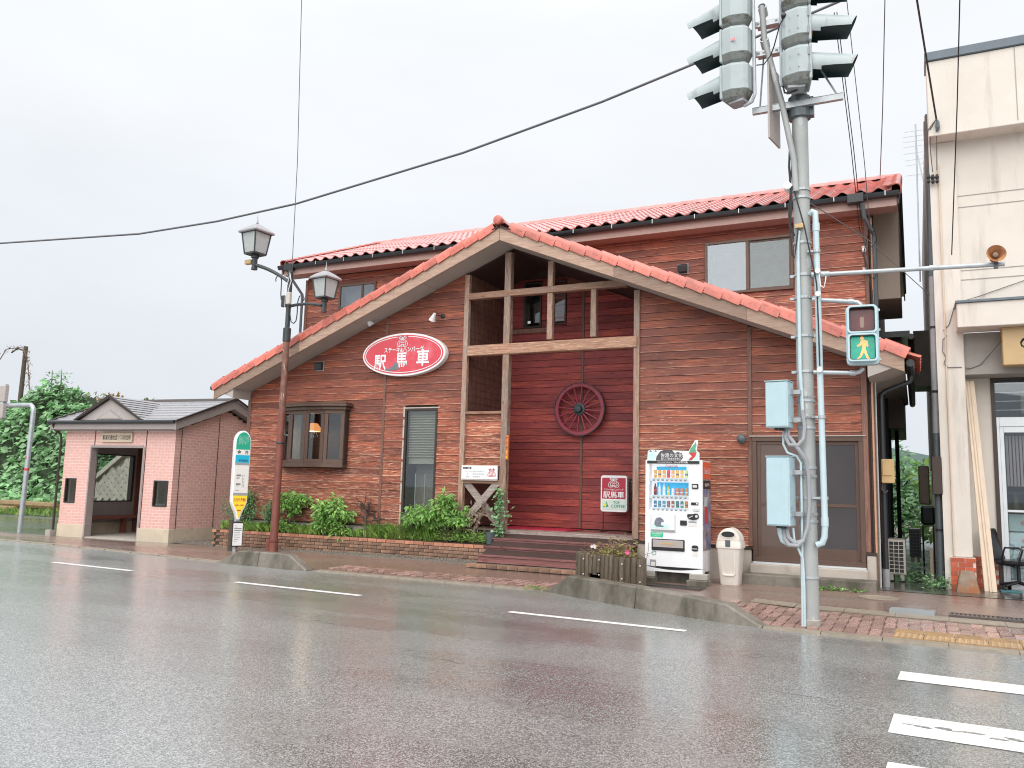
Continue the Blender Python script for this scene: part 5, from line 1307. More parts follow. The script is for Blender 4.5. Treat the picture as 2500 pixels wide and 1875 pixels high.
pts = [((-7.23 + random.gauss(0, .06), 14.24 + random.uniform(-.05, .03), random.uniform(.5, 1.52)), (random.gauss(0, 1), -1, -.3)) for i in range(170)] + [((-7.02 + random.gauss(0, .06), 14.2, 1.02 + random.gauss(0, .07)), (random.gauss(0, 1), -1, .2)) for i in range(26)]
leaves('foliage', pts, m_leaf3, vn, .07, .5, aspect=.8)
def blades(name, x0, x1, n, h, w, mat, lab, lean=.5, zb=.43):
    mb = MB()
    for i in range(n):
        x = random.uniform(x0, x1); y = random.uniform(py(x) + .08, 14.33); hh = h * random.uniform(.5, 1.15); a = random.uniform(0, 2 * pi); b = random.gauss(0, lean) ; ww = w * random.uniform(.6, 1.3)
        t = Vector((b * hh, random.gauss(-.35, .35) * hh * .8, hh)); s = Vector((cos(a), sin(a), 0)) * ww / 2; p = Vector((x, y, zb - .01))
        m_ = p + t * .55 + Vector((0, 0, hh * .12))
        mb.add([p - s * .4, p + s * .4, m_ + s, p + t, m_ - s], [(0, 1, 2, 4), (4, 2, 3)])
    return tag(B(name, mb, mat, None, kind='stuff'), lab, 'ground cover')
blades('ground_cover', -14.1, -11.4, 900, .19, .07, m_leaf2, 'broad yellow-green leaves along the left half of the brick planter', .55)
blades('ground_cover', -11.4, -9.6, 320, .17, .05, m_leaf2, 'sparse low leaves in the middle of the brick planter', .55)
blades('grass_tuft', -10.2, -8.6, 900, .30, .018, m_grass, 'thin grass and weeds in the planter under the glazed door strip', .5)
pts = [((random.uniform(-10.0, -7.45), random.uniform(14.04, 14.3), .45 + abs(random.gauss(0, .10))), (random.gauss(0, 1), -.5, .6)) for i in range(2600)]
pts = [(p, d) for p, d in pts if p[0] > -8.5 or random.random() < .45]
tag(leaves('weeds', pts, m_leaf2, None, .05, .2, aspect=.5), 'fresh low weeds spilling along the right end of the planter', 'weeds')

# ================================================================== SIGNS ON THE RESTAURANT
ov = thing('oval_sign', 'large oval red restaurant sign with a white bull emblem and peeling lettering', 'sign', (-9.57, 14.3, 4.2))
oc, oz, oa, ob_ = -9.575, 4.215, 1.03, .455
OM = T((oc, 0, oz)) @ RY(R(.6)) @ T((-oc, 0, -oz))
def OB(n, mb, mat, par=ov, **k): return B(n, mb.xf(OM), mat, par, **k)
OB('board', MB().prism(ellipse(oc, oz, oa, ob_), 14.22, 14.36), m_signwhite, bevel=.008)
OB('red_face', MB().prism(ellipse(oc, oz, oa - .045, ob_ - .042), 14.214, 14.22), m_signred)
OB('rim_line', ring(ellipse(oc, oz, oa - .075, ob_ - .068), ellipse(oc, oz, oa - .092, ob_ - .082), 14.2105, 14.213), m_signwhite)
text('駅', oc - .56, oz - .155, 14.209, .31, .33, m_signwhite, ov, .02, OM); text('馬', oc - .03, oz - .125, 14.209, .29, .33, m_signwhite, ov, .02, OM); text('車', oc + .50, oz - .08, 14.209, .31, .35, m_signwhite, ov, .02, OM)
text('ステーキ&ハンバーグ', oc + .02, oz + .105, 14.209, .98, .115, m_signwhite, ov, .015, OM)
bull(oc - .02, oz + .275, .135, 14.2095, .013, m_signwhite, ov, OM)
OB('mask_patch', MB().box(oc - .15, oc + .12, 14.2098, 14.2125, oz + .36, oz + .40), m_signred)
fl = [(oc - .42, oz - .27), (oc - .33, oz - .30), (oc - .28, oz - .245), (oc - .22, oz - .25), (oc - .21, oz - .17), (oc - .12, oz - .165), (oc - .10, oz - .25), (oc - .06, oz - .29), (oc - .16, oz - .33), (oc - .26, oz - .32), (oc - .34, oz - .35), (oc - .40, oz - .33)]
OB('peeled_patch', MB().prism(fl, 14.2065, 14.2085), m_flake)
hs_ = thing('opening_hours_sign', 'white opening hours sign with a pink bull above the crossed braces', 'sign', (-7.7, 14.3, 1.65))
B('board', MB().box(-8.115, -7.315, 14.285, 14.325, 1.66, 1.925), m_signwhite, hs_, bevel=.004)
B('rail', MB().box(-8.115, -7.315, 14.28, 14.33, 1.635, 1.657), m_shlight, hs_)
text('営業時間', -7.985, 1.875, 14.282, .19, .045, m_ink, hs_, .03)
for i, (a, b) in enumerate((('ランチタイム', 'AM11:30~PM2:30'), ('夜', 'PM 5:30~PM9:00'), ('定休日', '毎週木曜日'))):
    z = 1.81 - i * .052; text(a, -7.97 if i else -7.95, z, 14.282, (.17, .028, .085)[i], .028, m_inkg, hs_); text(b, -7.73 + (0, 0, -.045)[i], z, 14.282, (.25, .25, .155)[i], .026, m_inkg, hs_)
bull(-7.435, 1.79, .092, 14.2815, .011, m_inkpink, hs_)
og = thing('banner_strip', 'narrow orange upright sign fixed to the porch post', 'sign', (-7.1, 14.3, 2.05))
B('board', rbox(-7.148, -7.085, 14.27, 14.30, 2.05, 2.52), m_orange, og)
for i, ch in enumerate('準備中です'): text(ch, -7.117, 2.46 - i * .092, 14.267, .035, .05, m_ink if i < 3 else m_yellow, og, .02)
wh = thing('wagon_wheel', 'dark red spoked wagon wheel hung on the porch wall', 'wheel', (-6.24, 15.9, 2.62))
wc = Vector((-6.235, 15.86, 3.16)); n = 40
m_wheel = M('wheel_paint', (.27, .036, .06), .45, .15, 8); m_hub = M('hub_iron', (.03, .05, .055), .45, .15)
def circ(r, k=40): return [(wc.x + r * cos(2 * pi * i / k), wc.z + r * sin(2 * pi * i / k)) for i in range(k)]
B('rim', ring(circ(.545), circ(.465), 15.81, 15.87), m_wheel, wh, bevel=.008)
B('tyre', ring(circ(.557), circ(.547), 15.805, 15.875), m_hub, wh)
spm = MB().tube([(.09, 0, 0), (.47, 0, 0)], [.022, .017], 7).mesh('spoke', m_wheel, smooth=True)
for i in range(16): inst('spoke', spm, wh, T((wc.x, 15.845, wc.z)) @ RY(2 * pi * (i + .25) / 16))
B('hub', MB().lathe([(.02, -.13), (.065, -.125), (.075, -.09), (.085, -.06), (.125, -.05), (.125, .03), (.09, .05)], (0, 0, 0), 18, 0, T((wc.x, 15.85, wc.z)) @ RX(R(90)) @ Matrix.Scale(-1, 4, (0, 0, 1))), m_hub, wh, smooth=True)
sg = thing('standing_sign', 'crimson and white coffee sign on a metal stand in the porch', 'sign', (-5.35, 15.6, .70))
sx0, sx1, sz0, sz1 = -5.63, -5.085, 1.09, 1.80
B('casing', MB().prism(rrect(sx0, sx1, sz0, sz1, .05), 15.50, 15.62), m_signwhite, sg, bevel=.008)
B('crimson_panel', MB().prism(rrect(sx0 + .03, sx1 - .03, 1.345, sz1 - .045, .012), 15.494, 15.50), m_signred2, sg)
B('green_panel', MB().box(sx0 + .03, sx1 - .03, 15.494, 15.50, 1.135, 1.325), m_palegreen, sg)
sc = (sx0 + sx1) / 2
bull(sc, 1.665, .115, 15.491, .011, m_signwhite, sg)
text('ステーキ&ハンバーグ', sc, 1.525, 15.491, .40, .042, m_signwhite, sg, .01); text('駅馬車', sc, 1.425, 15.491, .43, .13, m_signwhite, sg, .015)
text('TOP', sc + .06, 1.275, 15.491, .13, .055, m_teal, sg, .015); text('COFFEE', sc + .09, 1.205, 15.491, .28, .06, m_teal, sg, .015)
B('emblem', MB().poly([(sc - .22, 15.4915, 1.18), (sc - .10, 15.4915, 1.18), (sc - .14, 15.4915, 1.29)]), m_green, sg)
B('emblem', MB().poly([(sc - .20, 15.4905, 1.20), (sc - .16, 15.4905, 1.185), (sc - .14, 15.4905, 1.25), (sc - .19, 15.4905, 1.245)]), m_yellow, sg)
for x in (sx0 + .02, sx1 + .02):
    B('leg', MB().tube([(x, 15.62, .70), (x, 15.63, 1.75)], .014, 8), m_bronze, sg); B('foot', MB().box(x - .02, x + .02, 15.42, 15.82, .702, .722), m_bronze, sg)
B('crossbar', MB().tube([(sx0 + .02, 15.63, 1.66), (sx1 + .08, 15.63, 1.66)], .016, 8), m_bronze, sg)
tag(B('red_doormat', MB().box(-7.6, -6.1, 14.9, 15.8, .702, .716), m_redmat, None, (-6.8, 15.3, .7)), 'red mat lying on the porch deck by the side door', 'mat')
bx = thing('plant_pot', 'small dark bucket at the left end of the deck beside the post', 'bucket', (-7.32, 14.05, .43))
B('pot', MB().lathe([(.07, .43), (.095, .64), (.10, .66), (.085, .66), (.075, .5)], (-7.36, 14.16, 0), 14), m_downp, bx, smooth=True)

# ================================================================== VENDING MACHINE
vx0, vx1, vy0, vy1, vz0, vz1 = -3.985, -3.055, 13.10, 13.66, .265, 2.02
vm = thing('vending_machine', 'white drinks vending machine with lit shelves and island culture topper', 'vending machine', (-3.5, 13.4, .2))
wx0, wx1, wz0, wz1 = -3.92, -3.275, 1.205, 1.955
B('cabinet', MB().box(vx0, vx1, vy0 + .16, vy1, vz0, vz1).box(vx0, wx0, vy0, vy0 + .16, vz0 + .06, vz1).box(wx1, vx1, vy0, vy0 + .16, vz0 + .06, vz1).box(wx0, wx1, vy0, vy0 + .16, vz0 + .06, wz0).box(wx0, wx1, vy0, vy0 + .16, wz1, vz1), m_whitep, vm)
B('kick_plate', MB().prism([(vx0, vz0 - .02), (vx1, vz0 - .02), (vx1, vz0 + .055)] + [(vx1 - (vx1 - vx0) * i / 10, vz0 + .055 - .045 * sin(pi * i / 10)) for i in range(1, 10)] + [(vx0, vz0 + .055)], vy0 - .012, vy0 + .14), m_whitep, vm)
B('kick_shadow_gap', rbox(vx0 + .03, vx1 - .03, vy0 + .02, vy0 + .15, vz0 + .01, vz0 + .058), m_black, vm)
B('door_seam', MB().box(vx1 - .006, vx1 - .002, vy0 + .16, vy0 + .166, vz0, vz1).box(vx1 - .001, vx1 + .002, vy0 + .155, vy0 + .165, vz0, vz1), m_inkg, vm)
m_vback = M('lit_display_back', (.80, .82, .84), .5, .02, emit=.35); m_vblue = M('display_blue', (.02, .42, .72), .4, .15, 3, emit=.25)
B('display_back', rbox(wx0, wx1, vy0 + .145, vy0 + .155, wz0, wz1), m_vback, vm)
B('blue_backdrop', MB().box(wx0 + .09, wx1 - .03, vy0 + .138, vy0 + .144, 1.455, 1.66).box(wx0 + .08, wx1 - .07, vy0 + .138, vy0 + .144, 1.86, 1.915), m_vblue, vm)
text('Coca-Cola', -3.59, 1.925, vy0 + .13, .20, .045, m_inkred, vm, .01, shear=.25)
B('glazing', rbox(wx0, wx1, vy0 + .012, vy0 + .016, wz0, wz1), glass('display_glass', (.96, .97, .98), .03, .97), vm)
cans = [('can_gold', (.72, .38, .08)), ('can_gold', (.72, .38, .08)), ('can_gold', (.66, .33, .08)), ('can_red', (.72, .04, .10)), ('can_orange', (.78, .45, .14)), ('can_orange', (.78, .45, .14)), ('can_orange', (.74, .42, .12)), ('can_green', (.55, .72, .32)),
        ('cola', (.10, .02, .02)), ('water', (.45, .70, .80)), ('water2', (.62, .74, .72)), ('tea', (.55, .42, .10)), ('milk', (.70, .66, .70)), ('coffee', (.55, .20, .08)), ('coffee', (.55, .20, .08)), ('amber', (.62, .24, .06)),
        ('blue', (.05, .18, .30)), ('blue2', (.10, .32, .45)), ('blue2', (.10, .32, .45)), ('brown', (.33, .14, .12)), ('brown', (.33, .14, .12)), ('teal', (.06, .22, .22)), ('teal', (.08, .25, .25)), ('amber', (.62, .24, .06))]
cm = {}
for n_, c in cans:
    if n_ not in cm: cm[n_] = M(n_, c, .3, .25, 30, emit=.12)
capm = m_white
for r, zb in enumerate((1.735, 1.455, 1.258)):
    B('price_rail', MB().box(wx0 - .004, wx1 + .002, vy0 + .02, vy0 + .05, zb - .056, zb - .004).box(wx0, wx1, vy0 + .04, vy0 + .14, zb - .010, zb - .004), m_whitep, vm, bevel=.004)
    mb = MB(); mb2 = MB()
    for i in range(8):
        x = wx0 + .07 + i * .0735
        mb.box(x - .016, x + .016, vy0 + .014, vy0 + .02, zb - .050, zb - .036); mb2.box(x - .026, x + .026, vy0 + .014, vy0 + .02, zb - .030, zb - .008)
    B('select_buttons', mb, m_inkg, vm, kind='stuff'); B('price_tags', mb2, m_conduit, vm, kind='stuff')
    for i in range(8):
        nm, c = cans[r * 8 + i]; x = wx0 + .07 + i * .0735; h = (.125, .115, .105)[r]; rr = .026
        if r == 1 and i < 3: h = .185
        if r == 1 and i == 3: h = .15
        prof = [(rr * .9, 0), (rr, .006), (rr, h * .9), (rr * .8, h)] if h < .14 else [(rr, 0), (rr, h * .62), (rr * .45, h * .85), (rr * .45, h)]
        cc = B('drink', MB().lathe(prof, (x, vy0 + .10, zb), 10), cm[nm], vm, smooth=True)
        bc = (m_inkred if nm == 'cola' else m_signwhite) if i % 2 == 0 or r == 1 else m_inkg
        B('label', MB().lathe([(rr * 1.015, h * .32), (rr * 1.015, h * (.52 if r != 1 else .48))], (x, vy0 + .10, zb), 10), bc, cc)
tp = B('topper', MB().prism([(-3.955, 2.005), (-3.10, 2.005), (-3.10, 2.135), (-3.145, 2.17), (-3.12, 2.33), (-3.145, 2.345), (-3.175, 2.33), (-3.27, 2.165), (-3.90, 2.185), (-3.945, 2.16)], vy0 - .012, vy0 + .006), m_signwhite, vm)
B('strip', rbox(-3.955, -3.10, vy0 - .016, vy0 - .0125, 1.962, 2.004), m_ink, vm)
text('はんが甲子園', -3.40, 1.983, vy0 - .018, .22, .03, m_signwhite, vm, .01); text('第20回 全国高等学校版画選手権', -3.66, 1.983, vy0 - .018, .24, .016, m_signwhite, vm)
m_sea = M('print_sea', (.55, .78, .76), .4, .1, 30); m_rock = M('print_rock', (.085, .075, .08), .4, .3, 40)
B('print_sea', MB().poly([(x, vy0 - .0135, z) for x, z in ((-3.945, 2.01), (-3.83, 2.01), (-3.79, 2.11), (-3.85, 2.15), (-3.945, 2.145))]).poly([(x, vy0 - .0135, z) for x, z in ((-3.30, 2.01), (-3.11, 2.01), (-3.11, 2.11), (-3.18, 2.06), (-3.30, 2.05))]), m_sea, vm, kind='stuff')
B('print_rock', MB().poly([(x, vy0 - .0145, z) for x, z in ((-3.81, 2.01), (-3.80, 2.07), (-3.74, 2.155), (-3.68, 2.18), (-3.54, 2.175), (-3.50, 2.13), (-3.45, 2.15), (-3.38, 2.13), (-3.36, 2.06), (-3.40, 2.01))]).poly([(x, vy0 - .0145, z) for x, z in ((-3.92, 2.15), (-3.90, 2.178), (-3.87, 2.155))]).poly([(x, vy0 - .0145, z) for x, z in ((-3.84, 2.155), (-3.81, 2.178), (-3.79, 2.155))]), m_rock, vm, kind='stuff')
text('佐渡の文化', -3.55, 2.095, vy0 - .0165, .36, .07, m_signwhite, vm, .0); text('美しい環境を後世に', -3.56, 2.038, vy0 - .0165, .33, .034, m_signwhite, vm, .0)
B('island_upper', MB().prism([(-3.27, 2.13), (-3.24, 2.21), (-3.185, 2.27), (-3.155, 2.31), (-3.145, 2.26), (-3.165, 2.20), (-3.145, 2.14), (-3.21, 2.145)], vy0 - .016, vy0 - .013), M('island_green', (.12, .36, .22), .4), vm)
B('island_lower', MB().prism([(-3.27, 2.128), (-3.21, 2.143), (-3.145, 2.138), (-3.165, 2.08), (-3.22, 2.02), (-3.275, 2.012), (-3.255, 2.05), (-3.22, 2.075), (-3.235, 2.10)], vy0 - .016, vy0 - .013), m_inkred, vm)
fy = vy0
B('bill_slot', MB().prism(rrect(-3.22, -3.12, 1.565, 1.645, .012), fy - .02, fy + .01), m_black, vm, bevel=.003); B('bill_plate', rbox(-3.205, -3.138, fy - .026, fy - .0205, 1.585, 1.625), m_alu, vm)
B('price_display', rbox(-3.235, -3.12, fy - .012, fy + .01, 1.31, 1.352), m_black, vm, bevel=.003); B('display_digit', rbox(-3.155, -3.13, fy - .0145, fy - .0125, 1.322, 1.342), m_signwhite, vm)
B('change_button', MB().prism(rrect(-3.21, -3.10, 1.215, 1.262, .02), fy - .012, fy + .01), m_alu, vm, bevel=.003)
B('coin_unit', MB().prism([(-3.295, 1.165), (-3.20, 1.17), (-3.17, 1.18), (-3.13, 1.175), (-3.112, 1.145), (-3.115, 1.11), (-3.15, 1.085), (-3.21, 1.075), (-3.27, 1.09), (-3.295, 1.12)], fy - .022, fy + .01), m_black, vm, bevel=.005)
B('coin_slot', MB().lathe([(.022, 0), (.022, .008)], (0, 0, 0), 14, 0, T((-3.145, fy - .023, 1.135)) @ RX(R(90))), m_alu, vm); B('return_lever', MB().box(-.035, .035, -.008, 0, -.006, .006, M4=T((-3.235, fy - .024, 1.125)) @ RY(R(-25))), m_alu, vm)
B('card_reader', rbox(-3.41, -3.305, fy - .018, fy + .01, .985, 1.062), m_black, vm, bevel=.004)
B('sticker', rbox(-3.275, -3.15, fy - .006, fy + .01, 1.03, 1.055), m_busgrey, vm); B('sticker', rbox(-3.28, -3.14, fy - .005, fy + .01, .975, 1.015), m_paper, vm)
B('poster_frame', MB().prism(rrect(-3.895, -3.485, .868, 1.147, .01), fy - .010, fy + .01), m_alu, vm); B('poster', rbox(-3.88, -3.50, fy - .014, fy - .0105, .905, 1.135), m_signwhite, vm)
B('poster_sea', rbox(-3.865, -3.585, fy - .0165, fy - .0145, .925, .99), m_sea, vm)
B('poster_rock', MB().poly([(x, fy - .0185, z) for x, z in ((-3.83, .985), (-3.82, 1.05), (-3.79, 1.09), (-3.73, 1.10), (-3.68, 1.06), (-3.67, 1.03), (-3.72, 1.02), (-3.72, .975), (-3.66, .96), (-3.70, .945), (-3.80, .95))]), M('poster_ink', (.17, .19, .23), .4, .3, 40), vm)
B('poster_strip', rbox(-3.88, -3.50, fy - .0165, fy - .0145, .874, .90), m_busgrey, vm)
B('green_sticker', rbox(-3.895, -3.69, fy - .006, fy + .01, .785, .855), M('sticker_green', (.01, .50, .24), .4), vm)
text('災害支援型自販機', -3.79, .835, fy - .008, .17, .022, m_signwhite, vm, .01); text('電源は切らないで', -3.78, .803, fy - .008, .12, .016, m_signwhite, vm)
B('delivery_surround', MB().prism(rrect(-3.875, -3.34, .575, .757, .012), fy - .014, fy + .01), m_black, vm, bevel=.003); B('delivery_flap', rbox(-3.855, -3.36, fy - .022, fy - .0145, .625, .742), m_shlight, vm, bevel=.004)
B('push_plate', rbox(-3.72, -3.50, fy - .0245, fy - .0225, .672, .70), m_meter, vm)
B('return_cup', MB().prism(rrect(-3.225, -3.125, .59, .682, .03), fy - .015, fy + .01), m_black, vm, bevel=.004); B('return_lip', rbox(-3.215, -3.135, fy - .022, fy - .0155, .622, .634), m_alu, vm)
B('sticker', rbox(-3.22, -3.13, fy - .005, fy + .01, .52, .57), m_paper, vm)
B('recycle_mark', ring([(-3.838 + .037 * cos(2 * pi * i / 20), .53 + .037 * sin(2 * pi * i / 20)) for i in range(20)], [(-3.838 + .028 * cos(2 * pi * i / 20), .53 + .028 * sin(2 * pi * i / 20)) for i in range(20)], fy - .004, fy + .002), m_teal, vm)
B('rating_plate', rbox(-3.90, -3.805, fy - .006, fy + .01, .315, .425), m_busgrey, vm); B('rating_label', rbox(-3.885, -3.82, fy - .0085, fy - .0065, .325, .385), m_paper, vm)
B('side_panel', rbox(vx1, vx1 + .006, vy0 + .02, vy1 - .02, .60, 1.72), M('side_poster', (.30, .24, .22), .4, .75, 7, dirt=(.10, .18, .40), dscale=5, dlo=.45, dhi=.6), vm)
B('side_panel', rbox(vx1, vx1 + .006, vy0 + .02, vy1 - .02, 1.725, 2.0), M('side_red', (.80, .12, .05), .4, .05), vm)
B('side_title', rbox(vx1 + .006, vx1 + .009, vy0 + .03, vy1 - .03, 1.57, 1.70), m_black, vm)
B('side_figure_patch', rbox(vx1 + .006, vx1 + .009, vy0 + .12, vy0 + .34, 1.02, 1.28), m_inkred, vm); B('side_figure_patch', rbox(vx1 + .0062, vx1 + .0092, vy0 + .10, vy0 + .30, 1.29, 1.44), m_conduit, vm)
SM = T((vx1 + .0085, vy0 + .28, 0)) @ RZ(R(90)); text('Coca-Cola', 0, 1.86, 0, .40, .10, m_signwhite, vm, .01, SM, shear=.25); text('自由の海へ', 0, 1.635, -.003, .34, .06, m_signwhite, vm, .02, SM)
for x0, x1, y0, y1, lab in ((-4.10, -3.80, 12.98, 13.25, 'concrete block under the left front corner of the vending machine'), (-3.27, -2.95, 12.92, 13.22, 'concrete block under the right front corner of the vending machine')):
    t = thing('support_block', lab, 'block', ((x0 + x1) / 2, (y0 + y1) / 2, .05), 'blocks carrying the vending machine')
    B('block', rbox(x0, x1, y0, y1, .05, .155), m_conc_m, t, bevel=.008); B('top_slab', rbox(x0 + .02, x1 - .02, y0 + .10, y1 - .02, .157, .243), m_conc, t, bevel=.006)
tag(B('support_plinth', MB().box(-4.0, -3.1, 13.3, 13.7, .05, .245), m_conc_m, None, (-3.5, 13.5, .05)), 'dark concrete plinth under the back of the vending machine', 'block')
# ================================================================== BIN
tb = thing('recycling_bin', 'beige plastic bottle bin with an oval hole beside the vending machine', 'bin', (-2.72, 13.6, .06))
cx, cy = -2.722, 13.6
def loft(secs):
    mb = MB(); n = len(secs[0]); 
    for s in secs: mb.v += s
    mb.f = [tuple(range(n))[::-1], tuple(range((len(secs) - 1) * n, len(secs) * n))] + [(k * n + i, k * n + (i + 1) % n, (k + 1) * n + (i + 1) % n, (k + 1) * n + i) for k in range(len(secs) - 1) for i in range(n)]
    mb.m = [0] * len(mb.f); return mb
def rsec(hx, hy, z, r=.04): return [(cx + x, cy + y, z) for x, y in rrect(-hx, hx, -hy, hy, r, 3)]
B('body', loft([rsec(.135, .15, .065), rsec(.145, .16, .085), rsec(.182, .20, .64), rsec(.187, .205, .655)]), m_offwhite, tb, smooth=True)
B('rim', loft([rsec(.198, .215, .645), rsec(.200, .217, .665), rsec(.196, .213, .70), rsec(.188, .205, .76)]), m_offwhite, tb, smooth=True)
prof = [(-.186, .755)] + [(-.186 + .372 * i / 14, .755 + .205 * (sin(pi * i / 14) ** .55)) for i in range(1, 14)] + [(.186, .755)]
B('hood', MB().prism([(cx + x, z) for x, z in prof], cy - .20, cy + .20), m_offwhite, tb, bevel=.02, seg=2, smooth=True)
B('hole', MB().prism(ellipse(cx, .862, .105, .047, 24), cy - .204, cy - .198), m_black, tb); B('hole_rim', ring(ellipse(cx, .862, .118, .058, 24), ellipse(cx, .862, .105, .047, 24), cy - .214, cy - .198), m_offwhite, tb, smooth=True)
B('latch', rbox(cx - .04, cx + .035, cy - .228, cy - .20, .67, .775), m_downp, tb, bevel=.006)
B('front_groove', ring([(cx + x, z) for x, z in rrect(-.105, .105, .22, .60, .05)], [(cx + x, z) for x, z in rrect(-.095, .095, .23, .60, .045)], cy - .196, cy - .16), m_offwhite, tb)
# ================================================================== LOG PLANTER
lpn = thing('log_planter', 'hexagonal planter box of upright dark log stakes with dry flowers', 'planter', (-4.4, 12.6, .05))
cor = [(-5.03, 12.83), (-4.28, 12.42), (-3.97, 12.35), (-3.76, 12.29), (-4.02, 12.85), (-4.5, 13.1), (-5.1, 13.12)]
k = 0
for (xa, ya), (xb, yb) in zip(cor, cor[1:] + cor[:1]):
    L = math.hypot(xb - xa, yb - ya); nn = max(2, round(L / .098))
    for i in range(nn):
        t = (i + .5) / nn; x, y = xa + (xb - xa) * t, ya + (yb - ya) * t
        front = (yb < 12.9 and ya < 12.85); z0 = .05
        if front and ((-4.78 < x < -4.52) or (-4.02 < x < -3.93)): z0 = .05 + random.uniform(.12, .19) * (1 if x < -4.3 else .5)
        h = .49 + random.uniform(-.012, .012)
        o = B('log_stake', MB().tube([(x, y, z0), (x, y, h - .01), (x, y, h)], [L / nn * .52, L / nn * .50, L / nn * .44], 9), m_log, lpn, (x, y, z0), smooth=True); o.color = (.5, 0, 0, 1)
        if i % 4 == 1 and front:
            for z in (.16, .40): B('bolt', MB().lathe([(.012, 0), (.012, .012), (.006, .016)], (0, 0, 0), 8, 0, T((x + .01, y - L / nn * .5, z + random.uniform(-.02, .02))) @ RX(R(90))), m_alu, lpn)
B('inner_box', MB().prismz([(x * .97 + -4.4 * .03, y * .97 + 12.72 * .03) for x, y in cor], .28, .40), m_trunk, lpn); B('soil', MB().prismz([(x * .97 + -4.4 * .03, y * .97 + 12.72 * .03) for x, y in cor], .401, .43), m_soil, lpn)
for k_ in range(0): pass
fp = thing('flower_clump', 'straggly yellowing flowers with a pink and some white blooms in the log planter', 'flowers', (-4.3, 12.7, .43))
mb = MB()
for i in range(60):
    x = -4.32 + random.gauss(0, .20); y = 12.72 + random.gauss(0, .09); h = random.uniform(.12, .32) * (1 if x > -4.6 else .7)
    mb.tube([(x, y, .42), (x + random.gauss(0, .03), y, .42 + h * .6), (x + random.gauss(0, .07), y - .02, .42 + h)], .004, 4)
B('stem', mb, m_drytwig, fp, kind='stuff')
pts = [((-4.33 + random.gauss(0, .19), 12.70 + random.gauss(0, .09), .46 + abs(random.gauss(0, .11))), (random.gauss(0, 1), -.4, .6)) for i in range(420)]
leaves('foliage', pts, M('dry_yellow_leaf', (.34, .31, .10), .5, .25, 6, trans=.3, isl=.4, dirt=(.38, .20, .08), dscale=5), fp, .05, .2, aspect=.5)
def bloom(x, y, z, r, mat):
    mb = MB()
    for i in range(7):
        a = 2 * pi * i / 7; mb.add([(x, y, z), (x + r * cos(a - .4) * .7, y - .01, z + r * sin(a - .4) * .7), (x + r * cos(a), y - .02, z + r * sin(a)), (x + r * cos(a + .4) * .7, y - .01, z + r * sin(a + .4) * .7)], [(0, 1, 2, 3)])
    B('bloom', mb, mat, fp)
bloom(-4.09, 12.52, .56, .045, m_flower)
for i in range(3): bloom(-4.74 + random.gauss(0, .07), 12.6, .60 + random.gauss(0, .03), .03, m_flowerw)
# weeds by the doorstep
pts = [((random.uniform(-1.55, -1.05) + random.gauss(0, .03), 13.74 + random.gauss(0, .03), .075 + abs(random.gauss(0, .03))), (random.gauss(0, 1), -1, .5)) for i in range(70)] + [((-.86 + random.gauss(0, .06), 13.74, .08), (random.gauss(0, 1), -1, .5)) for i in range(14)]
tag(leaves('weeds', pts, m_leaf, None, .06, .2, aspect=.7), 'small weeds sprouting at the foot of the mossy doorstep', 'weeds')
pts = [((-5.15 + random.gauss(0, .09), 11.38 + random.gauss(0, .05), .02 + abs(random.gauss(0, .03))), (random.gauss(0, 1), -1, .5)) for i in range(70)]
tag(leaves('weeds', pts, m_leaf2, None, .05, .2, aspect=.3), 'dry weeds at the left tip of the long kerb barrier', 'weeds')

# ================================================================== SIGNAL POLE
sp = thing('signal_pole', 'tall grey signal pole with conduits, clamps and cables at the kerb', 'pole', (-1.155, 10.27, .01))
px_, py_ = -1.155, 10.27
def pcx(z): return px_ - .016 * (z / 6.3)
B('shaft', MB().tube([(px_, py_, 0), (px_ - .008, py_, 3), (px_ - .02, py_, 9)], [.099, .097, .092], 20), m_pole, sp, smooth=True)
B('base_collar', MB().lathe([(.108, 0), (.110, .09), (.100, .10)], (px_, py_, 0), 20), m_conc, sp, smooth=True)
def clamp(z, r=.103, h=.03, ears=True, mat=m_grey):
    mb = MB().lathe([(r, z - h / 2), (r + .006, z - h / 2), (r + .006, z + h / 2), (r, z + h / 2)], (pcx(z), py_, 0), 18)
    if ears: mb.box(pcx(z) - r - .05, pcx(z) - r + .005, py_ - .012, py_ + .012, z - h / 2, z + h / 2).box(pcx(z) + r - .005, pcx(z) + r + .05, py_ - .012, py_ + .012, z - h / 2, z + h / 2)
    B('clamp', mb, mat, sp)
for z, e_ in ((4.15, 1), (3.87, 1), (3.40, 1), (2.97, 1), (2.62, 0), (2.42, 1), (2.30, 0), (1.83, 0), (1.73, 0), (1.48, 1), (1.29, 0), (1.21, 0), (.57, 0), (5.22, 0), (5.12, 0), (4.55, 0)): clamp(z, ears=bool(e_))
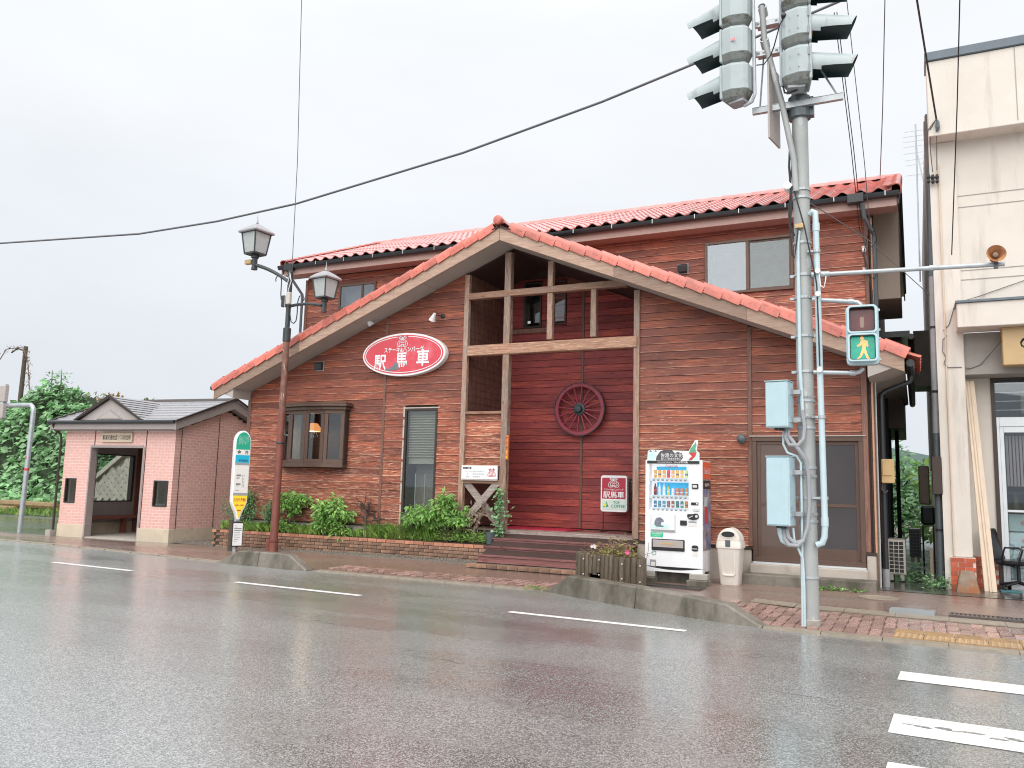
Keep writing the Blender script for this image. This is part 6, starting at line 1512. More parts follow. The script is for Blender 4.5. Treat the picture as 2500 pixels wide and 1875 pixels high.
# punched straps beside the control boxes
for z in (1.74, 1.30, 2.42, 2.66):
    mb = MB()
    for i in range(6): mb.box(pcx(z) - .09 + i * .036, pcx(z) - .066 + i * .036, py_ - .112, py_ - .107, z - .008, z + .008)
    B('strap_slots', mb, m_inkg, sp, kind='stuff')
B('head_clamp', MB().lathe([(.105, 6.14), (.135, 6.15), (.135, 6.42), (.105, 6.43)], (pcx(6.3), py_, 0), 14).box(pcx(6.3) + .10, pcx(6.3) + .17, py_ - .05, py_ + .05, 6.16, 6.40).box(pcx(6.3) - .17, pcx(6.3) - .10, py_ - .04, py_ + .04, 6.2, 6.36), m_downp, sp)
B('cross_channel', MB().box(-1.72, -.655, py_ - .14, py_ - .08, 6.26, 6.335).box(-1.72, -.655, py_ - .14, py_ - .05, 6.33, 6.34), m_grey, sp)
B('brace_rod', MB().tube([(-1.63, py_ - .11, 6.33), (-1.54, py_ - .1, 7.5)], .012, 6), m_grey, sp); B('brace_rod', MB().tube([(-.72, py_ - .11, 6.33), (-.93, py_ - .1, 6.75)], .012, 6), m_grey, sp)
B('signal_arm', MB().tube([(-1.215, py_ - .12, 5.18), (-1.235, py_ - .13, 5.6), (-1.36, py_ - .16, 6.34), (-1.55, py_ - .2, 7.18), (-1.575, py_ - .22, 7.63)], .036, 10), m_pole, sp, smooth=True)
for z, x in ((7.60, -1.575), (7.16, -1.555)):
    B('pipe_end', MB().lathe([(.055, 0), (.055, .16), (.045, .16), (.04, .02)], (0, 0, 0), 14, 0, T((x, py_ - .06, z)) @ RX(R(78))), m_grey, sp, smooth=True)
for z in (7.41, 7.015):
    mb = MB().box(-1.68, -1.33, py_ - .20, py_ - .16, z - .035, z + .035).box(-1.66, -1.35, py_ - .17, py_ + .02, z + .03, z + .04)
    B('hanger_bar', mb, m_grey, sp)
    B('bar_holes', MB().box(-1.64, -1.61, py_ - .203, py_ - .2005, z - .012, z + .012).box(-1.42, -1.39, py_ - .203, py_ - .2005, z - .012, z + .012).box(-1.575, -1.54, py_ - .203, py_ - .2005, z - .012, z + .012), m_inkg, sp, kind='stuff')
B('sign_panel', MB().box(-.012, .012, -.35, .05, 5.87, 6.85, M4=T((-1.445, py_ + .1, 0)) @ RZ(R(-10))), m_shlight, sp)
# conduits on the pole
B('conduit', MB().tube([(-1.07, py_ - .02, 4.90), (-1.04, py_ - .04, 4.93), (-1.005, py_ - .06, 4.90), (-1.003, py_ - .06, 4.75), (-.985, py_ - .07, 2.5), (-.967, py_ - .10, 1.16), (-.975, py_ - .10, 1.04), (-1.0, py_ - .10, .97), (-1.06, py_ - .09, .945)], .036, 12), m_conduit, sp, smooth=True)
for z in (1.21, 4.72): B('coupling', MB().lathe([(.042, z - .05), (.042, z + .05)], (-.968 if z < 2 else -1.0, py_ - .1 if z < 2 else py_ - .06, 0), 12), m_conduit, sp, smooth=True)
for z in (4.42, 2.42, 1.48): B('conduit_bracket', MB().lathe([(.042, z - .018), (.046, z - .018), (.046, z + .018), (.042, z + .018)], (-1.0 + (4.4 - z) * .010, py_ - .075, 0), 12).box(-1.10, -1.02 + (4.4 - z) * .01, py_ - .1, py_ - .06, z - .012, z + .012), m_grey, sp)
B('cable_duct', MB().tube([(-1.19, py_ - .115, 4.68), (-1.205, py_ - .12, 4.5), (-1.205, py_ - .12, 3.0), (-1.185, py_ - .12, 2.45), (-1.175, py_ - .12, 2.36)], .021, 8), m_conduit, sp, smooth=True)
B('ground_wire_pipe', MB().tube([(-1.40, py_ - .13, 2.27), (-1.405, py_ - .15, 2.1), (-1.36, py_ - .15, 2.0), (-1.26, py_ - .13, 1.96), (-1.215, py_ - .13, 1.88), (-1.215, py_ - .12, 1.0), (-1.225, py_ - .115, .5), (-1.228, py_ - .115, .02)], .014, 8), m_conduit, sp, smooth=True)
B('ground_wire_pipe', MB().tube([(-1.31, py_ - .15, 1.13), (-1.30, py_ - .15, 1.0), (-1.25, py_ - .14, .87), (-1.213, py_ - .125, .78), (-1.203, py_ - .118, .5), (-1.203, py_ - .115, .02)], .014, 8), m_conduit, sp, smooth=True)
def flex(pts, r=.024):
    mb = MB().tube(pts, r, 8); B('flexible_hose', mb, m_busgrey, sp, smooth=True)
flex([(-1.37, py_ - .13, 2.28), (-1.38, py_ - .16, 2.18), (-1.33, py_ - .19, 2.09), (-1.24, py_ - .19, 2.08), (-1.175, py_ - .17, 2.16), (-1.165, py_ - .14, 2.30), (-1.19, py_ - .125, 2.5)])
flex([(-1.345, py_ - .13, 2.28), (-1.35, py_ - .15, 2.2), (-1.30, py_ - .18, 2.14), (-1.22, py_ - .19, 2.02), (-1.16, py_ - .14, 1.92), (-1.135, py_ - .12, 1.75), (-1.13, py_ - .12, 1.4), (-1.15, py_ - .14, 1.15), (-1.20, py_ - .17, .99), (-1.29, py_ - .19, .96), (-1.36, py_ - .18, 1.02), (-1.385, py_ - .15, 1.14)])
flex([(-1.41, py_ - .13, 1.14), (-1.40, py_ - .17, 1.0), (-1.35, py_ - .2, .935), (-1.26, py_ - .2, .93), (-1.19, py_ - .17, 1.0)], .026)
B('bend_pipe', MB().tube([(-1.455, py_ - .12, 1.15), (-1.455, py_ - .12, 1.06), (-1.43, py_ - .12, .98), (-1.37, py_ - .12, .945), (-1.24, py_ - .10, .945)], .036, 12), m_conduit, sp, smooth=True)
B('splice_box', rbox(-1.235, -1.135, py_ - .15, py_ - .10, 4.71, 4.765), m_meter, sp, bevel=.005)
B('camera', MB().lathe([(.02, -.06), (.05, -.05), (.05, .05), (.035, .06)], (0, 0, 0), 12, 0, T((-1.31, py_ - .1, 5.25)) @ RX(R(80))), m_white, sp, smooth=True)
mb = MB()
mb.tube([(-1.27, py_ - .12, 5.9), (-1.29, py_ - .13, 5.5), (-1.265, py_ - .14, 5.1), (-1.29, py_ - .14, 4.75), (-1.24, py_ - .14, 4.62)], .014, 6)
mb.tube([(-1.25, py_ - .12, 5.8), (-1.27, py_ - .14, 5.3), (-1.30, py_ - .15, 4.9), (-1.275, py_ - .15, 4.5), (-1.27, py_ - .15, 4.38), (-1.24, py_ - .15, 4.34), (-1.22, py_ - .15, 4.5), (-1.19, py_ - .14, 4.73)], .009, 6)
mb.tube([(-1.25, py_ - .13, 5.25), (-1.19, py_ - .14, 5.0), (-1.12, py_ - .14, 4.7), (-1.06, py_ - .13, 4.35), (-1.03, py_ - .12, 4.2), (-1.0, py_ - .12, 4.0), (-.99, py_ - .12, 3.5), (-.985, py_ - .12, 3.02)], .009, 6)
B('cable', mb, m_rubber, sp)
for z in (4.16, 3.88, 2.97): B('white_insulator', MB().lathe([(.03, -.025), (.034, 0), (.03, .025)], (0, 0, 0), 12, 0, T((-.985, py_ - .13, z)) @ RX(R(90))), m_white, sp, smooth=True)
B('white_tail', MB().tube([(-.97, py_ - .13, 4.13), (-.955, py_ - .13, 3.98), (-.92, py_ - .13, 3.95), (-.90, py_ - .13, 4.03), (-.895, py_ - .12, 4.09)], .006, 5), m_white, sp)
hb = B('horn_arm', MB().tube([(-1.06, py_ - .06, 4.135), (.935, py_ - .06, 4.075)], .026, 10), m_grey, sp, smooth=True)
B('arm_sleeve', MB().tube([(-1.06, py_ - .06, 4.136), (-.86, py_ - .06, 4.13)], .036, 10), m_grey, sp, smooth=True); B('arm_sleeve', MB().tube([(.20, py_ - .06, 4.098), (.25, py_ - .06, 4.096)], .034, 10), m_grey, sp, smooth=True)
for z0, z1, zend, s in ((3.835, 3.77, 3.70, -1), (2.955, 2.925, 2.98, 1)):
    B('signal_bracket', MB().tube([(-1.06, py_ - .06, z0), (-.62, py_ - .07, z1), (-.56, py_ - .07, z1 + .01 * s), (-.53, py_ - .07, z1 + .04 * s), (-.52, py_ - .07, zend)], .026, 10), m_grey, sp, smooth=True)
    B('bracket_sleeve', MB().tube([(-.66, py_ - .07, z1 + .005), (-.60, py_ - .07, z1)], .033, 10), m_grey, sp, smooth=True)
hn = thing('horn_speaker', 'rusty orange horn speaker at the end of the long pole arm', 'speaker', (.87, 10.2, 4.08))
A = T((.845, py_ - .12, 4.165)) @ RZ(R(8)) @ RX(R(82))
B('horn', MB().lathe([(.03, -.12), (.04, -.06), (.06, 0), (.095, .05), (.098, .055), (.09, .052), (.05, .0), (.02, -.03)], (0, 0, 0), 20, 0, A), m_rust, hn, smooth=True); B('driver', MB().lathe([(.005, .035), (.028, .02), (.032, -.02)], (0, 0, 0), 14, 0, A), m_rustc, hn, smooth=True)
B('mount', MB().box(.83, .87, py_ - .11, py_ - .05, 4.03, 4.10), m_downp, hn)
for (x0, x1, xs, z0, z1, lab) in ((-1.590, -1.325, -1.25, 2.285, 2.83, 'upper pale blue control box strapped to the signal pole'), (-1.592, -1.320, -1.245, 1.148, 1.945, 'lower, taller pale blue control box strapped to the signal pole')):
    t = thing('control_box', lab, 'control box', ((x0 + x1) / 2, 10.1, z0), 'control boxes strapped to the signal pole')
    A = T((x1, 9.95, 0)) @ RZ(R(-10))
    B('case', MB().box(x0 - x1, 0, 0, .23, z0, z1, M4=A), m_bluegrey, t, bevel=.012, seg=2)
    B('door', MB().box(x0 - x1 + .012, -.012, -.008, .0, z0 + .014, z1 - .014, M4=A), m_bluegrey, t, bevel=.006)
    B('roof_lip', MB().box(x0 - x1 - .006, .006, -.014, .236, z1, z1 + .010, M4=A), m_bluegrey, t, bevel=.003)
    for z in (z0 + (z1 - z0) * .18, z0 + (z1 - z0) * .78):
        B('hinge', MB().box(-.002, .012, .08, .12, z - .03, z + .03, M4=A), m_grey, t); B('stand_off', MB().box(-.004, .10, .14, .20, z - .025, z + .025, M4=A), m_grey, t)
    if z1 < 2.2: 
        for z in (1.36, 1.31, 1.26): B('latch', MB().box(0, .01, .03, .06, z - .012, z + .012, M4=A), m_busgrey, t)
    B('gland', MB().lathe([(.03, z0 - .03), (.03, z0)], (x1 - .09, 10.08, 0), 10), m_black, t); B('gland', MB().lathe([(.025, z0 - .025), (.025, z0)], (x1 - .15, 10.08, 0), 10), m_black, t)
# pedestrian signal
ps = thing('pedestrian_signal', 'two lens pedestrian signal showing a walking figure on green', 'pedestrian signal', (-.515, 10.2, 3.0))
PM = T((-.515, 10.14, 0)) @ RZ(R(3))
def PB(n, mb, mat, par=ps, **k): return B(n, mb.xf(PM), mat, par, **k)
PB('case', loft([[(x, y, z) for x, z in rrect(-a, a, 3.0 - b + .0, 3.68 + b, r, 4)] for y, a, b, r in ((.12, .13, -.04, .05), (.05, .165, -.005, .05), (-.02, .175, .005, .05), (-.10, .172, 0, .05))]), m_bluegrey, smooth=True)
for z0, z1, lit in ((3.355, 3.66, 0), (3.03, 3.335, 1)):
    PB('hood', ring(rrect(-.155, .155, z0 - .005, z1 + .01, .04, 4), rrect(-.135, .135, z0 + .012, z1 - .01, .03, 4), -.20, -.095), m_bluegrey, smooth=True)
    PB('hood_lining', ring(rrect(-.1345, .1345, z0 + .0125, z1 - .0105, .03, 4), rrect(-.128, .128, z0 + .019, z1 - .017, .028, 4), -.195, -.10), m_visin)
    PB('lens', MB().prism(rrect(-.125, .125, z0 + .02, z1 - .02, .022, 4), -.112, -.10), m_pedgrn if lit else m_pedred)
B_ = [(-.015, .10), (.02, .105), (.05, .09), (.06, .03), (.045, .02), (.035, .06), (.028, .0), (.06, -.10), (.075, -.115), (.045, -.118), (.012, -.035), (-.02, -.095), (-.055, -.118), (-.058, -.105), (-.035, -.085), (-.008, -.005), (-.005, .055), (-.03, .035), (-.06, .03), (-.06, .045), (-.035, .055)]
PB('walking_figure', MB().prism([(x, 3.175 + z) for x, z in B_], -.117, -.1125), m_pedman)
PB('figure_head', MB().prism(ellipse(-.005, 3.175 + .123, .018, .02, 14), -.117, -.1125), m_pedman)
PB('figure_ghost', MB().prism(rrect(-.022, .022, 3.42, 3.55, .02, 3), -.1135, -.1125), M('lens_glow', (.30, .20, .17), .3, .1))
for z in (3.06, 3.30, 3.40, 3.63): PB('latch', MB().box(.172, .19, -.07, -.04, z - .012, z + .012), m_grey)
# vehicle signals
def vehicle_signal(name, label, x, y, zb, ang, nmod=3):
    t = thing(name, label, 'traffic light', (x, y, zb), 'vehicle traffic lights on the signal pole')
    A0 = T((x, y, 0)) @ RZ(ang)      # local +x = direction the lenses face
    lens = [m_grnlens, m_amblens, m_redlens]
    for k in range(nmod):
        z0 = zb + k * .492; z1 = z0 + .488
        def oct_(s, fx=0): return [(.10, -.185 * s), (.10, .185 * s), (-.02, .185 * s), (-.16, .115 * s), (-.20, .07 * s), (-.20, -.07 * s), (-.16, -.115 * s), (-.02, -.185 * s)]
        secs = []
        for z, s in ((z0 + .11, 1.0), (z1 - .05, 1.0), (z1 - .015, .86), (z1, .62)): secs.append([tuple(A0 @ Vector((px, py, z))) for px, py in [(a if a > .05 else a * (1 if s > .9 else .8), b) for a, b in oct_(s if s > .9 else s * .98)]])
        m = B('housing', loft(secs), m_sig, t, bevel=.008)
        nk = [[tuple(A0 @ Vector((px, py, z))) for px, py in [(a if a > .05 else a * k2, b) for a, b in oct_(k1)]] for z, k1, k2 in ((z0, .60, .7), (z0 + .03, .80, .8), (z0 + .109, .985, .98))]
        B('housing_neck', loft(nk), m_signeck, t)
        for bz in (.18, .34):
            for by in (-.15, -.06): B('bolt', MB().lathe([(.009, 0), (.009, .008)], (0, 0, 0), 6, 0, A0 @ T((-.02 if by < -.1 else -.12, -.188 if by < -.1 else -.158, z0 + bz)) @ RX(R(90))), m_busgrey, t)
        B('door_rim', MB().box(.10, .135, -.19, .19, z0 + .02, z1 - .02, M4=A0), m_sig, t, bevel=.015, seg=2)
        for ha in (.10, .32): B('hinge', MB().tube([tuple(A0 @ Vector((.098, -.19, z0 + ha))), tuple(A0 @ Vector((.098, -.19, z0 + ha + .1)))], .012, 6), m_busgrey, t)
        zc = (z0 + z1) / 2 + .01
        LM = A0 @ T((.136, 0, zc)) @ RY(R(90))
        B('lens', MB().lathe([(.15, 0), (.15, .01), (.10, .03), (.03, .038)], (0, 0, 0), 24, 0, LM), lens[k], t, smooth=True)
        def vis(r, off, flip):
            mb = MB(); n = 34
            for i in range(n + 1):
                a = R(-125 + 250 * i / n); c = cos(a)      # 0 = top
                L = .11 + .35 * ss((c + .34) / .26) + .08 * max(0, c)
                ztop = -.10 * 0
                for u in (0, .45, 1):
                    mb.v.append(tuple(A0 @ Vector((.13 + L * u, r * sin(a), zc + r * c - .16 * (L * u) ))))
            for i in range(n):
                for j in range(2):
                    q = (i * 3 + j, i * 3 + j + 1, i * 3 + j + 4, i * 3 + j + 3); mb.f.append(q if not flip else q[::-1]); mb.m.append(0)
            return mb
        B('visor', vis(.170, 0, False), m_sig, t, smooth=True); B('visor_lining', vis(.164, 0, True), m_visin, t, smooth=True)
    B('bottom_plate', MB().box(-.14, .06, -.09, .09, zb - .03, zb, M4=A0), m_busgrey, t)
    return A0, t
A0, vs1 = vehicle_signal('traffic_light', 'left traffic light seen from behind with its visors pointing left', -1.90, 10.05, 6.40, R(180 - 17))
B('sticker', MB().box(.03, .09, -.194, -.1895, 7.14, 7.17, M4=A0 @ RZ(pi) @ Matrix.Scale(1, 4)), m_inkpink, vs1)
A0, vs2 = vehicle_signal('traffic_light', 'right traffic light overlapping the pole with its visors pointing right', -1.135, 9.98, 6.42, R(12))
B('carry_tube', MB().tube([(-1.675, 10.0, 8.6), (-1.665, 10.0, 6.45), (-1.70, 10.0, 6.36), (-1.80, 10.02, 6.33)], .022, 8), m_grey, vs1, smooth=True)
B('carry_tube', MB().tube([(-1.335, 9.98, 8.6), (-1.338, 9.98, 6.48)], .022, 8), m_grey, vs2, smooth=True)
B('cable', MB().tube([(-1.29, 9.85, 7.29), (-1.33, 9.85, 7.22), (-1.42, 9.95, 7.0), (-1.47, 10.0, 6.92), (-1.55, 10.0, 6.82), (-1.64, 10, 6.83)], .008, 5), m_rubber, vs2); B('cable', MB().tube([(-1.33, 10, 6.5), (-1.31, 10, 6.40), (-1.25, 9.95, 6.36), (-1.15, 9.95, 6.38)], .012, 5), m_rubber, vs2)
B('knob', MB().lathe([(.03, 0), (.03, .05)], (0, 0, 0), 10, 0, T((-1.285, 9.86, 7.30)) @ RX(R(60))), m_black, vs2)

# ================================================================== NEIGHBOUR BUILDING
nb = thing('neighbour_building', 'cream rendered shop building with brick plinth, canopy and tall parapet', 'building', (2, 15.3, .07))
B('parapet', MB().box(.362, 7, 15.0, 15.5, 7.60, 8.94), m_stucco, nb, bevel=.01)
B('coping', MB().box(.34, 7.05, 14.96, 15.54, 8.942, 9.10), m_slate, nb, bevel=.01)
for x in (1.655, 1.82): B('panel_joint', rbox(x, x + .012, 14.994, 15.0, 7.66, 8.94), m_stucco_g, nb)
B('corner_pilaster', MB().box(.48, .765, 15.33, 15.66, .585, 7.598), m_stucco, nb, bevel=.012)
B('upper_wall', MB().box(.765, 7, 15.40, 15.66, 4.69, 7.8), m_stucco, nb)
for z in (6.62, 6.42, 5.32, 5.16): B('wall_groove', rbox(.77, 7, 15.394, 15.402, z, z + .014), m_stucco_g, nb)
B('end_wall', MB().box(.36, .48, 15.34, 15.9, .07, 7.60), m_stucco, nb)
B('side_wall', MB().box(.34, .40, 15.9, 27, 2.3, 8.4).box(.36, .40, 15.9, 27, .07, 2.3), m_tin, nb)
mb = MB()
for i in range(30): mb.box(.325, .342, 15.95 + i * .37, 16.0 + i * .37, 2.3, 8.4)
B('side_ribs', mb, m_tinl, nb, kind='stuff')
B('side_flashing', MB().box(.30, .36, 15.5, 15.9, 2.4, 8.1), m_tin, nb)
B('side_bay', MB().box(.02, .34, 19.5, 20.6, 3.9, 5.1), m_tin, nb)
B('canopy', MB().box(.662, 7, 14.86, 15.39, 4.26, 4.66), m_stucco, nb, bevel=.01)
B('canopy_coping', MB().box(.645, 7.05, 14.83, 15.39, 4.662, 4.70), m_slate, nb)
B('lintel', MB().box(.765, 7, 15.42, 15.66, 3.565, 4.26), m_stucco_g, nb)
B('recess_wall', MB().box(.765, 1.165, 16.0, 16.2, .585, 3.565), m_stucco, nb); B('recess_return', MB().box(.70, .765, 15.66, 16.2, .585, 3.565), m_stucco, nb); B('recess_ceiling', MB().box(.765, 7, 15.66, 17.8, 3.565, 3.6), m_stucco_g, nb)
bk = MB().box(-.100, .100, 0, .03, 0, .064).mesh('brick', m_brickor); hk = MB().box(-.035, .035, 0, .03, 0, .064).mesh('brick', m_brickor)
B('plinth', MB().box(.44, .80, 15.30, 15.68, .05, .582).box(.80, 1.16, 15.975, 16.2, .05, .582), m_mortarw, nb)
for r in range(7):
    z = .075 + r * .0725
    for x0, x1, y in ((.44, .80, 15.288), (.80, 1.16, 15.963)):
        x = x0 + .004 - (.10 if r % 2 else 0)
        while x < x1 - .02:
            a, b = max(x, x0 + .002), min(x + .2, x1 - .002)
            if b - a > .03: inst('brick', bk, nb, T(((a + b) / 2, y, z)) @ Matrix.Diagonal(((b - a) / .2, 1, 1, 1)))
            x += .2125
df = B('shop_door', MB().box(1.165, 1.225, 15.97, 16.12, .07, 3.565).box(1.225, 7, 15.97, 16.12, 3.535, 3.565), m_bronze, nb)
B('door_frame', MB().box(1.226, 1.27, 15.98, 16.1, .07, 2.90).box(1.27, 7, 15.98, 16.1, 2.74, 2.90).box(1.27, 1.33, 15.995, 16.06, .15, 2.74).box(1.33, 7, 15.995, 16.06, 2.64, 2.74).box(1.33, 7, 15.995, 16.06, 1.32, 1.36).box(1.33, 7, 15.995, 16.06, .07, .22), m_alu, nb, bevel=.004)
B('pane', rbox(1.33, 6.9, 16.02, 16.026, .22, 2.64), m_glass, df); B('transom_pane', rbox(1.226, 6.9, 16.03, 16.036, 2.90, 3.535), m_glass, df)
for i in range(4): B('louvre', rbox(1.23, 6.9, 16.05, 16.09, 3.02 + i * .15, 3.03 + i * .15), m_alu, df)
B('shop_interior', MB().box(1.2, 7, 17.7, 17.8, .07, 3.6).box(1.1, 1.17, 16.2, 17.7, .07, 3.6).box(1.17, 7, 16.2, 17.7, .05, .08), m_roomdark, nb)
mb = MB()
for i in range(22): mb.box(1.36 + i * .05, 1.395 + i * .05, 16.16 + .02 * (i % 2), 16.18 + .02 * (i % 2), 1.75, 2.6)
B('curtain', mb, m_pinkcurt, nb, kind='stuff')
B('interior_shelf', MB().box(1.36, 2.6, 16.3, 16.6, 1.62, 1.66).box(1.45, 1.52, 16.3, 16.4, 1.3, 1.62).box(1.40, 2.4, 16.24, 16.28, 1.74, 1.80), m_trunk, nb)
B('hanging_box', MB().box(1.62, 2.1, 16.2, 16.5, 2.98, 3.3, M4=T((0, 0, 0))), m_siding, nb)
dc = thing('drawer_cabinet', 'pale drawer cabinet with pink handles behind the shop glass', 'drawers', (1.9, 16.3, .08))
for i in range(4):
    B('drawer', rbox(1.345, 2.3, 16.12, 16.5, .12 + i * .295, .40 + i * .295), m_drawer, dc, bevel=.008)
    B('handle', MB().lathe([(.03, 0), (.03, .02)], (0, 0, 0), 10, 0, T((1.55, 16.12, .27 + i * .295)) @ RX(R(90))), m_inkpink, dc)
st_ = thing('shop_sign', 'tan hanging shop sign with a dark curled ornament under the canopy', 'sign', (2.2, 15.1, 3.64))
B('board', rbox(1.29, 3.4, 15.05, 15.30, 3.645, 4.262), m_tan, st_, bevel=.012)
q = [(1.66, 3.90), (1.60, 3.915), (1.555, 3.95), (1.545, 4.0), (1.57, 4.05), (1.62, 4.08), (1.68, 4.075), (1.71, 4.04), (1.70, 4.0), (1.665, 3.985), (1.64, 4.0)]
B('ornament', strokes([q, [(1.545, 4.0), (1.60, 4.06), (1.72, 4.10), (1.9, 4.09)], [(1.70, 4.0), (1.76, 3.93), (1.85, 3.9)]], .022, 15.046), m_ink, st_)
B('conduit_wire', MB().tube([(.70, 15.32, 3.68), (.85, 15.41, 3.66), (1.0, 15.41, 3.72), (1.29, 15.2, 4.06)], .007, 5).tube([(.52, 15.32, 4.22), (.46, 15.32, 4.15), (.45, 15.31, 3.95), (.5, 15.31, 3.85), (.46, 15.31, 3.75), (.52, 15.31, 3.68), (.70, 15.32, 3.68)], .007, 5).tube([(1.9, 15.38, 5.15), (1.0, 15.38, 4.86), (.66, 15.33, 4.76), (.62, 15.32, 4.6), (.56, 15.32, 4.4), (.47, 15.32, 4.3)], .006, 5), m_wire, nb)
B('conduit', MB().tube([(.50, 15.315, .6), (.50, 15.315, 7.2)], .013, 6), m_lumber, nb, smooth=True)
B('riser_pipe', MB().tube([(.30, 15.5, .05), (.315, 15.5, 2.6)], .058, 12), m_downp, nb, smooth=True); B('riser_pipe', MB().tube([(.315, 15.5, 2.6), (.345, 15.5, 5.3)], .060, 12), m_downpl, nb, smooth=True)
B('riser_pipe', MB().tube([(.345, 15.5, 5.3), (.385, 15.5, 6.9), (.40, 15.5, 7.25)], .070, 12), m_downp, nb, smooth=True)
for z in (1.0, 2.15, 3.3, 4.4): B('pipe_band', MB().lathe([(.066, z - .02), (.066, z + .02)], (.30 + z * .0086, 15.5, 0), 12), m_black, nb)
B('meter_box', rbox(.22, .37, 15.30, 15.44, 1.58, 2.20), m_bronze, nb, bevel=.012)
B('gas_meter', MB().box(.02, .20, 16.8, 17.2, 1.4, 2.1), m_tin, nb, bevel=.02)
for i, (x, y) in enumerate(((.34, 15.2), (.405, 15.22), (.47, 15.2))):
    B('cable_clamp', MB().lathe([(.012, -.09), (.03, -.06), (.022, -.02), (.034, .02), (.02, .07)], (x, y + .05, 6.96 - .01 * i), 8), m_black, nb)
B('anchor', MB().lathe([(.02, -.1), (.035, -.04), (.03, .06), (.015, .1)], (.50, 14.96, 7.76), 8), m_downp, nb)
mb = MB(); end = (.485, 14.94, 7.87)
for tip in ((.34, 15.2, 7.05), (.405, 15.22, 7.05), (.47, 15.2, 7.06)): mb.tube(arc(end, tip, 0, 8) if tip[0] > .45 else [end, ((end[0] + tip[0]) / 2 - .06, 15.0, 7.72), (tip[0] - .02, 15.15, 7.35), tip], .008, 5)
B('service_cable', mb, m_wire, nb)
# things in front of the neighbour
def plank_lean(x0, x1, lab):
    t = thing('timber_batten', lab, 'timber', (x0, 15.2, .08), 'pale battens leaning by the brick plinth')
    d = Vector((x1 - x0, .42, 3.40)); q = d.to_track_quat('Z', 'X').to_matrix().to_4x4()
    B('batten', MB().box(-.012, .012, -.035, .035, 0, d.length, M4=T((x0, 15.22, .08)) @ q), m_lumber, t)
plank_lean(.93, .80, 'pale timber batten leaning at the recess, left of the pair'); plank_lean(1.0, .83, 'pale timber batten leaning at the recess, middle one'); plank_lean(1.035, .87, 'pale timber batten leaning at the recess, nearest the chair')
rc = tag(B('concrete_weight', loft([[(.655 + x, 14.95 + y, z) for x, y in rrect(-a, a, -a * .8, a * .8, .03, 2)] for z, a in ((.07, .165), (.10, .162), (.38, .105), (.405, .09))]), m_rustc, None, (.655, 14.95, .07), smooth=True), 'rust stained concrete weight standing in front of the brick plinth', 'weight')
stk = tag(B('timber_stake', rbox(.155, .205, 16.3, 16.34, .05, .66), m_lumber, None, (.18, 16.3, .05)), 'short pale timber stake standing upright in the wet alley', 'stake')
tag(B('teal_doormat', rbox(1.13, 1.42, 15.35, 15.62, .08, .092), m_mat, None, (1.27, 15.5, .08)), 'small teal mat on the ground under the office chair', 'mat')
oc_ = thing('office_chair', 'black office chair with armrests parked outside the shop door', 'chair', (1.40, 15.75, .08))
CM = T((1.42, 15.75, .08)) @ RZ(R(62))
def CB(n, mb, mat, **k): return B(n, mb.xf(CM), mat, oc_, **k)
CB('seat', MB().prism(rrect(-.24, .24, .40, .475, .03, 3), -.24, .24), m_black, bevel=.02, seg=2)
CB('backrest', MB().box(-.225, .225, 0, .05, 0, .52, M4=T((0, .24, .47)) @ RX(R(-14))), m_black, bevel=.03, seg=2)
CB('back_strut', MB().tube([(0, .05, .38), (0, .27, .40), (0, .30, .60)], .02, 8), m_black)
for s in (-1, 1): CB('armrest', MB().tube([(s * .24, .12, .44), (s * .30, .12, .50), (s * .31, .06, .68), (s * .31, -.14, .69), (s * .30, -.20, .66), (s * .27, -.12, .44)], .016, 8), m_black, smooth=True)
CB('column', MB().tube([(0, 0, .10), (0, 0, .40)], .028, 10), m_black, smooth=True)
for i in range(5):
    a = 2 * pi * i / 5 + .3; c = (cos(a) * .29, sin(a) * .29)
    CB('base_leg', MB().tube([(0, 0, .13), (c[0], c[1], .075)], [.026, .018], 8), m_black, smooth=True)
    CB('castor', MB().lathe([(.03, -.02), (.032, 0), (.03, .02)], (0, 0, 0), 12, 0, T((c[0], c[1], .032)) @ RZ(a + .6) @ RX(R(90))), m_black, smooth=True)
# alley things
def ac(name, lab, x0, x1, y, z0, z1, mat, d=.75):
    t = thing(name, lab, 'air conditioner', ((x0 + x1) / 2, y, z0 - .1), 'outdoor air conditioner units in the alley')
    B('casing', rbox(x0, x1, y, y + d, z0, z1), mat, t, bevel=.01)
    B('fan_opening', rbox(x0 + .02, x1 - .03, y - .006, y - .0005, z0 + .03, z1 - .03), m_black, t)
    mb = MB(); n = 3; m_ = 8
    for i in range(n + 1): x = x0 + .02 + (x1 - x0 - .05) * i / n; mb.box(x - .005, x + .005, y - .02, y - .010, z0 + .03, z1 - .03)
    for i in range(m_ + 1): z = z0 + .03 + (z1 - z0 - .06) * i / m_; mb.box(x0 + .02, x1 - .03, y - .018, y - .009, z - .005, z + .005)
    B('grille', mb, mat, t)
    for x in (x0 + .05, x1 - .06): B('foot', rbox(x - .03, x + .03, y, y + d, z0 - .1, z0), m_conc, t)
ac('air_conditioner', 'beige outdoor air conditioner unit at the mouth of the alley', -.50, -.22, 15.9, .20, .79, m_ac); ac('air_conditioner', 'dark outdoor air conditioner unit farther down the alley', -.19, .03, 19.2, .30, .88, m_downp)
em = thing('electric_meter', 'tan electric meter box on the black downpipe at the alley corner', 'meter', (-.44, 15.05, 1.72))
B('case', MB().prism(rrect(-.520, -.325, 1.74, 2.13, .02, 3), 14.72, 14.86), m_meter, em, bevel=.012, seg=2); B('cover', MB().prism(rrect(-.505, -.36, 1.86, 2.10, .015, 3), 14.705, 14.72), m_meter, em, bevel=.006)
B('tail_pipe', MB().tube([(-.51, 14.80, 1.74), (-.52, 14.80, 1.64), (-.48, 14.80, 1.58), (-.44, 14.84, 1.62)], .012, 6), m_wire, em)
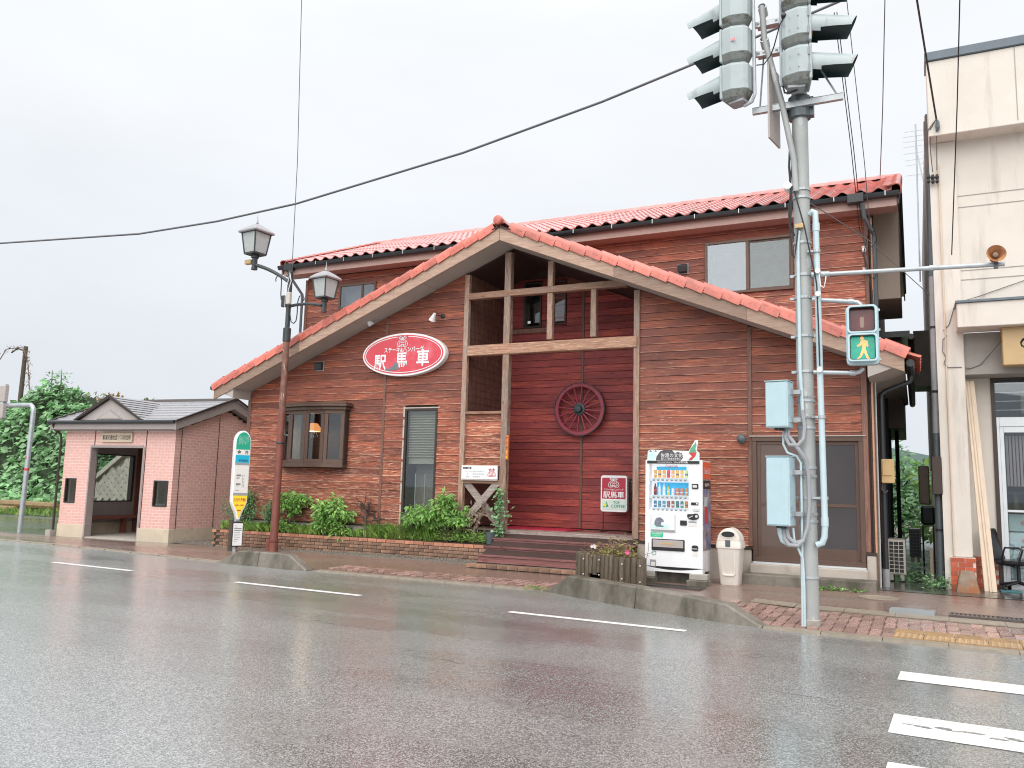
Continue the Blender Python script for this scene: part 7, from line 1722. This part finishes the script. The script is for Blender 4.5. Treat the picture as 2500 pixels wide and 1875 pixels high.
B('bundle', MB().tube([(-.585, 14.8, 4.0), (-.58, 14.8, 2.6), (-.575, 14.9, 2.2)], .012, 6), m_rubber, em)
pts = [((random.uniform(.05, .45) , 15.35 + random.gauss(0, .2), .08 + abs(random.gauss(0, .09))), (random.gauss(0, 1), -1, .6)) for i in range(260)] + [((-.1 + random.gauss(0, .1), 16.2 + random.gauss(0, .2), .08 + abs(random.gauss(0, .1))), (random.gauss(0, 1), -1, .6)) for i in range(170)]
tag(leaves('weeds', pts, m_leaf3, None, .06, .1, aspect=.5), 'green weeds sprouting in the mouth of the wet alley', 'weeds')
tree('tree', 'pale green tree at the far end of the alley, left half', 'tree', -.5, 30, 3.7, 1.9, m_leaf_dark, 2600, .2, 'trees at the end of the alley', .9); tree('tree', 'yellowing tree at the far end of the alley, right behind the riser pipe', 'tree', 1.5, 28, 3.2, 1.7, m_leaf2, 2200, .18, 'trees at the end of the alley', .9)
pts = [((random.uniform(-2, 3), 27 + random.random() * 3, .2 + random.random() * 1.6), (random.gauss(0, 1), -1, .2)) for i in range(1500)]
tag(leaves('hedge', pts, m_leaf3, None, .22, .3, aspect=.7), 'low tangle of shrubs closing the far end of the alley', 'hedge')
struct('hills', MB().prism([(-60 + i * 6, -1) for i in range(2)] + [(140, -1)] + [(140 - i * 8, 9 + 4 * sin(i * .7) + 2 * sin(i * 1.9)) for i in range(25)], 150, 190), m_hill)
B('oil_tank', MB().box(.05, .34, 21.5, 22.5, .9, 1.35), m_downp, nb, bevel=.05, label='dark box tank on legs in the alley'); B('tank_leg', MB().tube([(.08, 21.55, .05), (.08, 21.55, .9)], .02, 6).tube([(.30, 21.55, .05), (.30, 21.55, .9)], .02, 6), m_downp, nb)
an = thing('antenna', 'thin rooftop television antenna behind the neighbour building', 'antenna', (.26, 25, 8))
B('mast', MB().tube([(.25, 25, 7.5), (.28, 25, 12.1)], .022, 6), m_grey, an)
mb = MB()
for z, L in ((11.9, .30), (11.75, .34), (11.6, .34), (11.45, .34), (11.25, .34), (11.05, .3), (10.9, .3), (10.6, .3)): mb.box(.28 - L, .28 + L * .6, 24.99, 25.0, z - .008, z + .008)
B('elements', mb, m_grey, an, kind='stuff'); B('boom', MB().tube([(.26, 25, 11.9), (.30, 25, 11.2), (.42, 25, 10.4)], .015, 5), m_grey, an)
# ================================================================== OVERHEAD WIRES
def sag(a, b, s, n=14): return arc(a, b, -s, n)
def wire(lab, pts, r, mat=m_wire, cat='cable'):
    return tag(B('overhead_cable', MB().tube(pts, r, 5), mat, None, smooth=True), lab, cat)
wire('thick sagging cable crossing the sky from the left edge to the traffic light', [(-34, 12.0, 8.9), (-27, 12, 7.75), (-20.0, 12, 7.13), (-15.1, 12, 6.80), (-12.8, 12, 6.80), (-10.72, 12, 6.90), (-7.0, 12, 7.335), (-4.42, 12, 7.785), (-2.90, 12, 8.12), (1, 12, 9.05), (8, 12, 11)], .022)
wire('thin wire dropping straight onto the top of the street lamp', [(-12.33, 13.5, 14), (-12.27, 13.5, 12.43), (-12.10, 13.5, 8.6), (-12.03, 13.46, 6.02)], .009)
wire('left strand of the twin service wires to the restaurant eave', [(-.98, 13.6, 9.4), (-.86, 15.0, 7.6), (-.80, 15.85, 6.35)], .008, m_rubber); wire('right strand of the twin service wires to the restaurant eave', [(-.94, 13.6, 9.4), (-.82, 15.0, 7.6), (-.76, 15.85, 6.35)], .008, m_rubber)
wire('lone wire running down to the restaurant eave, right of the twin strands', [(-.78, 13.2, 9.6), (-.64, 14.8, 7.2), (-.62, 15.6, 6.3)], .007); wire('twisted light wire slanting down behind the restaurant roof', [(-.24, 16, 11.2), (-.40, 18, 9.6), (-.62, 20.5, 8.0)], .010)
wire('thick twisted service cable coming down to the neighbour parapet', [(.02, 11, 9.6), (.25, 13, 8.75), (.485, 14.94, 7.87)], .016, m_rubber); wire('long thin telephone wire slanting across the neighbour facade', [(.78, 11, 9.6), (.72, 13.4, 7.4), (.64, 15.25, 5.58)], .009, m_rubber)
wire('stay wire from the signal pole to the neighbour riser pipe', [(-1.05, 10.2, 5.02), (-.5, 11.9, 5.0), (.29, 15.4, 4.95)], .007)
B('cable_loops', MB().tube([(-.80, 15.85, 6.35), (-.72, 15.8, 6.1), (-.60, 15.8, 6.0), (-.52, 15.8, 6.12), (-.55, 15.8, 6.3), (-.66, 15.8, 6.25), (-.74, 15.8, 5.9), (-.70, 15.8, 5.5), (-.58, 15.8, 5.4), (-.52, 15.8, 5.55)], .009, 5).tube([(-.78, 15.85, 5.95), (-.70, 15.8, 5.7), (-.62, 15.8, 5.2), (-.6, 15.8, 4.4)], .009, 5), m_rubber, rest)
for z in (6.0, 5.6): B('cable_insulator', MB().lathe([(.02, -.06), (.04, -.02), (.03, .02), (.045, .05)], (-.74, 15.88, z), 8), m_white, rest)
